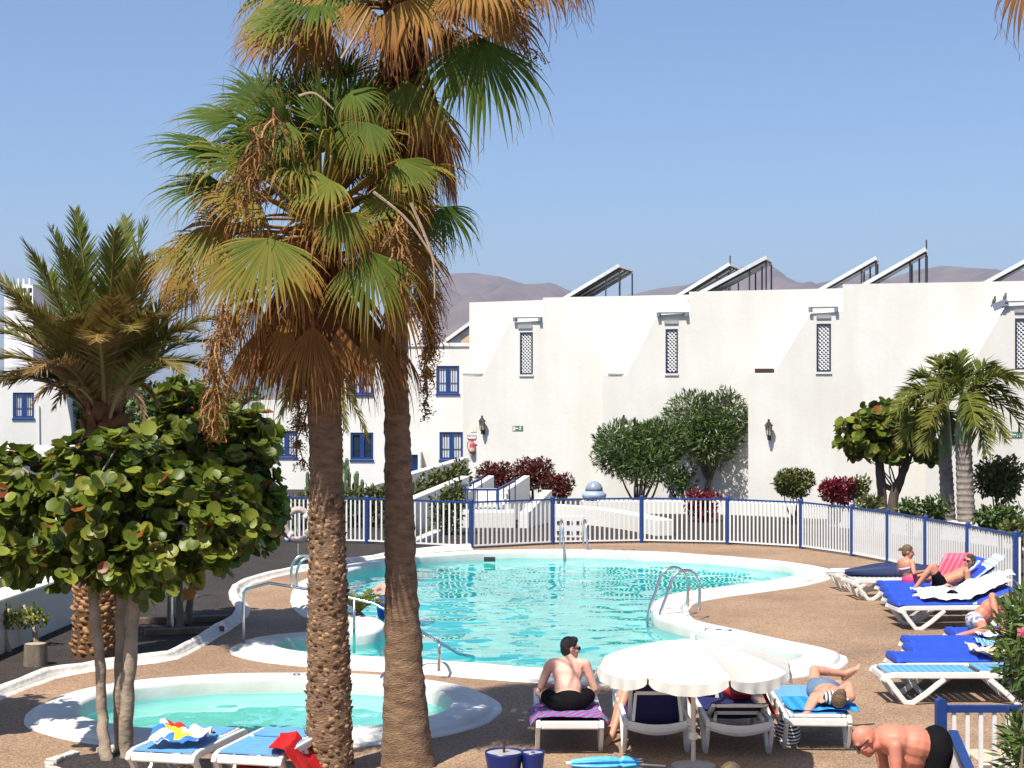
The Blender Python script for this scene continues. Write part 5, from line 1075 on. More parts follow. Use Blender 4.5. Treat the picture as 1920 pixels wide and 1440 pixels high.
bush('red_bush', 'smaller rusty red bush right of the tallest red one', 1046, 911, 30, 24, 52, 2200, 'oval', 0.10, REDB, 35, shell=0.25, group='copper red bushes')
bush('crimson_bush', 'low bright red bush behind the fence under the oleander trees', 1316, 945, 34, 28, 49, 900, 'oval', 0.14, PURPB, 36)
bush('crimson_bush', 'crimson bush next to the round clipped one', 1571, 920, 34, 26, 47, 2000, 'oval', 0.11, PURPB, 37, shell=0.3)
bush('clipped_bush', 'round clipped yellow green bush on a thin stem', 1488, 906, 37, 28, 48, 3200, 'oval', 0.11, LIMEB, 38, shell=0.25)
bush('clipped_bush', 'small yellow green bush tucked behind the crimson one', 1610, 914, 20, 22, 48.5, 500, 'oval', 0.13, LIMEB, 39)
bush('leafy_bush', 'tall yellow green bush at the right edge behind the fence', 1872, 898, 46, 46, 44, 3000, 'oval', 0.13, LIMEB, 40)
bush('leafy_bush', 'dark green shrub mass above the fence at the right edge', 1875, 975, 52, 28, 38, 1500, 'oval', 0.13, OLEA, 41)
bush('leafy_bush', 'low green bush between the sea grape trunk and the twin palms', 1707, 953, 24, 18, 43, 500, 'oval', 0.12, OLEA, 42)
bush('leafy_bush', 'dark small leaved plant left of the twin palm trunks', 1752, 955, 22, 26, 43, 400, 'oval', 0.15, OLEA, 43, droop=0.3)
bush('leafy_bush', 'pale feathery shrub left of the sea grape trunk', 1630, 948, 22, 16, 43, 500, 'lance', 0.2, LIMEB, 44)
bush('leafy_bush', 'shrub with reddish leaves behind the last fence posts', 1905, 1000, 30, 22, 34, 600, 'oval', 0.12, LIMEB, 45)
bush('dark_ivy', 'dark shrub in the shade under the taller oleander', 1275, 895, 36, 30, 56.5, 900, 'oval', 0.16, OLEA, 46)
def hedge(label, pts, n, size, m, seed):
    b = Vector(pts[0][0]); b.z = 0; ells = []
    for p, rx_, h_ in pts:
        q = Vector(p) - b
        ells += [(q.x, q.y, h_ * 0.5, rx_, 0.5, h_ * 0.55), (q.x + rx_ * 0.5, q.y, h_ * 0.72, rx_ * 0.6, 0.45, h_ * 0.36)]
    return shrub('hedge', label, 'hedge', b, ells, n, 'oval', size, m, seed, stems=8, stem_r=0.02, group='green hedges behind the fence')
hedge('long green hedge climbing beside the ramp to the wall corner', [(pw(775, 0, 51), 0.4, zat(775, 905, 51)), (pw(805, 0, 51.5), 0.45, zat(805, 888, 51.5)), (pw(835, 0, 52), 0.45, zat(835, 876, 52)), (pw(858, 0, 52.3), 0.35, zat(858, 868, 52.3))], 2600, 0.15, LIMEB, 47)
hedge('low green hedge behind the fence between the two palm trunks', [(pw(648, 0, 47), 0.4, zat(648, 925, 47)), (pw(680, 0, 47), 0.45, zat(680, 916, 47)), (pw(715, 0, 47), 0.45, zat(715, 914, 47)), (pw(745, 0, 47), 0.4, zat(745, 920, 47))], 2400, 0.15, LIMEB, 48)
hedge('small leafy hedge at the foot of the ramp beside the stair railing', [(pw(825, 0, 44.5), 0.3, zat(825, 925, 44.5)), (pw(848, 0, 44.5), 0.28, zat(848, 906, 44.5))], 1100, 0.14, LIMEB, 49)
hedge('low green hedge left of the nearest palm trunk behind the fence', [(pw(560, 0, 46), 0.4, zat(560, 928, 46)), (pw(595, 0, 46), 0.4, zat(595, 918, 46))], 1100, 0.14, LIMEB, 50)
bush('garden_tree', 'dark green tree behind the date palm trunk and the second sea grape', 300, 765, 95, 55, 70, 2600, 'oval', 0.30, OLEA, 51, cat='tree', stems=6, stem_r=0.1, lobes=6)
bush('garden_tree', 'dark green tree between the terrace house and the date palm', 190, 790, 60, 45, 66, 1700, 'oval', 0.28, OLEA, 52, cat='tree', stems=6, stem_r=0.1)
bush('garden_tree', 'dark green tree half hidden behind the slender date palm', 440, 770, 60, 45, 72, 1500, 'oval', 0.28, OLEA, 53, cat='tree', stems=6, stem_r=0.1)
# candelabra cactus
cb = pw(640, 0, 49); ct = thing('candelabra_cactus', 'green candelabra cactus behind the nearest palm trunk', 'cactus', cb); r_ = np.random.default_rng(5)
for k in range(34):
    x = 572 + 112 * r_.random(); yt = 852 + 48 * r_.random() + 0.012 * (x - 628) ** 2; p0 = cb + V(((x - 640) * 0.35) / F * 49, r_.normal() * 0.25, 0.25); p1 = W(x, yt + 22, 49 + r_.normal() * 0.4); p2 = p1 + V(0.02 * r_.normal(), 0, 22 / F * 49)
    MB().tube(catmull([p0, p0.lerp(p1, 0.55) + V((p1.x - p0.x) * 0.25, 0, -0.1), p1, p2], 3, closed=False), [0.05] * 8 + [0.06, 0.03], 6).build('arm', CACT, ct, world=True)

# ------------------------------------------------------------------ foreground oleander at the right edge
ob = pw(1935, 0, 12.6)
r_ = np.random.default_rng(61)
shrub('oleander_bush', 'near oleander bush with long narrow leaves and one pink flower at the right edge', 'bush', ob, [el(1945, 1200, 0, 0.30, 0.4, 0.40, 12.6, ob), el(1942, 1165, 0.1, 0.24, 0.3, 0.22, 12.6, ob), el(1930, 1245, -0.1, 0.25, 0.3, 0.24, 12.6, ob), el(1965, 1420, -0.2, 0.34, 0.4, 0.30, 12.6, ob), el(1925, 1385, -0.2, 0.17, 0.3, 0.16, 12.6, ob), el(2030, 1300, 0.1, 0.45, 0.4, 0.5, 12.6, ob)],
      3600, 'lance', 0.13, OLEA, 62, stems=10, stem_r=0.02, bark=BARK, tint=green_tint(0.25, 1.0), droop=0.0, up=0.6)
fb = MB()
for k in range(5):
    a = 2 * math.pi * k / 5; c_, s_ = math.cos(a), math.sin(a); fb.add([(0, 0, 0), (0.028 * c_ - 0.014 * s_, 0.01, 0.028 * s_ + 0.014 * c_), (0.045 * c_, 0.015, 0.045 * s_), (0.028 * c_ + 0.014 * s_, 0.01, 0.028 * s_ - 0.014 * c_)], [(0, 1, 2, 3)])
o = fb.build('flower', PINKP, bpy.data.objects['oleander_bush']); o.location = W(1917, 1186, 12.15) - ob
# cycad between the pool lobes
cy = thing('cycad', 'small spiky cycad on the white spit between the pool lobes', 'plant', G(672, 1164))
for k in range(14):
    a = 2 * math.pi * k / 14 + 0.2; L = 0.42 + 0.1 * rng.random(); b0 = G(672, 1164) + V(0, 0, 0.12); tp_ = b0 + V(math.cos(a) * L, math.sin(a) * L, 0.14 + 0.2 * rng.random()); put_pinnate(pinnate(b0, b0.lerp(tp_, 0.5) + V(0, 0, 0.22), tp_, 0.13, rng, tint=0.3, n=24, rach=0.012, hang=0.1, wleaf=0.012), DATEG, cy)
MB().lathe([(0.10, 0.0), (0.12, 0.08), (0.06, 0.14)], 10, (0, 0, 0.0)).build('stem', DARKBARK, cy)
# stump and pruned shrubs in the gravel
sp = thing('tree_stump', 'sawn tree stump standing in the dark gravel', 'stump', G(66, 1247)); r0 = 0.145
mb = MB(); vs = []; nseg = 26
for i, z in enumerate(np.linspace(-0.02, 0.30, 7)):
    for j in range(nseg):
        a = 2 * math.pi * j / nseg; q = r0 * (1.12 - 0.25 * z) * (1 + 0.10 * noise.noise(Vector((math.cos(a) * 2.2, math.sin(a) * 2.2, z)))); vs.append((q * math.cos(a), q * math.sin(a), z))
mb.add(vs, [(i * nseg + j, i * nseg + (j + 1) % nseg, (i + 1) * nseg + (j + 1) % nseg, (i + 1) * nseg + j) for i in range(6) for j in range(nseg)]); mb.build('bark', BARK, sp, smooth=True)
MB().lathe([(0.01, 0.302), (0.14, 0.298)], 26).build('cut_face', mat('sawn_wood', (0.36, 0.28, 0.19), 0.9, 0.3, 20), sp)
def pruned(label, x, y, h, seed):
    b = G(x, y); r_ = np.random.default_rng(seed); t = thing('pruned_shrub', label, 'shrub', b, group='pruned shrubs in the gravel'); mb = MB()
    limb(mb, (0, 0, -0.03), (-0.06, 0, h * 0.5), 0.045, 0.035, r_, 0.1)
    for k in range(3): limb(mb, (-0.06, 0, h * 0.5), (-0.06 + 0.14 * r_.normal(), 0.1 * r_.normal(), h * (0.8 + 0.2 * r_.random())), 0.03, 0.018, r_)
    mb.build('trunk', mat('pale_pruned_bark', (0.38, 0.31, 0.22), 0.9, 0.25, 8, bump=0.6), t, smooth=True)
    P, Rm, S, T, d, r = leaf_set([(-0.10, 0, h * 0.72, 0.17, 0.16, 0.14), (0.06, 0, h * 0.66, 0.12, 0.1, 0.10)], 170, 'oval', 0.085, r_, green_tint(0.1, 0.8), 0.4, 0.1, 0.5); link('foliage', scatter_mesh('foliage', leaf_shape('oval'), P, Rm, S, T, GRAPE), t, kind='stuff')
pruned('pruned shrub with pale stubs right behind the tree stump', 70, 1212, 0.62, 71); pruned('leaning pruned shrub at the left edge before the grey wall', 18, 1222, 0.72, 72)
# broken white edging around the near tree
soil = MB(); soil.lathe([(0.62, -0.01), (0.60, 0.02), (0.3, 0.035), (0.01, 0.04)], 30); o = soil.build('planting_bed', GRAVEL, kind='structure', smooth=True); o.location = G(215, 1436)
r_ = np.random.default_rng(8); cS = G(215, 1436)
pos_words = ['left of the trunks', 'front left of the trunks', 'far left of the trunks', 'behind the left trunk', 'behind the middle trunk', 'right of the trunks', 'under the lounger corner']
for k, a in enumerate((195, 220, 172, 150, 110, 60, 20)):
    b = cS + V(math.cos(R(a)) * 0.62, math.sin(R(a)) * 0.62, 0); mb = MB(); mb.box((0, 0, 0.03), (0.16 + 0.08 * r_.random(), 0.10, 0.07)); mb.v = [tuple(Vector(p) + noise.noise_vector(Vector(p) * 9 + V(k, 0, 0)) * 0.035) for p in mb.v]
    o = mb.build('edging_stone', mat('painted_stone', (0.42, 0.37, 0.31), 0.9, 0.35, 8, bump=0.8, col2=(0.62, 0.58, 0.52)), bevel=0.012); o.location = b; o.rotation_euler = (0, 0, R(a + 90)); tag(o, 'chipped white edging stone ' + pos_words[k] + ' by the near sea grape', 'stone', 'edging stones around the near tree')
# ------------------------------------------------------------------ pool ladders, handrail, lifebuoy
def rails(name, label, cat, loc, tubes, r=0.024, rungs=(), group=None, flange=True):
    t = thing(name, label, cat, loc, group=group)
    for pts in tubes:
        MB().tube(catmull([Vector(p) for p in pts], 7, closed=False), r, 10).build('rail', STEEL, t, world=True, smooth=True)
    for a, b in rungs: MB().box((Vector(a) + Vector(b)) / 2, ((Vector(b) - Vector(a)).length, 0.08, 0.03), Matrix.Rotation(math.atan2(b[1] - a[1], b[0] - a[0]), 3, 'Z')).build('rung', STEEL, t, world=True)
    return t
def ladder(label, base, inward, wid, hgt, group='stainless steel pool ladders'):
    base = Vector(base); iw = Vector(inward).normalized(); sd_ = V(-iw.y, iw.x, 0); tb = []
    for s in (-0.5, 0.5):
        o = base + sd_ * wid * s; tb.append([o + V(0, 0, 0.05), o + V(0, 0, hgt * 0.62), o + iw * 0.10 + V(0, 0, hgt * 0.92), o + iw * 0.28 + V(0, 0, hgt), o + iw * 0.46 + V(0, 0, hgt * 0.86), o + iw * 0.58 + V(0, 0, hgt * 0.45), o + iw * 0.72 + V(0, 0, -0.1), o + iw * 0.72 + V(0, 0, -0.75)])
    q = base + iw * 0.72; rg = [(q - sd_ * wid / 2 + V(0, 0, z), q + sd_ * wid / 2 + V(0, 0, z)) for z in (-0.25, -0.55)]
    return rails('pool_ladder', label, 'ladder', base, tb, rungs=rg, group=group)
ladder('steel pool ladder at the far edge in front of the white vent box', G(1072, 1027, CZ), (0.10, -1, 0), 0.56, 0.68)
ladder('steel pool ladder at the tip of the white spit on the right', G(1300, 1146, CZ), (-1, -0.30, 0), 0.50, 0.72)
ladder('steel pool ladder half hidden behind the shaggy trunk, left of the pool', G(552, 1104, CZ), (1, 0.35, 0), 0.50, 0.60)
kb_ = [G(822, 1258, CZ), G(715, 1298, CZ)]
rails('grab_rail', 'curved steel grab rail into the paddling pool beside the dark trunk', 'handrail', kb_[0], [[G(823, 1258, CZ), G(823, 1258, CZ) + V(0, 0, 0.36), W(815, 1200, G(0, 1258).y - .05), W(797, 1193, G(0, 1260).y - .1), W(783, 1208, G(0, 1262).y), W(745, 1242, 21.6), W(714, 1272, 21.2), W(711, 1306, 21.0)]], 0.022)
hr = [G(457, 1206, CZ), G(664, 1222, CZ)]
a0 = W(457, 1104, hr[0].y); pth = [hr[0], a0 - V(0, 0, 0.05), a0 + V(0.05, 0, 0), W(505, 1093, 24.9), W(590, 1107, 24.6), W(665, 1123, 24.2), W(700, 1131, 24.2), W(735, 1150, 24.0), W(800, 1190, 23.9), W(860, 1226, 23.9), W(890, 1232, 23.9)]
t = thing('bay_handrail', 'long thin steel handrail sloping down across the pool bay', 'handrail', hr[0])
MB().tube(pth, 0.021, 8).build('rail', STEEL, t, world=True, smooth=True); q = W(664, 1122, 24.2); MB().tube([q, V(q.x, q.y, -0.05)], 0.02, 8).build('post', STEEL, t, world=True, smooth=True)
lb = G(557, 1055); t = thing('lifebuoy', 'faded orange white lifebuoy ring on a thin pole by the fence', 'lifebuoy', lb); c = W(560, 984, lb.y)
mb = MB(); NT, NR = 40, 12; vs = [c + V((0.30 + 0.075 * math.cos(b)) * math.cos(a) * 0.92, 0.075 * math.sin(b), (0.34 + 0.075 * math.cos(b)) * math.sin(a)) for a in [2 * math.pi * i / NT for i in range(NT)] for b in [2 * math.pi * j / NR for j in range(NR)]]
mb.add(vs, [(i * NR + j, ((i + 1) % NT) * NR + j, ((i + 1) % NT) * NR + (j + 1) % NR, i * NR + (j + 1) % NR) for i in range(NT) for j in range(NR)]); mb.build('ring', mat('faded_buoy', (0.42, 0.33, 0.30), 0.6, 0.15), t, world=True, smooth=True)
for k in range(4):
    a = R(50 + 90 * k); d_ = V(math.cos(a), 0, math.sin(a)); MB().bar(c + d_ * 0.20, c + d_ * 0.44, 0.17, 0.10, up=(0, 0, 1) if abs(d_.z) < .9 else (1, 0, 0)).build('band', mat('buoy_band', (0.62, 0.60, 0.57), 0.6), t, world=True, bevel=0.03)
MB().tube([lb + V(0, 0.1, -0.02), V(lb.x, lb.y + 0.1, c.z + 0.3)], 0.022, 8).build('pole', STEEL, t, world=True)
for x, y, yt, lab in ((322, 1187, 1060, 'thin grey post in the shade under the sea grape trees'), (360, 1120, 1030, 'thin grey post further back in the dark gravel bed')):
    b = G(x, y); o = MB().tube([V(0, 0, -0.02), V(0, 0, zat(x, yt, b.y))], [0.03, 0.03], 8).lathe([(0.12, 0), (0.12, 0.03), (0.03, 0.05)], 10).build('garden_post', STEEL, smooth=False); o.location = b; tag(o, lab, 'post')
# low border planks in the shade
for (x0, x1, y, lab) in ((262, 440, 1168, 'long weathered plank lying in the shade behind the kerb'), (270, 420, 1190, 'second weathered plank lying nearer the kerb in the shade')):
    a, b = G(x0, y + 2), G(x1, y - 4); o = MB().bar(a + V(0, 0, 0.05), b + V(0, 0, 0.05), 0.16, 0.10).build('border_plank', mat('weathered_plank', (0.13, 0.09, 0.06), 0.9, 0.35, 5, bump=0.6), bevel=0.01); tag(o, lab, 'plank')

# ------------------------------------------------------------------ sun loungers
def band(mb, pts, y, w, th):
    """flat ribbon of width th (in y) and height w following pts in the x-z plane"""
    P = [Vector((p[0], 0, p[1])) for p in pts]; n = len(P); vs = []
    for i in range(n):
        t = (P[min(i + 1, n - 1)] - P[max(i - 1, 0)]).normalized(); q = Vector((-t.z, 0, t.x)) * w / 2
        vs += [P[i] + q + V(0, y - th / 2, 0), P[i] + q + V(0, y + th / 2, 0), P[i] - q + V(0, y + th / 2, 0), P[i] - q + V(0, y - th / 2, 0)]
    fs = [(i * 4 + j, i * 4 + (j + 1) % 4, (i + 1) * 4 + (j + 1) % 4, (i + 1) * 4 + j) for i in range(n - 1) for j in range(4)] + [(3, 2, 1, 0), tuple(4 * (n - 1) + j for j in range(4))]
    return mb.add(vs, fs)
LN, LW_ = 1.92, 0.70
def lounger(name, label, loc, rz, back=0.0, bed='slat', colr=None, curved_end=False, group='sun loungers', LN=1.92, hinge=None):
    """x runs from the foot end to the head end"""
    t = thing(name, label, 'sun lounger', loc, rz, group); hz_ = 0.33; hw = LW_ / 2 - 0.025; hx = hinge or LN * 0.615
    for s in (-1, 1):
        band(MB(), [(0.0, hz_ - 0.05), (0.03, hz_), (0.12, hz_ + 0.02), (LN * 0.5, hz_ + 0.02), (LN * 0.75, hz_ + 0.02), (LN - 0.06, hz_ + 0.015), (LN, hz_ - 0.03)], s * hw, 0.075, 0.05).build('side_rail', WPLASTIC, t, bevel=0.012)
        for L in ([(0.05, hz_ - 0.02), (0.16, 0.16), (0.27, 0.025), (0.36, 0.022), (0.52, 0.13), (min(0.74, LN * 0.42), hz_ - 0.02)], [(LN - 0.64, hz_ - 0.02), (LN - 0.44, 0.14), (LN - 0.32, 0.024), (LN - 0.22, 0.022), (LN - 0.12, 0.13), (LN - 0.02, hz_ - 0.02)]):
            band(MB(), L, s * (hw + 0.004), 0.065, 0.045).build('leg', WPLASTIC, t, bevel=0.012)
    for x in (0.02, LN - 0.02):
        mb = MB()
        if curved_end and x > 0.5: mb.grid(lambda u, v: V(x + 0.02 * math.sin(v * math.pi), (u - 0.5) * (LW_ - 0.09), hz_ + 0.03 - 0.075 * math.sin(math.pi * u) * 0.55 - v * (0.075 + 0.02 * math.sin(math.pi * u))), 14, 3).build('end_rail', WPLASTIC, t, solid=0.03)
        else: mb.box((x, 0, hz_ - 0.01), (0.045, LW_ - 0.10, 0.085)).build('end_rail', WPLASTIC, t, bevel=0.015)
    m = colr or SLATB
    if bed == 'slat':
        sm = MB().box((0, 0, 0), (0.078, LW_ - 0.11, 0.018)).mesh('slat', m); k = 0; x = 0.10
        while x < hx - 0.02: o = link('slat', sm, t); o.location = (x, 0, hz_ + 0.045); x += 0.09
    elif bed == 'ribs':
        sm = MB().box((0, 0, 0), (0.05, LW_ - 0.11, 0.025)).mesh('slat', WPLASTIC); x = 0.10
        while x < hx - 0.02: o = link('slat', sm, t); o.location = (x, 0, hz_ + 0.035); x += 0.085
    else: MB().grid(lambda u, v: V(0.06 + (hx - 0.06) * u, (v - 0.5) * (LW_ - 0.11), hz_ + 0.03 - 0.02 * math.sin(math.pi * v)), 10, 6).build('seat_sling', m, t, solid=0.008, smooth=True)
    cb_, sb_ = math.cos(back), math.sin(back); bl = 0.68 if hinge else LN - hx - 0.06
    hb0 = hz_ + (0.045 if not hinge else -0.06)
    B = lambda a, y, o=0.0: V(hx + a * cb_ - o * sb_, y, hb0 + a * sb_ + o * cb_)
    br = MB().box((0, 0, 0), (0.01, 0.01, 0.01)); br = MB()
    for s in (-1, 1): br.bar(B(0, s * (hw - 0.055)), B(bl, s * (hw - 0.055)), 0.045, 0.035)
    br.bar(B(bl - 0.02, -hw + 0.08), B(bl - 0.02, hw - 0.08), 0.045, 0.035); bk = br.build('backrest', WPLASTIC, t, bevel=0.01)
    if bed in ('slat', 'ribs'):
        mm = m if bed == 'slat' else WPLASTIC
        for k in range(int(bl / 0.09)):
            a = 0.05 + 0.09 * k; MB().bar(B(a, -hw + 0.055, 0.022), B(a, hw - 0.055, 0.022), 0.078, 0.016, up=(-sb_, 0, cb_)).build('slat', mm, bk)
    else: MB().grid(lambda u, v: B(bl * (0.01 + 0.985 * u), (v - 0.5) * (LW_ - 0.12), 0.025 - 0.02 * math.sin(math.pi * v)), 8, 6).build('back_sling', m, bk, solid=0.008, smooth=True)
    if back > 0.2:      # prop frame behind the backrest
        pr = MB(); top = B(bl * 0.62, 0, -0.02)
        for s in (-1, 1): pr.bar((top.x, s * 0.22, top.z), (min(LN - 0.03, top.x + 0.16), s * 0.25, hz_ + 0.03), 0.03, 0.035)
        pr.bar((top.x, -0.22, top.z), (top.x, 0.22, top.z), 0.03, 0.035); pr.build('prop', WPLASTIC, t)
    return t
def cushion(label, loc, rz, x0=0.02, x1=1.25, back=0.0, back_len=0.7, h=0.40, w=0.64, m=None, group='royal blue lounger cushions', sag=0.0):
    t = thing('lounger_cushion', label, 'cushion', loc, rz, group); th = 0.115
    def pad(a0, a1, nm, fr):
        mb = MB(); NU, NV = 16, 10
        def fn(u, v):
            e = max(0.0, 1 - (abs(u - 0.5) * 2) ** 8) ** 0.5 * max(0.0, 1 - (abs(v - 0.5) * 2) ** 5) ** 0.5; return e
        for sgn in (1, -0.55):
            mb.grid(lambda u, v: fr(a0 + (a1 - a0) * u, (v - 0.5) * w, sgn * th / 2 * fn(u, v) + 0.006 * noise.noise(V(u * 9, v * 7, a0 + sgn))), NU, NV)
        return mb.build(nm, m or CUSH, t, smooth=True)
    pad(x0, x1, 'seat_pad', lambda a, y, z: V(a, y, h + z))
    cb_, sb_ = math.cos(back), math.sin(back); pad(0.02, back_len, 'back_pad', lambda a, y, z: V(x1 + a * cb_ - z * sb_, y, h + a * sb_ + z * cb_))
    pad(-0.03, 0.07, 'roll_end', lambda a, y, z: V(x0 + a, y, h - 0.01 + z * 1.3))
    return t
SHADOWN = mat('towel_none', (0.5, 0.5, 0.5))
def cloth_mat(name, cols, scale=4.0, rot=0.0, stripes=True):
    if name in MATS: return MATS[name]
    m = bpy.data.materials.new(name); m.use_nodes = True; nt = m.node_tree; b = nt.nodes['Principled BSDF']; tc = nd(nt, 'ShaderNodeTexCoord'); mp = nd(nt, 'ShaderNodeMapping'); mp.inputs['Rotation'].default_value = (0, 0, rot)
    nt.links.new(tc.outputs['Object'], mp.inputs['Vector'])
    if stripes:
        w = nd(nt, 'ShaderNodeTexWave'); w.inputs['Scale'].default_value = scale; w.inputs['Distortion'].default_value = 0.6; w.inputs['Detail'].default_value = 1.0; src = w.outputs['Fac']
    else:
        w = nd(nt, 'ShaderNodeTexVoronoi'); w.inputs['Scale'].default_value = scale; sp_ = nd(nt, 'ShaderNodeSeparateColor'); nt.links.new(w.outputs['Color'], sp_.inputs[0]); src = sp_.outputs[0]
    nt.links.new(mp.outputs[0], w.inputs['Vector']); cr = nd(nt, 'ShaderNodeValToRGB'); cr.color_ramp.interpolation = 'CONSTANT'; e = cr.color_ramp.elements
    while len(e) < len(cols): e.new(0.5)
    for k, c in enumerate(cols): e[k].position = k / len(cols); e[k].color = (*c, 1)
    nt.links.new(src, cr.inputs[0]); nt.links.new(cr.outputs[0], b.inputs['Base Color']); b.inputs['Roughness'].default_value = 0.95; b.inputs['Specular IOR Level'].default_value = 0.15
    n3 = nd(nt, 'ShaderNodeTexNoise'); n3.inputs['Scale'].default_value = 160; nt.links.new(tc.outputs['Object'], n3.inputs['Vector']); bp = nd(nt, 'ShaderNodeBump'); bp.inputs['Strength'].default_value = 0.4; bp.inputs['Distance'].default_value = 0.004; nt.links.new(n3.outputs['Fac'], bp.inputs['Height']); nt.links.new(bp.outputs[0], b.inputs['Normal'])
    MATS[name] = m; return m
def towel(name, label, loc, sx, sy, m, seed, hump=0.05, drape=None, rz=0.0, cat='towel', group=None, n=34, lift=0.012):
    """crumpled cloth lying on something; drape(x, y) gives the support height offset"""
    def fn(u, v):
        x, y = (u - 0.5) * sx, (v - 0.5) * sy; q = V(x * 3.2 + seed * 7.3, y * 3.2, 0.2); w = noise.noise_vector(q); hh = (0.5 + 0.5 * noise.noise(q * 1.3)) ** 1.5 * hump + abs(noise.noise(q * 2.6)) * hump * 0.5
        e = 1 + 0.10 * noise.noise(V(u * 1.7 + seed, v * 1.7, 4)); zz = drape(x, y) if drape else 0.0
        return V(x * e + w.x * 0.03, y * e + w.y * 0.03, zz + hh + lift)
    o = MB().grid(fn, n, n).build(name, m, smooth=True, solid=0.008); o.location = loc; o.rotation_euler = (0, 0, rz)
    return tag(o, label, cat, group)

# right hand loungers, heads towards the fence (x to the right)
def at_px(x, d): return V((x - 960) / F * d, d, 0)
lounger('sun_lounger', 'bare white lounger nearest the fence and furthest from the camera', at_px(1560, 31.6), R(8), bed='ribs')
lounger('sun_lounger', 'bare white lounger beside the woman, second from the fence', at_px(1590, 30.3), R(6), bed='ribs')
LB, LC, LD_, LE = at_px(1652, 29.0), at_px(1659, 28.2), at_px(1666, 27.3), at_px(1674, 26.5)
for L, lab, bk in ((LB, 'lounger with blue cushion the woman sits on', 0.75), (LC, 'lounger with blue cushion under the man with sunglasses', 0.62), (LD_, 'lounger with a striped towel thrown over its blue cushion', 0.35), (LE, 'front lounger of the far row with white legs in view', 0.35)):
    lounger('sun_lounger', lab, L, R(4), back=bk)
cushion('blue cushion under the seated woman', LB, R(4), back=0.75); cushion('blue cushion under the reclining man', LC, R(4), back=0.62)
cushion('blue cushion half covered by the grey striped towel', LD_, R(4), back=0.35); cushion('blue cushion on the front lounger of the far row', LE, R(4), back=0.35)
S0, S1, S2, S3, S4 = at_px(1644, 19.85 + 0.35), at_px(1672, 20.9), at_px(1703, 21.6), at_px(1699, 22.3), at_px(1782, 23.1)
lounger('sun_lounger', 'empty lounger with light blue slats and white V shaped legs', S0, R(0))
for L, lab, bk in ((S1, 'lounger with blue cushion next to the empty slatted one', 0.18), (S2, 'middle lounger of the near right row with blue cushion', 0.18), (S3, 'lounger with blue cushion beside the man in patterned shorts', 0.18), (S4, 'lounger the man in patterned shorts lies on', 0.3)):
    lounger('sun_lounger', lab, L, R(1), back=bk)
cushion('blue cushion nearest the slatted lounger', S1, R(1), back=0.18); cushion('blue cushion in the middle of the near right row', S2, R(1), back=0.18)
cushion('blue cushion with a patterned cloth at its head end', S3, R(1), back=0.18); cushion('blue cushion under the man in patterned shorts', S4, R(1), back=0.3)
CLW = cloth_mat('white_grey_striped_cloth', [(0.72, 0.70, 0.66), (0.62, 0.60, 0.57), (0.74, 0.72, 0.68), (0.34, 0.38, 0.42)], 1.3, R(90))
towel('towel', 'white and grey striped towel thrown over the far row loungers', LD_ + V(1.2, 0.0, 0.44), 1.55, 0.62, CLW, 3, 0.13, rz=R(4), drape=lambda x, y: max(0, x) * 0.36)
towel('towel', 'cream towel spread along the front lounger of the far row', LE + V(1.15, 0.05, 0.44), 1.5, 0.55, cloth_mat('cream_pink_cloth', [(0.74, 0.70, 0.62), (0.70, 0.66, 0.60), (0.74, 0.72, 0.68), (0.60, 0.46, 0.42)], 1.2, R(90)), 4, 0.11, rz=R(4), drape=lambda x, y: max(0, x) * 0.36)
towel('towel', 'white cloth with dark print beside the man in patterned shorts', S3 + V(1.25, 0, 0.44), 0.55, 0.5, cloth_mat('white_print_cloth', [(0.74, 0.73, 0.70), (0.70, 0.70, 0.70), (0.16, 0.16, 0.18), (0.74, 0.73, 0.70)], 16, stripes=False), 5, 0.13)
towel('towel', 'turquoise and white towel on the middle cushion', S2 + V(1.25, 0, 0.44), 0.7, 0.45, cloth_mat('turquoise_cloth', [(0.05, 0.30, 0.40), (0.60, 0.66, 0.66), (0.03, 0.20, 0.35)], 3.0), 6, 0.09)
towel('towel', 'beige towel heaped on the cushion nearest the slatted lounger', S1 + V(1.35, -0.05, 0.44), 0.75, 0.6, cloth_mat('beige_cloth', [(0.60, 0.47, 0.33), (0.64, 0.51, 0.37)], 2.0), 7, 0.16)
t = thing('folded_parasol', 'navy blue folded parasol lying behind the seated woman', 'parasol', at_px(1700, 30.6) + V(0, 0, 0.40))
mb = MB(); NU, NV = 40, 16
mb.grid(lambda u, v: V((u - 0.5) * 2.3, 0, 0.06) + V(0, math.cos(2 * math.pi * v), math.sin(2 * math.pi * v)) * (0.04 + 0.10 * math.sin(math.pi * min(1, u * 1.15)) ** 0.7) * (1 + 0.3 * math.cos(v * 44 + u * 5) + 0.3 * noise.noise(V(u * 6, v * 3, 1))), NU, NV)
mb.build('canopy', mat('navy_parasol', (0.010, 0.022, 0.08), 0.7), t, smooth=True); MB().tube([(-1.5, 0, 0.06), (1.3, 0, 0.06)], 0.02).build('pole', WHITEM, t)
t = thing('air_bed', 'pink inflatable air bed propped behind the reclining man', 'air bed', at_px(1786, 28.8) + V(0, 0, 0.42)); mb = MB()
for sgn in (1, -1): mb.grid(lambda u, v: V((u - 0.5) * 0.46 + 0.36 * v, 0.15 * v, 0.60 * v) + V(-0.20, sgn * 0.035 * (abs(math.sin(u * math.pi * 5)) * 0.3 + 0.7) * (1 - (2 * v - 1) ** 8), -0.05), 40, 12)
mb.build('tubes', mat('pink_vinyl', (0.72, 0.10, 0.16), 0.35, 0.1), t, smooth=True)
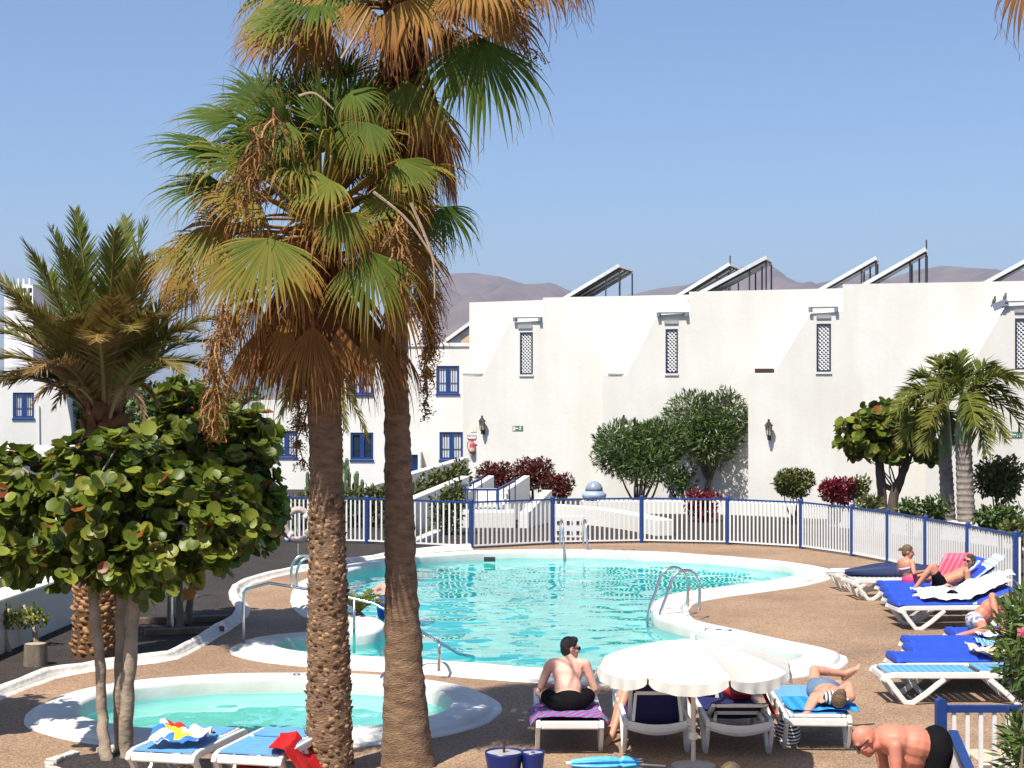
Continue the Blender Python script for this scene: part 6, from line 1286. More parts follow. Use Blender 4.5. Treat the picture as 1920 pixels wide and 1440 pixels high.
towel('towel', 'pale blue towel over the raised backrest behind the man with sunglasses', LC + V(1.62, 0.02, 0.70), 0.75, 0.5, cloth_mat('pale_blue_cloth', [(0.52, 0.62, 0.72), (0.60, 0.68, 0.76), (0.30, 0.36, 0.52)], 3.0), 8, 0.03, drape=lambda x, y: x * 0.75, rz=R(4))
t = thing('open_book', 'open paperback lying face down beside the reclining man', 'book', LC + V(1.0, -0.32, 0.46)); 
for s in (-1, 1): MB().bar((0, 0, 0.075), (s * 0.13, 0, 0.01), 0.19, 0.02).build('cover', mat('book_cover', (0.45, 0.32, 0.28), 0.6), t)

# front row loungers (backs to the camera)
F1 = at_px(1069, 17.0); lounger('sun_lounger', 'white lounger the man with his back to us sits on', F1, R(90), back=0.0, bed='sling', colr=NAVY, group='front row loungers')
F2 = at_px(1233, 17.0) + V(0, LN, 0); lounger('sun_lounger', 'lounger with raised navy back directly under the white parasol', F2, R(-90), back=1.12, bed='sling', colr=NAVY, curved_end=True, hinge=1.64, group='front row loungers')
F3 = at_px(1388, 16.95) + V(0, LN, 0); lounger('sun_lounger', 'lounger with half raised navy back draped with red and green towel', F3, R(-90), back=0.40, bed='sling', colr=NAVY, curved_end=True, hinge=1.28, group='front row loungers')
F4_ = at_px(1553, 17.15) + V(0, LN, 0); lounger('sun_lounger', 'white slatted lounger under the man with crossed legs', F4_, R(-93), back=0.0, bed='slat', group='front row loungers')
K1 = at_px(300, 15.45) ; lounger('sun_lounger', 'light blue lounger with a heaped towel beside the near tree', K1, R(76), back=0.0, bed='slat', group='front left loungers', LN=1.25)
K2 = at_px(462, 15.35); lounger('sun_lounger', 'light blue lounger with a red towel beside the shaggy palm trunk', K2, R(76), back=0.0, bed='slat', group='front left loungers', LN=1.25)
MULTI = cloth_mat('bright_patchwork_cloth', [(0.74, 0.73, 0.70), (0.70, 0.66, 0.04), (0.05, 0.16, 0.50), (0.74, 0.73, 0.70), (0.45, 0.03, 0.03), (0.06, 0.05, 0.25)], 5.5, stripes=False)
towel('towel', 'heaped white, yellow and red towel on the left light blue lounger', K1 + V(0.12, 0.38, 0.39), 0.55, 0.6, MULTI, 9, 0.17)
REDC = cloth_mat('red_cloth', [(0.46, 0.012, 0.012), (0.52, 0.02, 0.02)], 2.0)
towel('towel', 'red towel hanging off the side of the right light blue lounger', K2 + V(0.42, 0.30, 0.40), 0.42, 0.75, REDC, 10, 0.05, drape=lambda x, y: -max(0, x + 0.05) ** 1.0 * 1.3)
o = MB().ell((0, 0, 0), (0.16, 0.3, 0.11)).build('red_bag', REDC, smooth=True); o.location = K2 + V(-0.02, 0.45, 0.20); o.location.z = 0.11; tag(o, 'red bag on the ground under the right light blue lounger', 'bag')
towel('towel', 'blue, pink and purple beach towel under the man with his back to us', F1 + V(0, 0.42, 0.375), 0.82, 0.8, cloth_mat('pink_blue_cloth', [(0.45, 0.03, 0.12), (0.05, 0.13, 0.40), (0.50, 0.08, 0.16), (0.10, 0.02, 0.12), (0.06, 0.28, 0.50)], 4.0, 0.6), 11, 0.03, drape=lambda x, y: -max(0, abs(x) - 0.34) * 1.1)
towel('towel', 'red and green towel draped over the half raised back', F3 + V(0.03, -LN + 0.36, 0.80), 0.70, 0.34, cloth_mat('red_green_cloth', [(0.50, 0.02, 0.03), (0.55, 0.03, 0.04), (0.04, 0.30, 0.20)], 1.6), 12, 0.05, drape=lambda x, y: -0.45 * max(0, abs(y) - 0.05))
towel('towel', 'dark red towel hanging over the right side of the parasol lounger', F2 + V(0.38, -1.1, 0.42), 0.12, 0.6, REDC, 13, 0.02, drape=lambda x, y: 0.25 - (x + 0.06) * 2.6)
towel('towel', 'red towel hanging from the right side of the draped lounger', F3 + V(0.36, -1.35, 0.52), 0.14, 0.4, REDC, 14, 0.03, drape=lambda x, y: 0.1 - (x + 0.07) * 2.2)
towel('towel', 'bright blue towel under the man with crossed legs', F4_ + V(0, -1.45, 0.40), 0.74, 0.75, cloth_mat('azure_cloth', [(0.02, 0.20, 0.60), (0.04, 0.28, 0.66)], 2.5), 15, 0.03)
# striped beach bag
t = thing('beach_bag', 'round navy and white striped beach bag beside the draped lounger', 'bag', at_px(1477, 17.6))
mb = MB(); NS = 15
STR = [mat('bag_white', (0.72, 0.72, 0.70), 0.9, 0.08), mat('bag_navy', (0.012, 0.018, 0.07), 0.9, 0.15)]
for k in range(NS):
    z0_, z1_ = 0.27 * k / NS, 0.27 * (k + 1) / NS; mb.cur = k % 2
    rr = lambda z: 0.135 * (max(0.02, 1 - ((z - 0.11) / 0.17) ** 2)) ** 0.5
    for j in range(22):
        a, b = 2 * math.pi * j / 22, 2 * math.pi * (j + 1) / 22
        wv = lambda z, a_: z + 0.012 * math.sin(a_ * 2 + 1)
        mb.add([(rr(z0_) * math.cos(a), rr(z0_) * math.sin(a), wv(z0_, a)), (rr(z0_) * math.cos(b), rr(z0_) * math.sin(b), wv(z0_, b)), (rr(z1_) * math.cos(b), rr(z1_) * math.sin(b), wv(z1_, b)), (rr(z1_) * math.cos(a), rr(z1_) * math.sin(a), wv(z1_, a))], [(0, 1, 2, 3)])
mb.build('body', STR, t, smooth=True)

# ------------------------------------------------------------------ open parasol, bases and folded umbrella
ub = at_px(1300, 16.4); t = thing('parasol', 'open cream white parasol with scalloped edge', 'parasol', ub); zt, zr, rr_ = zat(1300, 1200, 16.4), zat(1300, 1244, 16.4), 187 / F * 16.4
CAN = mat('cream_canvas', (0.60, 0.585, 0.535), 0.8, 0.08, 3, trans=0.25); NG = 8
mb = MB(); NU, NV = 10, 8
def prof(f): return zr + (zt - zr) * (1 - f ** 1.75)
for gk in range(NG):
    a0, a1 = 2 * math.pi * (gk + 0.3) / NG, 2 * math.pi * (gk + 1.3) / NG
    def fn(u, v):
        f = u; a = a0 + (a1 - a0) * v; sag = 1 - 0.05 * math.sin(math.pi * v) * f; z = prof(f) - 0.055 * math.sin(math.pi * v) ** 0.7 * f
        return V(rr_ * f * sag * math.cos(a), rr_ * f * sag * math.sin(a), z)
    mb.grid(fn, NU, NV)
mb.build('canopy', CAN, t, smooth=False)
for gk in range(NG):
    a0, a1 = 2 * math.pi * (gk + 0.3) / NG, 2 * math.pi * (gk + 1.3) / NG
    def fn(u, v):
        a = a0 + (a1 - a0) * (0.012 + 0.976 * u); sag = 1 - 0.05 * math.sin(math.pi * u); dz = 0.105 * v * (0.55 + 0.45 * math.sin(math.pi * u) ** 0.5); w = 0.014 * math.sin(u * 26 + gk) * v
        return V((rr_ * sag + 0.003 + w + 0.02 * v) * math.cos(a), (rr_ * sag + 0.003 + w + 0.02 * v) * math.sin(a), zr - 0.055 * math.sin(math.pi * u) ** 0.7 - dz)
    MB().grid(fn, 26, 5).build('valance', CAN, t, smooth=True)
for gk in range(NG):
    a = 2 * math.pi * (gk + 0.3) / NG; MB().tube([V(rr_ * f * math.cos(a), rr_ * f * math.sin(a), prof(f) - 0.012) for f in np.linspace(0.03, 1, 8)], 0.007, 5).build('rib', WHITEM, t)
MB().tube([(0, 0, 0.0), (0, 0, zt)], 0.023, 10).build('pole', mat('pole_cream', (0.55, 0.51, 0.44), 0.5), t); MB().lathe([(0.03, zt - 0.01), (0.028, zt + 0.05), (0.018, zt + 0.062)], 10).build('finial', WHITEM, t)
MB().lathe([(0.035, 0.30), (0.045, 0.31), (0.045, 0.36), (0.035, 0.37)], 10).build('collar', WHITEM, t); MB().lathe([(0.22, 0.0), (0.22, 0.05), (0.05, 0.09)], 20).build('base', mat('grey_concrete', (0.32, 0.31, 0.29), 0.9), t)
DBLUE = mat('dark_blue_pot', (0.008, 0.018, 0.13), 0.35, 0.15); CONC = mat('grey_concrete', (0.32, 0.31, 0.29), 0.9)
for x, r_b, lab, stick in ((945, 0.185, 'wide dark blue parasol base filled with concrete and a short pipe', True), (999, 0.115, 'smaller dark blue parasol base with an empty socket', False)):
    b = at_px(x, 16.05); t = thing('weighted_pot', lab, 'parasol base', b, group='blue parasol bases'); hh = 0.26
    MB().lathe([(r_b * 0.78, 0), (r_b * 0.80, 0.02), (r_b, hh - 0.03), (r_b * 1.02, hh), (r_b * 0.95, hh), (r_b * 0.94, hh - 0.03)], 28).build('pot', DBLUE, t, smooth=True)
    MB().lathe([(0.01, hh - 0.012), (r_b * 0.94, hh - 0.018)], 28).build('concrete', CONC, t)
    if stick: MB().tube([(0, 0, hh - 0.02), (0, 0, hh + 0.11)], 0.013, 10).build('pipe', mat('rusty_pipe', (0.05, 0.022, 0.015), 0.8), t)
    else: MB().lathe([(0.022, hh - 0.011), (0.02, hh - 0.006)], 10).build('socket', DARKM, t)
t = thing('folded_umbrella', 'light blue folded sun umbrella lying on the ground', 'umbrella', at_px(1150, 16.42)); mb = MB()
def fn(u, v):
    x = -0.42 + 0.68 * u; r_u = 0.018 + 0.055 * math.sin(math.pi * min(1, 0.12 + u * 0.9)) ** 0.8 + (0.02 if u > 0.74 else 0); r_u *= (0.78 if abs(u - 0.72) < 0.03 else 1); a = 2 * math.pi * v
    k = 1 + 0.28 * math.cos(a * 7 + u * 3) * (0.4 + u); return V(x, math.cos(a) * r_u * k * 1.15, 0.06 + math.sin(a) * r_u * k * 0.8)
mb.grid(fn, 40, 42).build('canopy', mat('light_blue_nylon', (0.02, 0.25, 0.60), 0.45, 0.25, 6, col2=(0.10, 0.42, 0.72)), t, smooth=True)
MB().tube([(0.20, 0, 0.055), (0.52, 0.01, 0.03)], 0.010).build('pole', WHITEM, t); MB().lathe([(0.02, -0.05), (0.022, 0.0)], 10).build('tip_cap', WHITEM, t).matrix_local = Matrix.Translation((-0.42, 0, 0.06)) @ Matrix.Rotation(R(90), 4, 'Y')
for k in range(8): MB().tube([(0.24 + 0.02 * math.sin(k * 2), 0.06 * math.cos(k * 0.8), 0.06 + 0.04 * math.sin(k * 0.8)), (0.29, 0.07 * math.cos(k * 0.8), 0.06 + 0.045 * math.sin(k * 0.8))], 0.004, 5).build('rib_tip', WHITEM, t)
t = thing('side_table', 'small white side table between the two navy loungers', 'table', at_px(1318, 18.6)); MB().box((0, 0, 0.42), (0.34, 0.34, 0.03)).build('table_top', mat('wood_top', (0.40, 0.26, 0.14), 0.6), t, bevel=0.01)
for sx in (-1, 1):
    for sy in (-1, 1): MB().box((sx * 0.14, sy * 0.14, 0.2), (0.04, 0.04, 0.41)).build('leg', WPLASTIC, t)
o = MB().ell((0, 0, 0.09), (0.14, 0.09, 0.10)).build('black_bag', mat('black_cloth', (0.008, 0.008, 0.009), 0.8), smooth=True); o.location = at_px(1318, 18.6) + V(0.03, 0, 0.435); tag(o, 'black bag on the small side table under the parasol', 'bag')
pc_ = thing('white_armchair', 'white plastic chair with beige seat behind the near railing', 'chair', at_px(1870, 15.2)); 
MB().box((0, 0, 0.40), (0.48, 0.46, 0.03)).build('seat', mat('beige_seat', (0.55, 0.42, 0.30), 0.7), pc_, bevel=0.01)
for sx in (-1, 1):
    for sy in (-1, 1): MB().box((sx * 0.21, sy * 0.2, 0.195), (0.04, 0.04, 0.38)).build('leg', WPLASTIC, pc_)
MB().grid(lambda u, v: V((u - 0.5) * 0.46, -0.24 - 0.10 * v, 0.36 - 0.12 * (1 - v) * math.sin(math.pi * u) * 0.5 + 0.04 * v), 12, 4).build('front_skirt', WPLASTIC, pc_, solid=0.02)

# ------------------------------------------------------------------ people
SKIN = {}
def skin(name, c, red=0.0):
    c2 = (min(1, c[0] * (1.12 + red * 0.3)), c[1] * (1 - 0.12 * red), c[2] * (1 - 0.18 * red)); return mat(name, tuple(k * 0.93 for k in c), 0.5, 0.1, 4.5, bump=0.08, bscale=60, col2=c2, sss=0.08, spec=0.35)
HAIRD = mat('dark_hair', (0.012, 0.009, 0.007), 0.55, 0.3, 25, bump=0.9, bscale=70); HAIRB = mat('brown_hair', (0.06, 0.036, 0.018), 0.55, 0.4, 25, bump=0.9, bscale=70, col2=(0.17, 0.11, 0.05)); HAIRG = mat('greying_hair', (0.05, 0.042, 0.036), 0.6, 0.3, 25, bump=0.9, bscale=70)
BLACKC = mat('black_swim_cloth', (0.005, 0.005, 0.006), 0.9, 0.2, spec=0.12)
def fuse(mb, name, m, parent, voxel=0.011, smooth=8):
    """melt the overlapping shapes of mb into one continuous surface"""
    o = mb.build(name, m, None, world=False)
    r_ = o.modifiers.new('r', 'REMESH'); r_.mode = 'VOXEL'; r_.voxel_size = voxel; s_ = o.modifiers.new('s', 'SMOOTH'); s_.iterations = smooth; s_.factor = 0.5
    me = bpy.data.meshes.new_from_object(o.evaluated_get(bpy.context.evaluated_depsgraph_get())); bpy.data.objects.remove(o)
    me.polygons.foreach_set('use_smooth', [True] * len(me.polygons)); me.materials.clear(); me.materials.append(m)
    return link(name, me, parent)
def frame(z, x):
    z = Vector(z).normalized(); x = Vector(x); x = (x - z * x.dot(z)).normalized(); y = z.cross(x); return Matrix((x, y, z)).transposed()
def hand(mb, wrist, d, palm_n, curl=0.5, side=1, s=1.0):
    d = Vector(d).normalized(); pn = Vector(palm_n); pn = (pn - d * pn.dot(d)).normalized(); sv = d.cross(pn) * side; w = Vector(wrist)
    mb.ell(w + d * 0.045 * s, (0.040 * s, 0.018 * s, 0.052 * s), frame(d, sv))
    for k, (o, L) in enumerate(((-0.030, 0.062), (-0.010, 0.074), (0.010, 0.070), (0.029, 0.054))):
        p = w + d * 0.085 * s + sv * o * s; a = p; dv = d.copy()
        for j in range(3):
            dv = (dv + pn * curl * (0.45 + 0.2 * j)).normalized(); b = a + dv * L * s * (0.42, 0.32, 0.26)[j]; mb.caps(a, b, 0.0095 * s, 0.0085 * s, 8); a = b
    p = w + d * 0.03 * s - sv * 0.036 * s; q = p + (d * 0.7 - sv * 0.8 + pn * 0.3).normalized() * 0.036 * s; mb.caps(p, q, 0.013 * s, 0.011 * s, 8); mb.caps(q, q + (d + pn * 0.4).normalized() * 0.032 * s, 0.011 * s, 0.009 * s, 8)
def foot(mb, ankle, toe, up, s=1.0):
    a, t_ = Vector(ankle), Vector(toe); d = (t_ - a).normalized(); up = Vector(up); up = (up - d * up.dot(d)).normalized(); sv = d.cross(up)
    mb.caps(a - d * 0.035 * s - up * 0.03 * s, a + d * 0.10 * s - up * 0.035 * s, 0.034 * s, 0.036 * s); mb.caps(a, a + d * 0.09 * s - up * 0.025 * s, 0.038 * s, 0.032 * s); mb.ell(a + d * 0.14 * s - up * 0.045 * s, (0.045 * s, 0.018 * s, 0.05 * s), frame(d, sv))
    for k, o in enumerate((-0.032, -0.012, 0.006, 0.021, 0.034)): mb.caps(a + d * 0.16 * s + sv * o * s - up * 0.048 * s, a + d * (0.205 - 0.010 * k) * s + sv * o * s - up * 0.05 * s, (0.014 if k == 0 else 0.010) * s, (0.013 if k == 0 else 0.009) * s, 8)
def person(label, root, J, skin_m, hair=None, hair_kind='short', girth=1.0, wide=1.0, face=(0, -1, 0), voxel=0.011, curl=0.5, palm=((0, 0, -1), (0, 0, -1)), shorts=None, shorts_to=0.45, headup=None, feet_up=None, top=None, glasses=False, female=False, skip_head=False, briefs=False):
    """J: joints relative to root: pel, chest, neck, head, lat (left-right axis), el/er elbows, wl/wr wrists, kl/kr knees, al/ar ankles, tl/tr toes (l = image-left side along -lat)"""
    t = thing('person', label, 'person', root); mb = MB(); j = {k: Vector(v) for k, v in J.items()}; lat = j['lat'].normalized(); g = girth
    up = (j['chest'] - j['pel']).normalized(); fr = frame(up, lat); upc = (j['neck'] - j['chest']).normalized(); frc = frame(upc, lat)
    sw_, hw_ = (0.165 if female else 0.19) * wide, 0.095 * wide
    mb.ell(j['pel'], (0.165 * wide, 0.125 * g, 0.13), fr); mid = j['pel'].lerp(j['chest'], 0.5); mb.ell(mid, ((0.13 if female else 0.15) * wide * (0.5 + 0.5 * g), 0.112 * g, 0.18), fr)
    if g > 1.15: fwd = lat.cross(up); mb.ell(mid + (-fwd if J.get('bellyflip') else fwd) * 0.05 * g, (0.15 * wide, 0.12 * g, 0.15), fr)
    mb.ell(j['chest'], (0.165 * wide, 0.115 * (0.6 + 0.4 * g), 0.17), fr); mb.ell(j['chest'].lerp(j['neck'], 0.55), (0.155 * wide, 0.085, 0.085), frc)
    for s in (-1, 1): mb.caps(j['neck'].lerp(j['chest'], 0.12), j['neck'].lerp(j['chest'], 0.28) + lat * s * sw_ * 0.85, 0.05, 0.058)
    mb.caps(j['neck'] - upc * 0.03, j['head'] - Vector(headup or upc).normalized() * 0.06, 0.058, 0.052)
    sh = {s: j['neck'].lerp(j['chest'], 0.30) + lat * (s * sw_) for s in (-1, 1)}; hp = {s: j['pel'] + lat * (s * hw_) - up * 0.02 for s in (-1, 1)}
    for s, e, w, k, a, toe, pn in ((-1, 'el', 'wl', 'kl', 'al', 'tl', palm[0]), (1, 'er', 'wr', 'kr', 'ar', 'tr', palm[1])):
        if e in j:
            q = (0.85 if female else 1.0); mb.caps(sh[s], j[e], 0.056 * q, 0.042 * q); mb.ell(sh[s].lerp(j[e], 0.42), (0.052 * q, 0.052 * q, 0.10), frame(j[e] - sh[s], lat + V(0.01, 0.02, 0.03))); mb.caps(j[e], j[w], 0.041 * q, 0.028 * q); mb.caps(j[e].lerp(j[w], 0.1), j[e].lerp(j[w], 0.45), 0.043 * q, 0.038 * q); hand(mb, j[w], j[w] - j[e], pn, curl, s)
        if k in j:
            mb.caps(hp[s], j[k], 0.088 * (0.7 + 0.3 * g), 0.056); mb.caps(j[k], j[a], 0.053, 0.036); mb.caps(j[k].lerp(j[a], 0.22), j[k].lerp(j[a], 0.42), 0.056, 0.050)
            if toe in j: foot(mb, j[a], j[toe], (feet_up or {}).get(s, (0, 0, 1)))
    hup = Vector(headup or upc).normalized(); fc = Vector(face); fc = (fc - hup * fc.dot(hup)).normalized(); hs = fc.cross(hup); H_ = j['head']; hf = Matrix((hs, fc, hup)).transposed()
    hp_ = lambda x, y, z: H_ + hf @ V(x, y, z)
    if not skip_head:
        mb.ell(hp_(0, -0.012, 0.025), (0.074, 0.094, 0.098), hf); mb.ell(hp_(0, 0.028, -0.045), (0.056, 0.062, 0.075), hf); mb.caps(hp_(0, 0.055, -0.095), hp_(0, 0.062, -0.088), 0.026, 0.022)
        mb.caps(hp_(0, 0.088, 0.012), hp_(0, 0.104, -0.028), 0.010, 0.015, 8)
        for s in (-1, 1): mb.ell(hp_(s * 0.076, -0.012, -0.005), (0.010, 0.020, 0.032), hf, 8, 6); mb.ell(hp_(s * 0.036, 0.066, -0.03), (0.022, 0.02, 0.02), hf, 8, 6)
        mb.caps(hp_(-0.02, 0.084, -0.062), hp_(0.02, 0.084, -0.062), 0.010, 0.010, 8)
        mb.caps(hp_(-0.04, 0.075, 0.03), hp_(0.04, 0.075, 0.03), 0.012, 0.012, 8)
    b = fuse(mb, 'body', skin_m, t, voxel)
    if hair and not skip_head:
        hb2 = MB()
        if hair_kind == 'short': hb2.ell(hp_(0, -0.022, 0.042), (0.081, 0.096, 0.094), hf); hb2.ell(hp_(0, -0.050, 0.0), (0.074, 0.062, 0.085), hf); hb2.ell(hp_(0, 0.035, 0.095), (0.06, 0.05, 0.04), hf)
        else:
            hb2.ell(hp_(0, -0.022, 0.040), (0.082, 0.099, 0.094), hf); hb2.ell(hp_(0, -0.055, -0.01), (0.070, 0.060, 0.085), hf)
            if hair_kind == 'bun': hb2.ell(hp_(0, -0.135, 0.03), (0.03, 0.035, 0.03), hf); hb2.caps(hp_(0, -0.15, 0.02), hp_(0, -0.175, -0.01), 0.02, 0.008)
            if hair_kind == 'bob': hb2.ell(hp_(0, -0.045, -0.055), (0.082, 0.055, 0.07), hf)
        fuse(hb2, 'hair', hair, t, 0.009, 3)
    if glasses:
        gm = MB()
        for s in (-1, 1): gm.ell(hp_(s * 0.034, 0.094, 0.008), (0.028, 0.010, 0.021), hf, 10, 6); gm.bar(hp_(s * 0.062, 0.088, 0.012), hp_(s * 0.082, -0.015, 0.012), 0.006, 0.008)
        gm.bar(hp_(-0.01, 0.102, 0.012), hp_(0.01, 0.102, 0.012), 0.006, 0.006).build('sunglasses', mat('black_glasses', (0.006, 0.006, 0.007), 0.15), t, smooth=False)
    for s in (-1, 1):
        if not skip_head and not glasses: MB().ell(hp_(s * 0.030, 0.083, 0.008), (0.012, 0.006, 0.006), hf, 8, 6).build('eye', mat('eye_dark', (0.05, 0.035, 0.03), 0.3), t)
    if shorts:
        sb = MB(); sb.ell(j['pel'] - up * 0.015, (0.188 * wide, 0.148 * g, 0.138), fr)
        for s, k in ((-1, 'kl'), (1, 'kr')):
            if k in j and not briefs: sb.caps(hp[s], hp[s].lerp(j[k], shorts_to), 0.100 * (0.7 + 0.3 * g), 0.088)
        fuse(sb, 'swim_shorts' if not briefs else 'swim_briefs', shorts, t, 0.011, 14)
    if top:
        tb = MB(); tb.ell(j['chest'] - up * 0.01, (0.178 * wide, 0.128 * (0.6 + 0.4 * g), 0.045 if female else 0.17), fr)
        fuse(tb, 'swim_top', top, t, 0.011, 3)
    return t
# man with his back to us on the front lounger
sk_pale = skin('pale_sunburnt_skin', (0.60, 0.38, 0.29), 0.4); sk_tan = skin('tanned_skin', (0.42, 0.22, 0.135), 0.4); sk_red = skin('sunburnt_red_skin', (0.47, 0.205, 0.135), 0.5); sk_mid = skin('light_tan_skin', (0.47, 0.26, 0.175), 0.4); sk_pink = skin('pink_skin', (0.58, 0.32, 0.25), 0.5)
person('dark haired man in black shorts sitting with his back to us on a lounger', at_px(1066, 17.42), dict(pel=(0, 0, 0.49), chest=(-0.005, 0.20, 0.76), neck=(0.0, 0.27, 0.88), head=(0.03, 0.33, 0.995), lat=(1, -0.03, 0), el=(-0.285, 0.26, 0.60), wl=(-0.14, 0.46, 0.58), er=(0.29, 0.24, 0.58), wr=(0.14, 0.45, 0.56),
       kl=(-0.30, 0.40, 0.52), al=(0.05, 0.55, 0.44), tl=(0.22, 0.60, 0.42), kr=(0.30, 0.40, 0.54), ar=(-0.02, 0.68, 0.44), tr=(-0.2, 0.72, 0.42)), sk_pale, HAIRD, face=(0.93, 0.36, -0.15), headup=(0.03, 0.1, 1), voxel=0.0095, shorts=BLACKC, shorts_to=0.55, glasses=True, girth=0.98)
# bending bald man in the right foreground
BD = 12.9; rb = at_px(1748, BD)
bp_ = lambda x, y, dd=0.0: W(x, y, BD + dd) - rb
person('bald man in black shorts bending forward at the bottom right', rb, dict(pel=bp_(1748, 1404), chest=bp_(1678, 1388), neck=bp_(1655, 1391, -0.02), head=bp_(1622, 1389, -0.04), lat=(0.12, -1, 0.02), el=bp_(1662, 1462, 0.20), wl=bp_(1640, 1515, 0.20), er=bp_(1682, 1462, -0.24), wr=bp_(1650, 1520, -0.20),
       kl=bp_(1742, 1512, 0.10), al=V(0.06, 0.12, 0.07), tl=V(-0.12, 0.12, 0.03), kr=bp_(1742, 1512, -0.12), ar=V(0.06, -0.12, 0.07), tr=V(-0.12, -0.14, 0.03)), sk_red, None, face=(-0.75, -0.18, -0.65), headup=(-0.70, -0.02, 0.72), voxel=0.0085, shorts=BLACKC, shorts_to=0.5, girth=1.32, wide=1.05, glasses=True, palm=((0, 1, 0), (0, 1, 0)))
# man lying with crossed legs on the slatted lounger
r4 = at_px(1546, 17.95); q4 = lambda x, y, d: W(x, y, d) - r4
p4 = person('man lying with one leg crossed over his knee, head towards us', r4, dict(pel=(0.0, 0.02, 0.50), chest=(-0.01, -0.36, 0.52), neck=(-0.01, -0.55, 0.53), head=(0.02, -0.66, 0.56), lat=(1, 0, 0), el=q4(1508, 1345, 17.25), wl=q4(1540, 1300, 17.45), er=q4(1592, 1284, 17.6), wr=q4(1556, 1304, 17.42), kl=q4(1527, 1256, 18.22), al=q4(1584, 1264, 18.3), tl=q4(1604, 1246, 18.3), kr=q4(1572, 1284, 18.05), ar=(0.14, 0.52, 0.47), tr=(0.16, 0.72, 0.45)),
       sk_mid, HAIRB, face=(0.15, 0.25, 0.95), headup=(0.05, -0.9, 0.2), voxel=0.0095, shorts=mat('blue_grey_shorts', (0.10, 0.16, 0.24), 0.8), shorts_to=0.3, feet_up={-1: (0.1, -0.2, 1)})
t = thing('striped_hat', 'white cap with dark stripes held over the lying man\'s face', 'cap', q4(1560, 1308, 17.36) + r4)
MB().ell((0, 0, 0.0), (0.095, 0.09, 0.075)).build('crown', cloth_mat('striped_cap', [(0.72, 0.70, 0.66), (0.06, 0.06, 0.07)], 9.0), t, smooth=True); MB().ell((0.11, 0.0, -0.015), (0.07, 0.07, 0.012)).build('peak', mat('cap_white', (0.72, 0.70, 0.66), 0.8), t, smooth=True)
# reclining man with sunglasses
r8 = LC + V(0.95, 0, 0); q8 = lambda x, y, dd=0.0: W(x, y, 28.3 + dd) - r8
person('tanned man with sunglasses and black shorts reclining with knees up', r8, dict(pel=q8(1764, 1093), chest=q8(1796, 1080), neck=q8(1811, 1067), head=q8(1818, 1053, -0.03), lat=(0.06, -1, 0.05), el=q8(1808, 1098, 0.22), wl=q8(1780, 1096, 0.16), er=q8(1816, 1100, -0.24), wr=q8(1784, 1103, -0.24), kl=q8(1752, 1062, 0.12), al=q8(1722, 1098, 0.12), tl=q8(1704, 1101, 0.12), kr=q8(1745, 1064, -0.12), ar=q8(1716, 1103, -0.12), tr=q8(1698, 1106, -0.14)),
       sk_tan, HAIRG, face=(-0.82, -0.55, -0.05), headup=(0.25, -0.05, 1), shorts=BLACKC, shorts_to=0.5, glasses=True)
# woman on the next lounger
r7 = LB + V(0.45, 0, 0); q7 = lambda x, y, dd=0.0: W(x, y, 29.0 + dd) - r7
person('woman with hair in a bun and pink bikini sitting on a blue cushion', r7, dict(pel=q7(1706, 1086), chest=q7(1699, 1063), neck=q7(1699, 1051), head=q7(1703, 1035), lat=(0.55, -0.83, 0), el=q7(1686, 1071, 0.2), wl=q7(1700, 1086, 0.25), er=q7(1714, 1075, -0.25), wr=q7(1738, 1070, -0.05), kl=q7(1748, 1078, 0.1), al=q7(1788, 1092, 0.1), tl=q7(1800, 1088, 0.1), kr=q7(1742, 1084, -0.1), ar=q7(1780, 1094, -0.05), tr=q7(1794, 1090, -0.05)),
       sk_tan, HAIRB, 'bun', face=(0.85, -0.2, -0.4), headup=(0.15, 0, 1), shorts=mat('pink_bikini', (0.55, 0.05, 0.14), 0.7), briefs=True, top=mat('white_bikini', (0.6, 0.5, 0.52), 0.7), female=True, girth=0.85, wide=0.9)
# man in patterned shorts
r9 = S4 + V(0.75, 0, 0); q9 = lambda x, y, dd=0.0: W(x, y, 22.9 + dd) - r9
person('man in patterned grey shorts lying on his side propped on one arm', r9, dict(pel=q9(1832, 1166), chest=q9(1856, 1142), neck=q9(1870, 1133, -0.05), head=q9(1884, 1136, -0.1), lat=(-0.35, -0.55, 0.75), el=q9(1880, 1178, -0.2), wl=q9(1890, 1196, -0.4), er=q9(1868, 1158, -0.3), wr=q9(1884, 1180, -0.36), kl=q9(1856, 1184, -0.36), al=q9(1890, 1190, -0.3), kr=q9(1848, 1180, -0.42), ar=q9(1806, 1190, -0.3), tr=q9(1790, 1190, -0.3)),
       sk_red, HAIRD, face=(0.6, -0.6, -0.5), headup=(0.5, -0.3, 0.8), shorts=cloth_mat('patterned_swim_cloth', [(0.42, 0.42, 0.44), (0.55, 0.55, 0.56), (0.16, 0.18, 0.24), (0.30, 0.34, 0.38)], 26, stripes=False), shorts_to=0.45, glasses=True, girth=1.1)
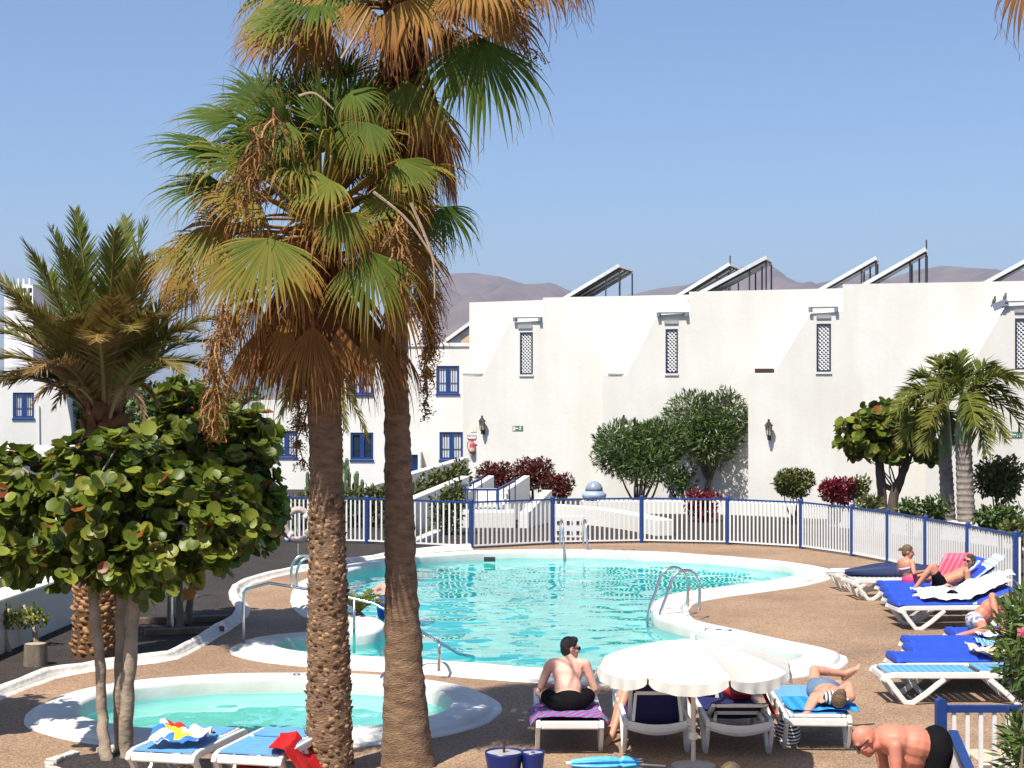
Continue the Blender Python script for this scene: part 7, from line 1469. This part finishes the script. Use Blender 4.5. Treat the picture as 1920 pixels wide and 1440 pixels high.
# person in red on the parasol lounger
r2 = at_px(1212, 18.1)
person('person in red swimwear sitting sideways under the parasol, lower leg in view', r2, dict(pel=(0.10, 0.10, 0.48), chest=(0.10, -0.12, 0.68), neck=(0.08, -0.26, 0.78), head=(0.05, -0.34, 0.88), lat=(0.8, -0.5, 0), el=(-0.16, -0.1, 0.62), wl=(-0.20, 0.12, 0.58), er=(0.30, -0.05, 0.6), wr=(0.2, 0.15, 0.56), kl=(-0.24, 0.18, 0.50), al=(-0.36, 0.05, 0.09), tl=(-0.50, -0.02, 0.04), kr=(-0.22, -0.10, 0.52), ar=(-0.40, -0.42, 0.09), tr=(-0.50, -0.55, 0.04)),
       sk_mid, HAIRB, 'bob', face=(-1, -0.2, -0.2), headup=(-0.2, 0, 1), shorts=mat('red_swim', (0.42, 0.02, 0.02), 0.7), shorts_to=0.4, top=mat('red_swim', (0.42, 0.02, 0.02), 0.7), girth=0.95)
# person lying on the draped lounger
r3 = at_px(1386, 18.35)
person('sunbather lying on the draped lounger, elbow and knees in view', r3, dict(pel=(0, 0, 0.47), chest=(0, -0.36, 0.60), neck=(0, -0.54, 0.70), head=(0.01, -0.62, 0.78), lat=(1, 0, 0), el=(-0.36, -0.38, 0.50), wl=(-0.22, -0.05, 0.52), er=(0.30, -0.30, 0.52), wr=(0.2, 0.0, 0.5), kl=(-0.20, 0.32, 0.74), al=(-0.16, 0.62, 0.44), tl=(-0.16, 0.82, 0.42), kr=(0.10, 0.40, 0.62), ar=(0.12, 0.78, 0.44), tr=(0.12, 0.88, 0.58)),
       sk_pink, HAIRB, face=(0, 0.75, 0.5), headup=(0, -0.6, 0.8), shorts=mat('red_swim', (0.42, 0.02, 0.02), 0.7), top=mat('red_swim', (0.42, 0.02, 0.02), 0.7))
# person standing in the bay behind the dark trunk
r10 = G(727, 1196, -0.42); r10.z = -0.43
person('bather in blue shorts standing in the pool bay behind the dark palm trunk', r10, dict(pel=(0.0, 0.0, 0.62), chest=(0.04, 0.26, 0.80), neck=(0.06, 0.40, 0.87), head=(0.08, 0.50, 0.93), lat=(1, 0, 0), el=(-0.24, 0.12, 0.80), wl=(-0.16, 0.02, 0.66), er=(0.30, 0.2, 0.72), wr=(0.22, 0.1, 0.6), kl=(-0.10, 0.12, 0.33), al=(-0.10, 0.02, 0.06), tl=(-0.10, 0.2, 0.03), kr=(0.10, 0.12, 0.33), ar=(0.10, 0.02, 0.06), tr=(0.12, 0.2, 0.03)),
       sk_pink, HAIRB, face=(0, 1, -0.1), headup=(0, 0.2, 1), shorts=mat('bright_blue_shorts', (0.02, 0.06, 0.42), 0.7, 0.3, 30), shorts_to=0.75)
# person at the bottom edge
FB = at_px(1375, 11.35); lounger('sun_lounger', 'lounger at the bottom edge under the brown haired person', FB - V(0.6, 0.0, 0), R(0), bed='slat', group='front row loungers')
person('brown haired person seen from behind at the bottom edge', FB, dict(pel=(0, 0, 0.47), chest=(0.0, 0.06, 0.76), neck=(0.0, 0.08, 0.92), head=(0.0, 0.10, 1.045), lat=(1, 0, 0), el=(-0.27, 0.10, 0.62), wl=(-0.15, 0.33, 0.55), er=(0.27, 0.1, 0.62), wr=(0.15, 0.33, 0.55), kl=(-0.12, 0.42, 0.48), al=(-0.12, 0.48, 0.08), tl=(-0.12, 0.66, 0.04), kr=(0.12, 0.42, 0.48), ar=(0.12, 0.48, 0.08), tr=(0.12, 0.66, 0.04)),
       sk_mid, HAIRB, 'bob', face=(0.35, 0.93, -0.05), headup=(0, 0, 1), shorts=mat('purple_swim', (0.10, 0.03, 0.10), 0.7), top=mat('purple_swim', (0.10, 0.03, 0.10), 0.7), glasses=True)
# two doves on the canopy arm
for k, (x, y) in enumerate(((1864, 563), (1884, 557))):
    pl = planes[4]; p = pl.at(pl.px(x, y + 6), 0.05); t = thing('dove', ('left' if k == 0 else 'right') + ' dove perched on the grey canopy arm by the last window', 'bird', p, group='doves on the canopy arm')
    MB().ell((0, 0, 0.08), (0.055, 0.06, 0.10), Matrix.Rotation(0.35, 3, 'Y')).build('body', mat('dove_grey', (0.10, 0.09, 0.085), 0.8), t, smooth=True); MB().ell((0.02, -0.01, 0.19), (0.032, 0.034, 0.034)).build('head', mat('dove_grey', (0.1, 0.09, 0.085)), t, smooth=True)
    MB().caps((0.05, -0.02, 0.19), (0.075, -0.025, 0.185), 0.008, 0.003).build('beak', BLK, t); MB().caps((-0.03, 0, 0.03), (-0.09, 0, -0.10), 0.03, 0.018).build('tail', mat('dove_grey', (0.1, 0.09, 0.085)), t); MB().tube([(0, 0, 0.0), (0, 0, -0.02)], 0.012).build('foot', BLK, t)
pl = planes[4]; A, B = pl.px(1862, 574), pl.px(1890, 566); mb = MB(); a_, b_ = pl.at((A[0], A[1] - .05), 0.05), pl.at(B, 0.05); mb.bar(a_, b_, 0.14, 0.22).build('canopy_arm', GREYB, apt, world=True)
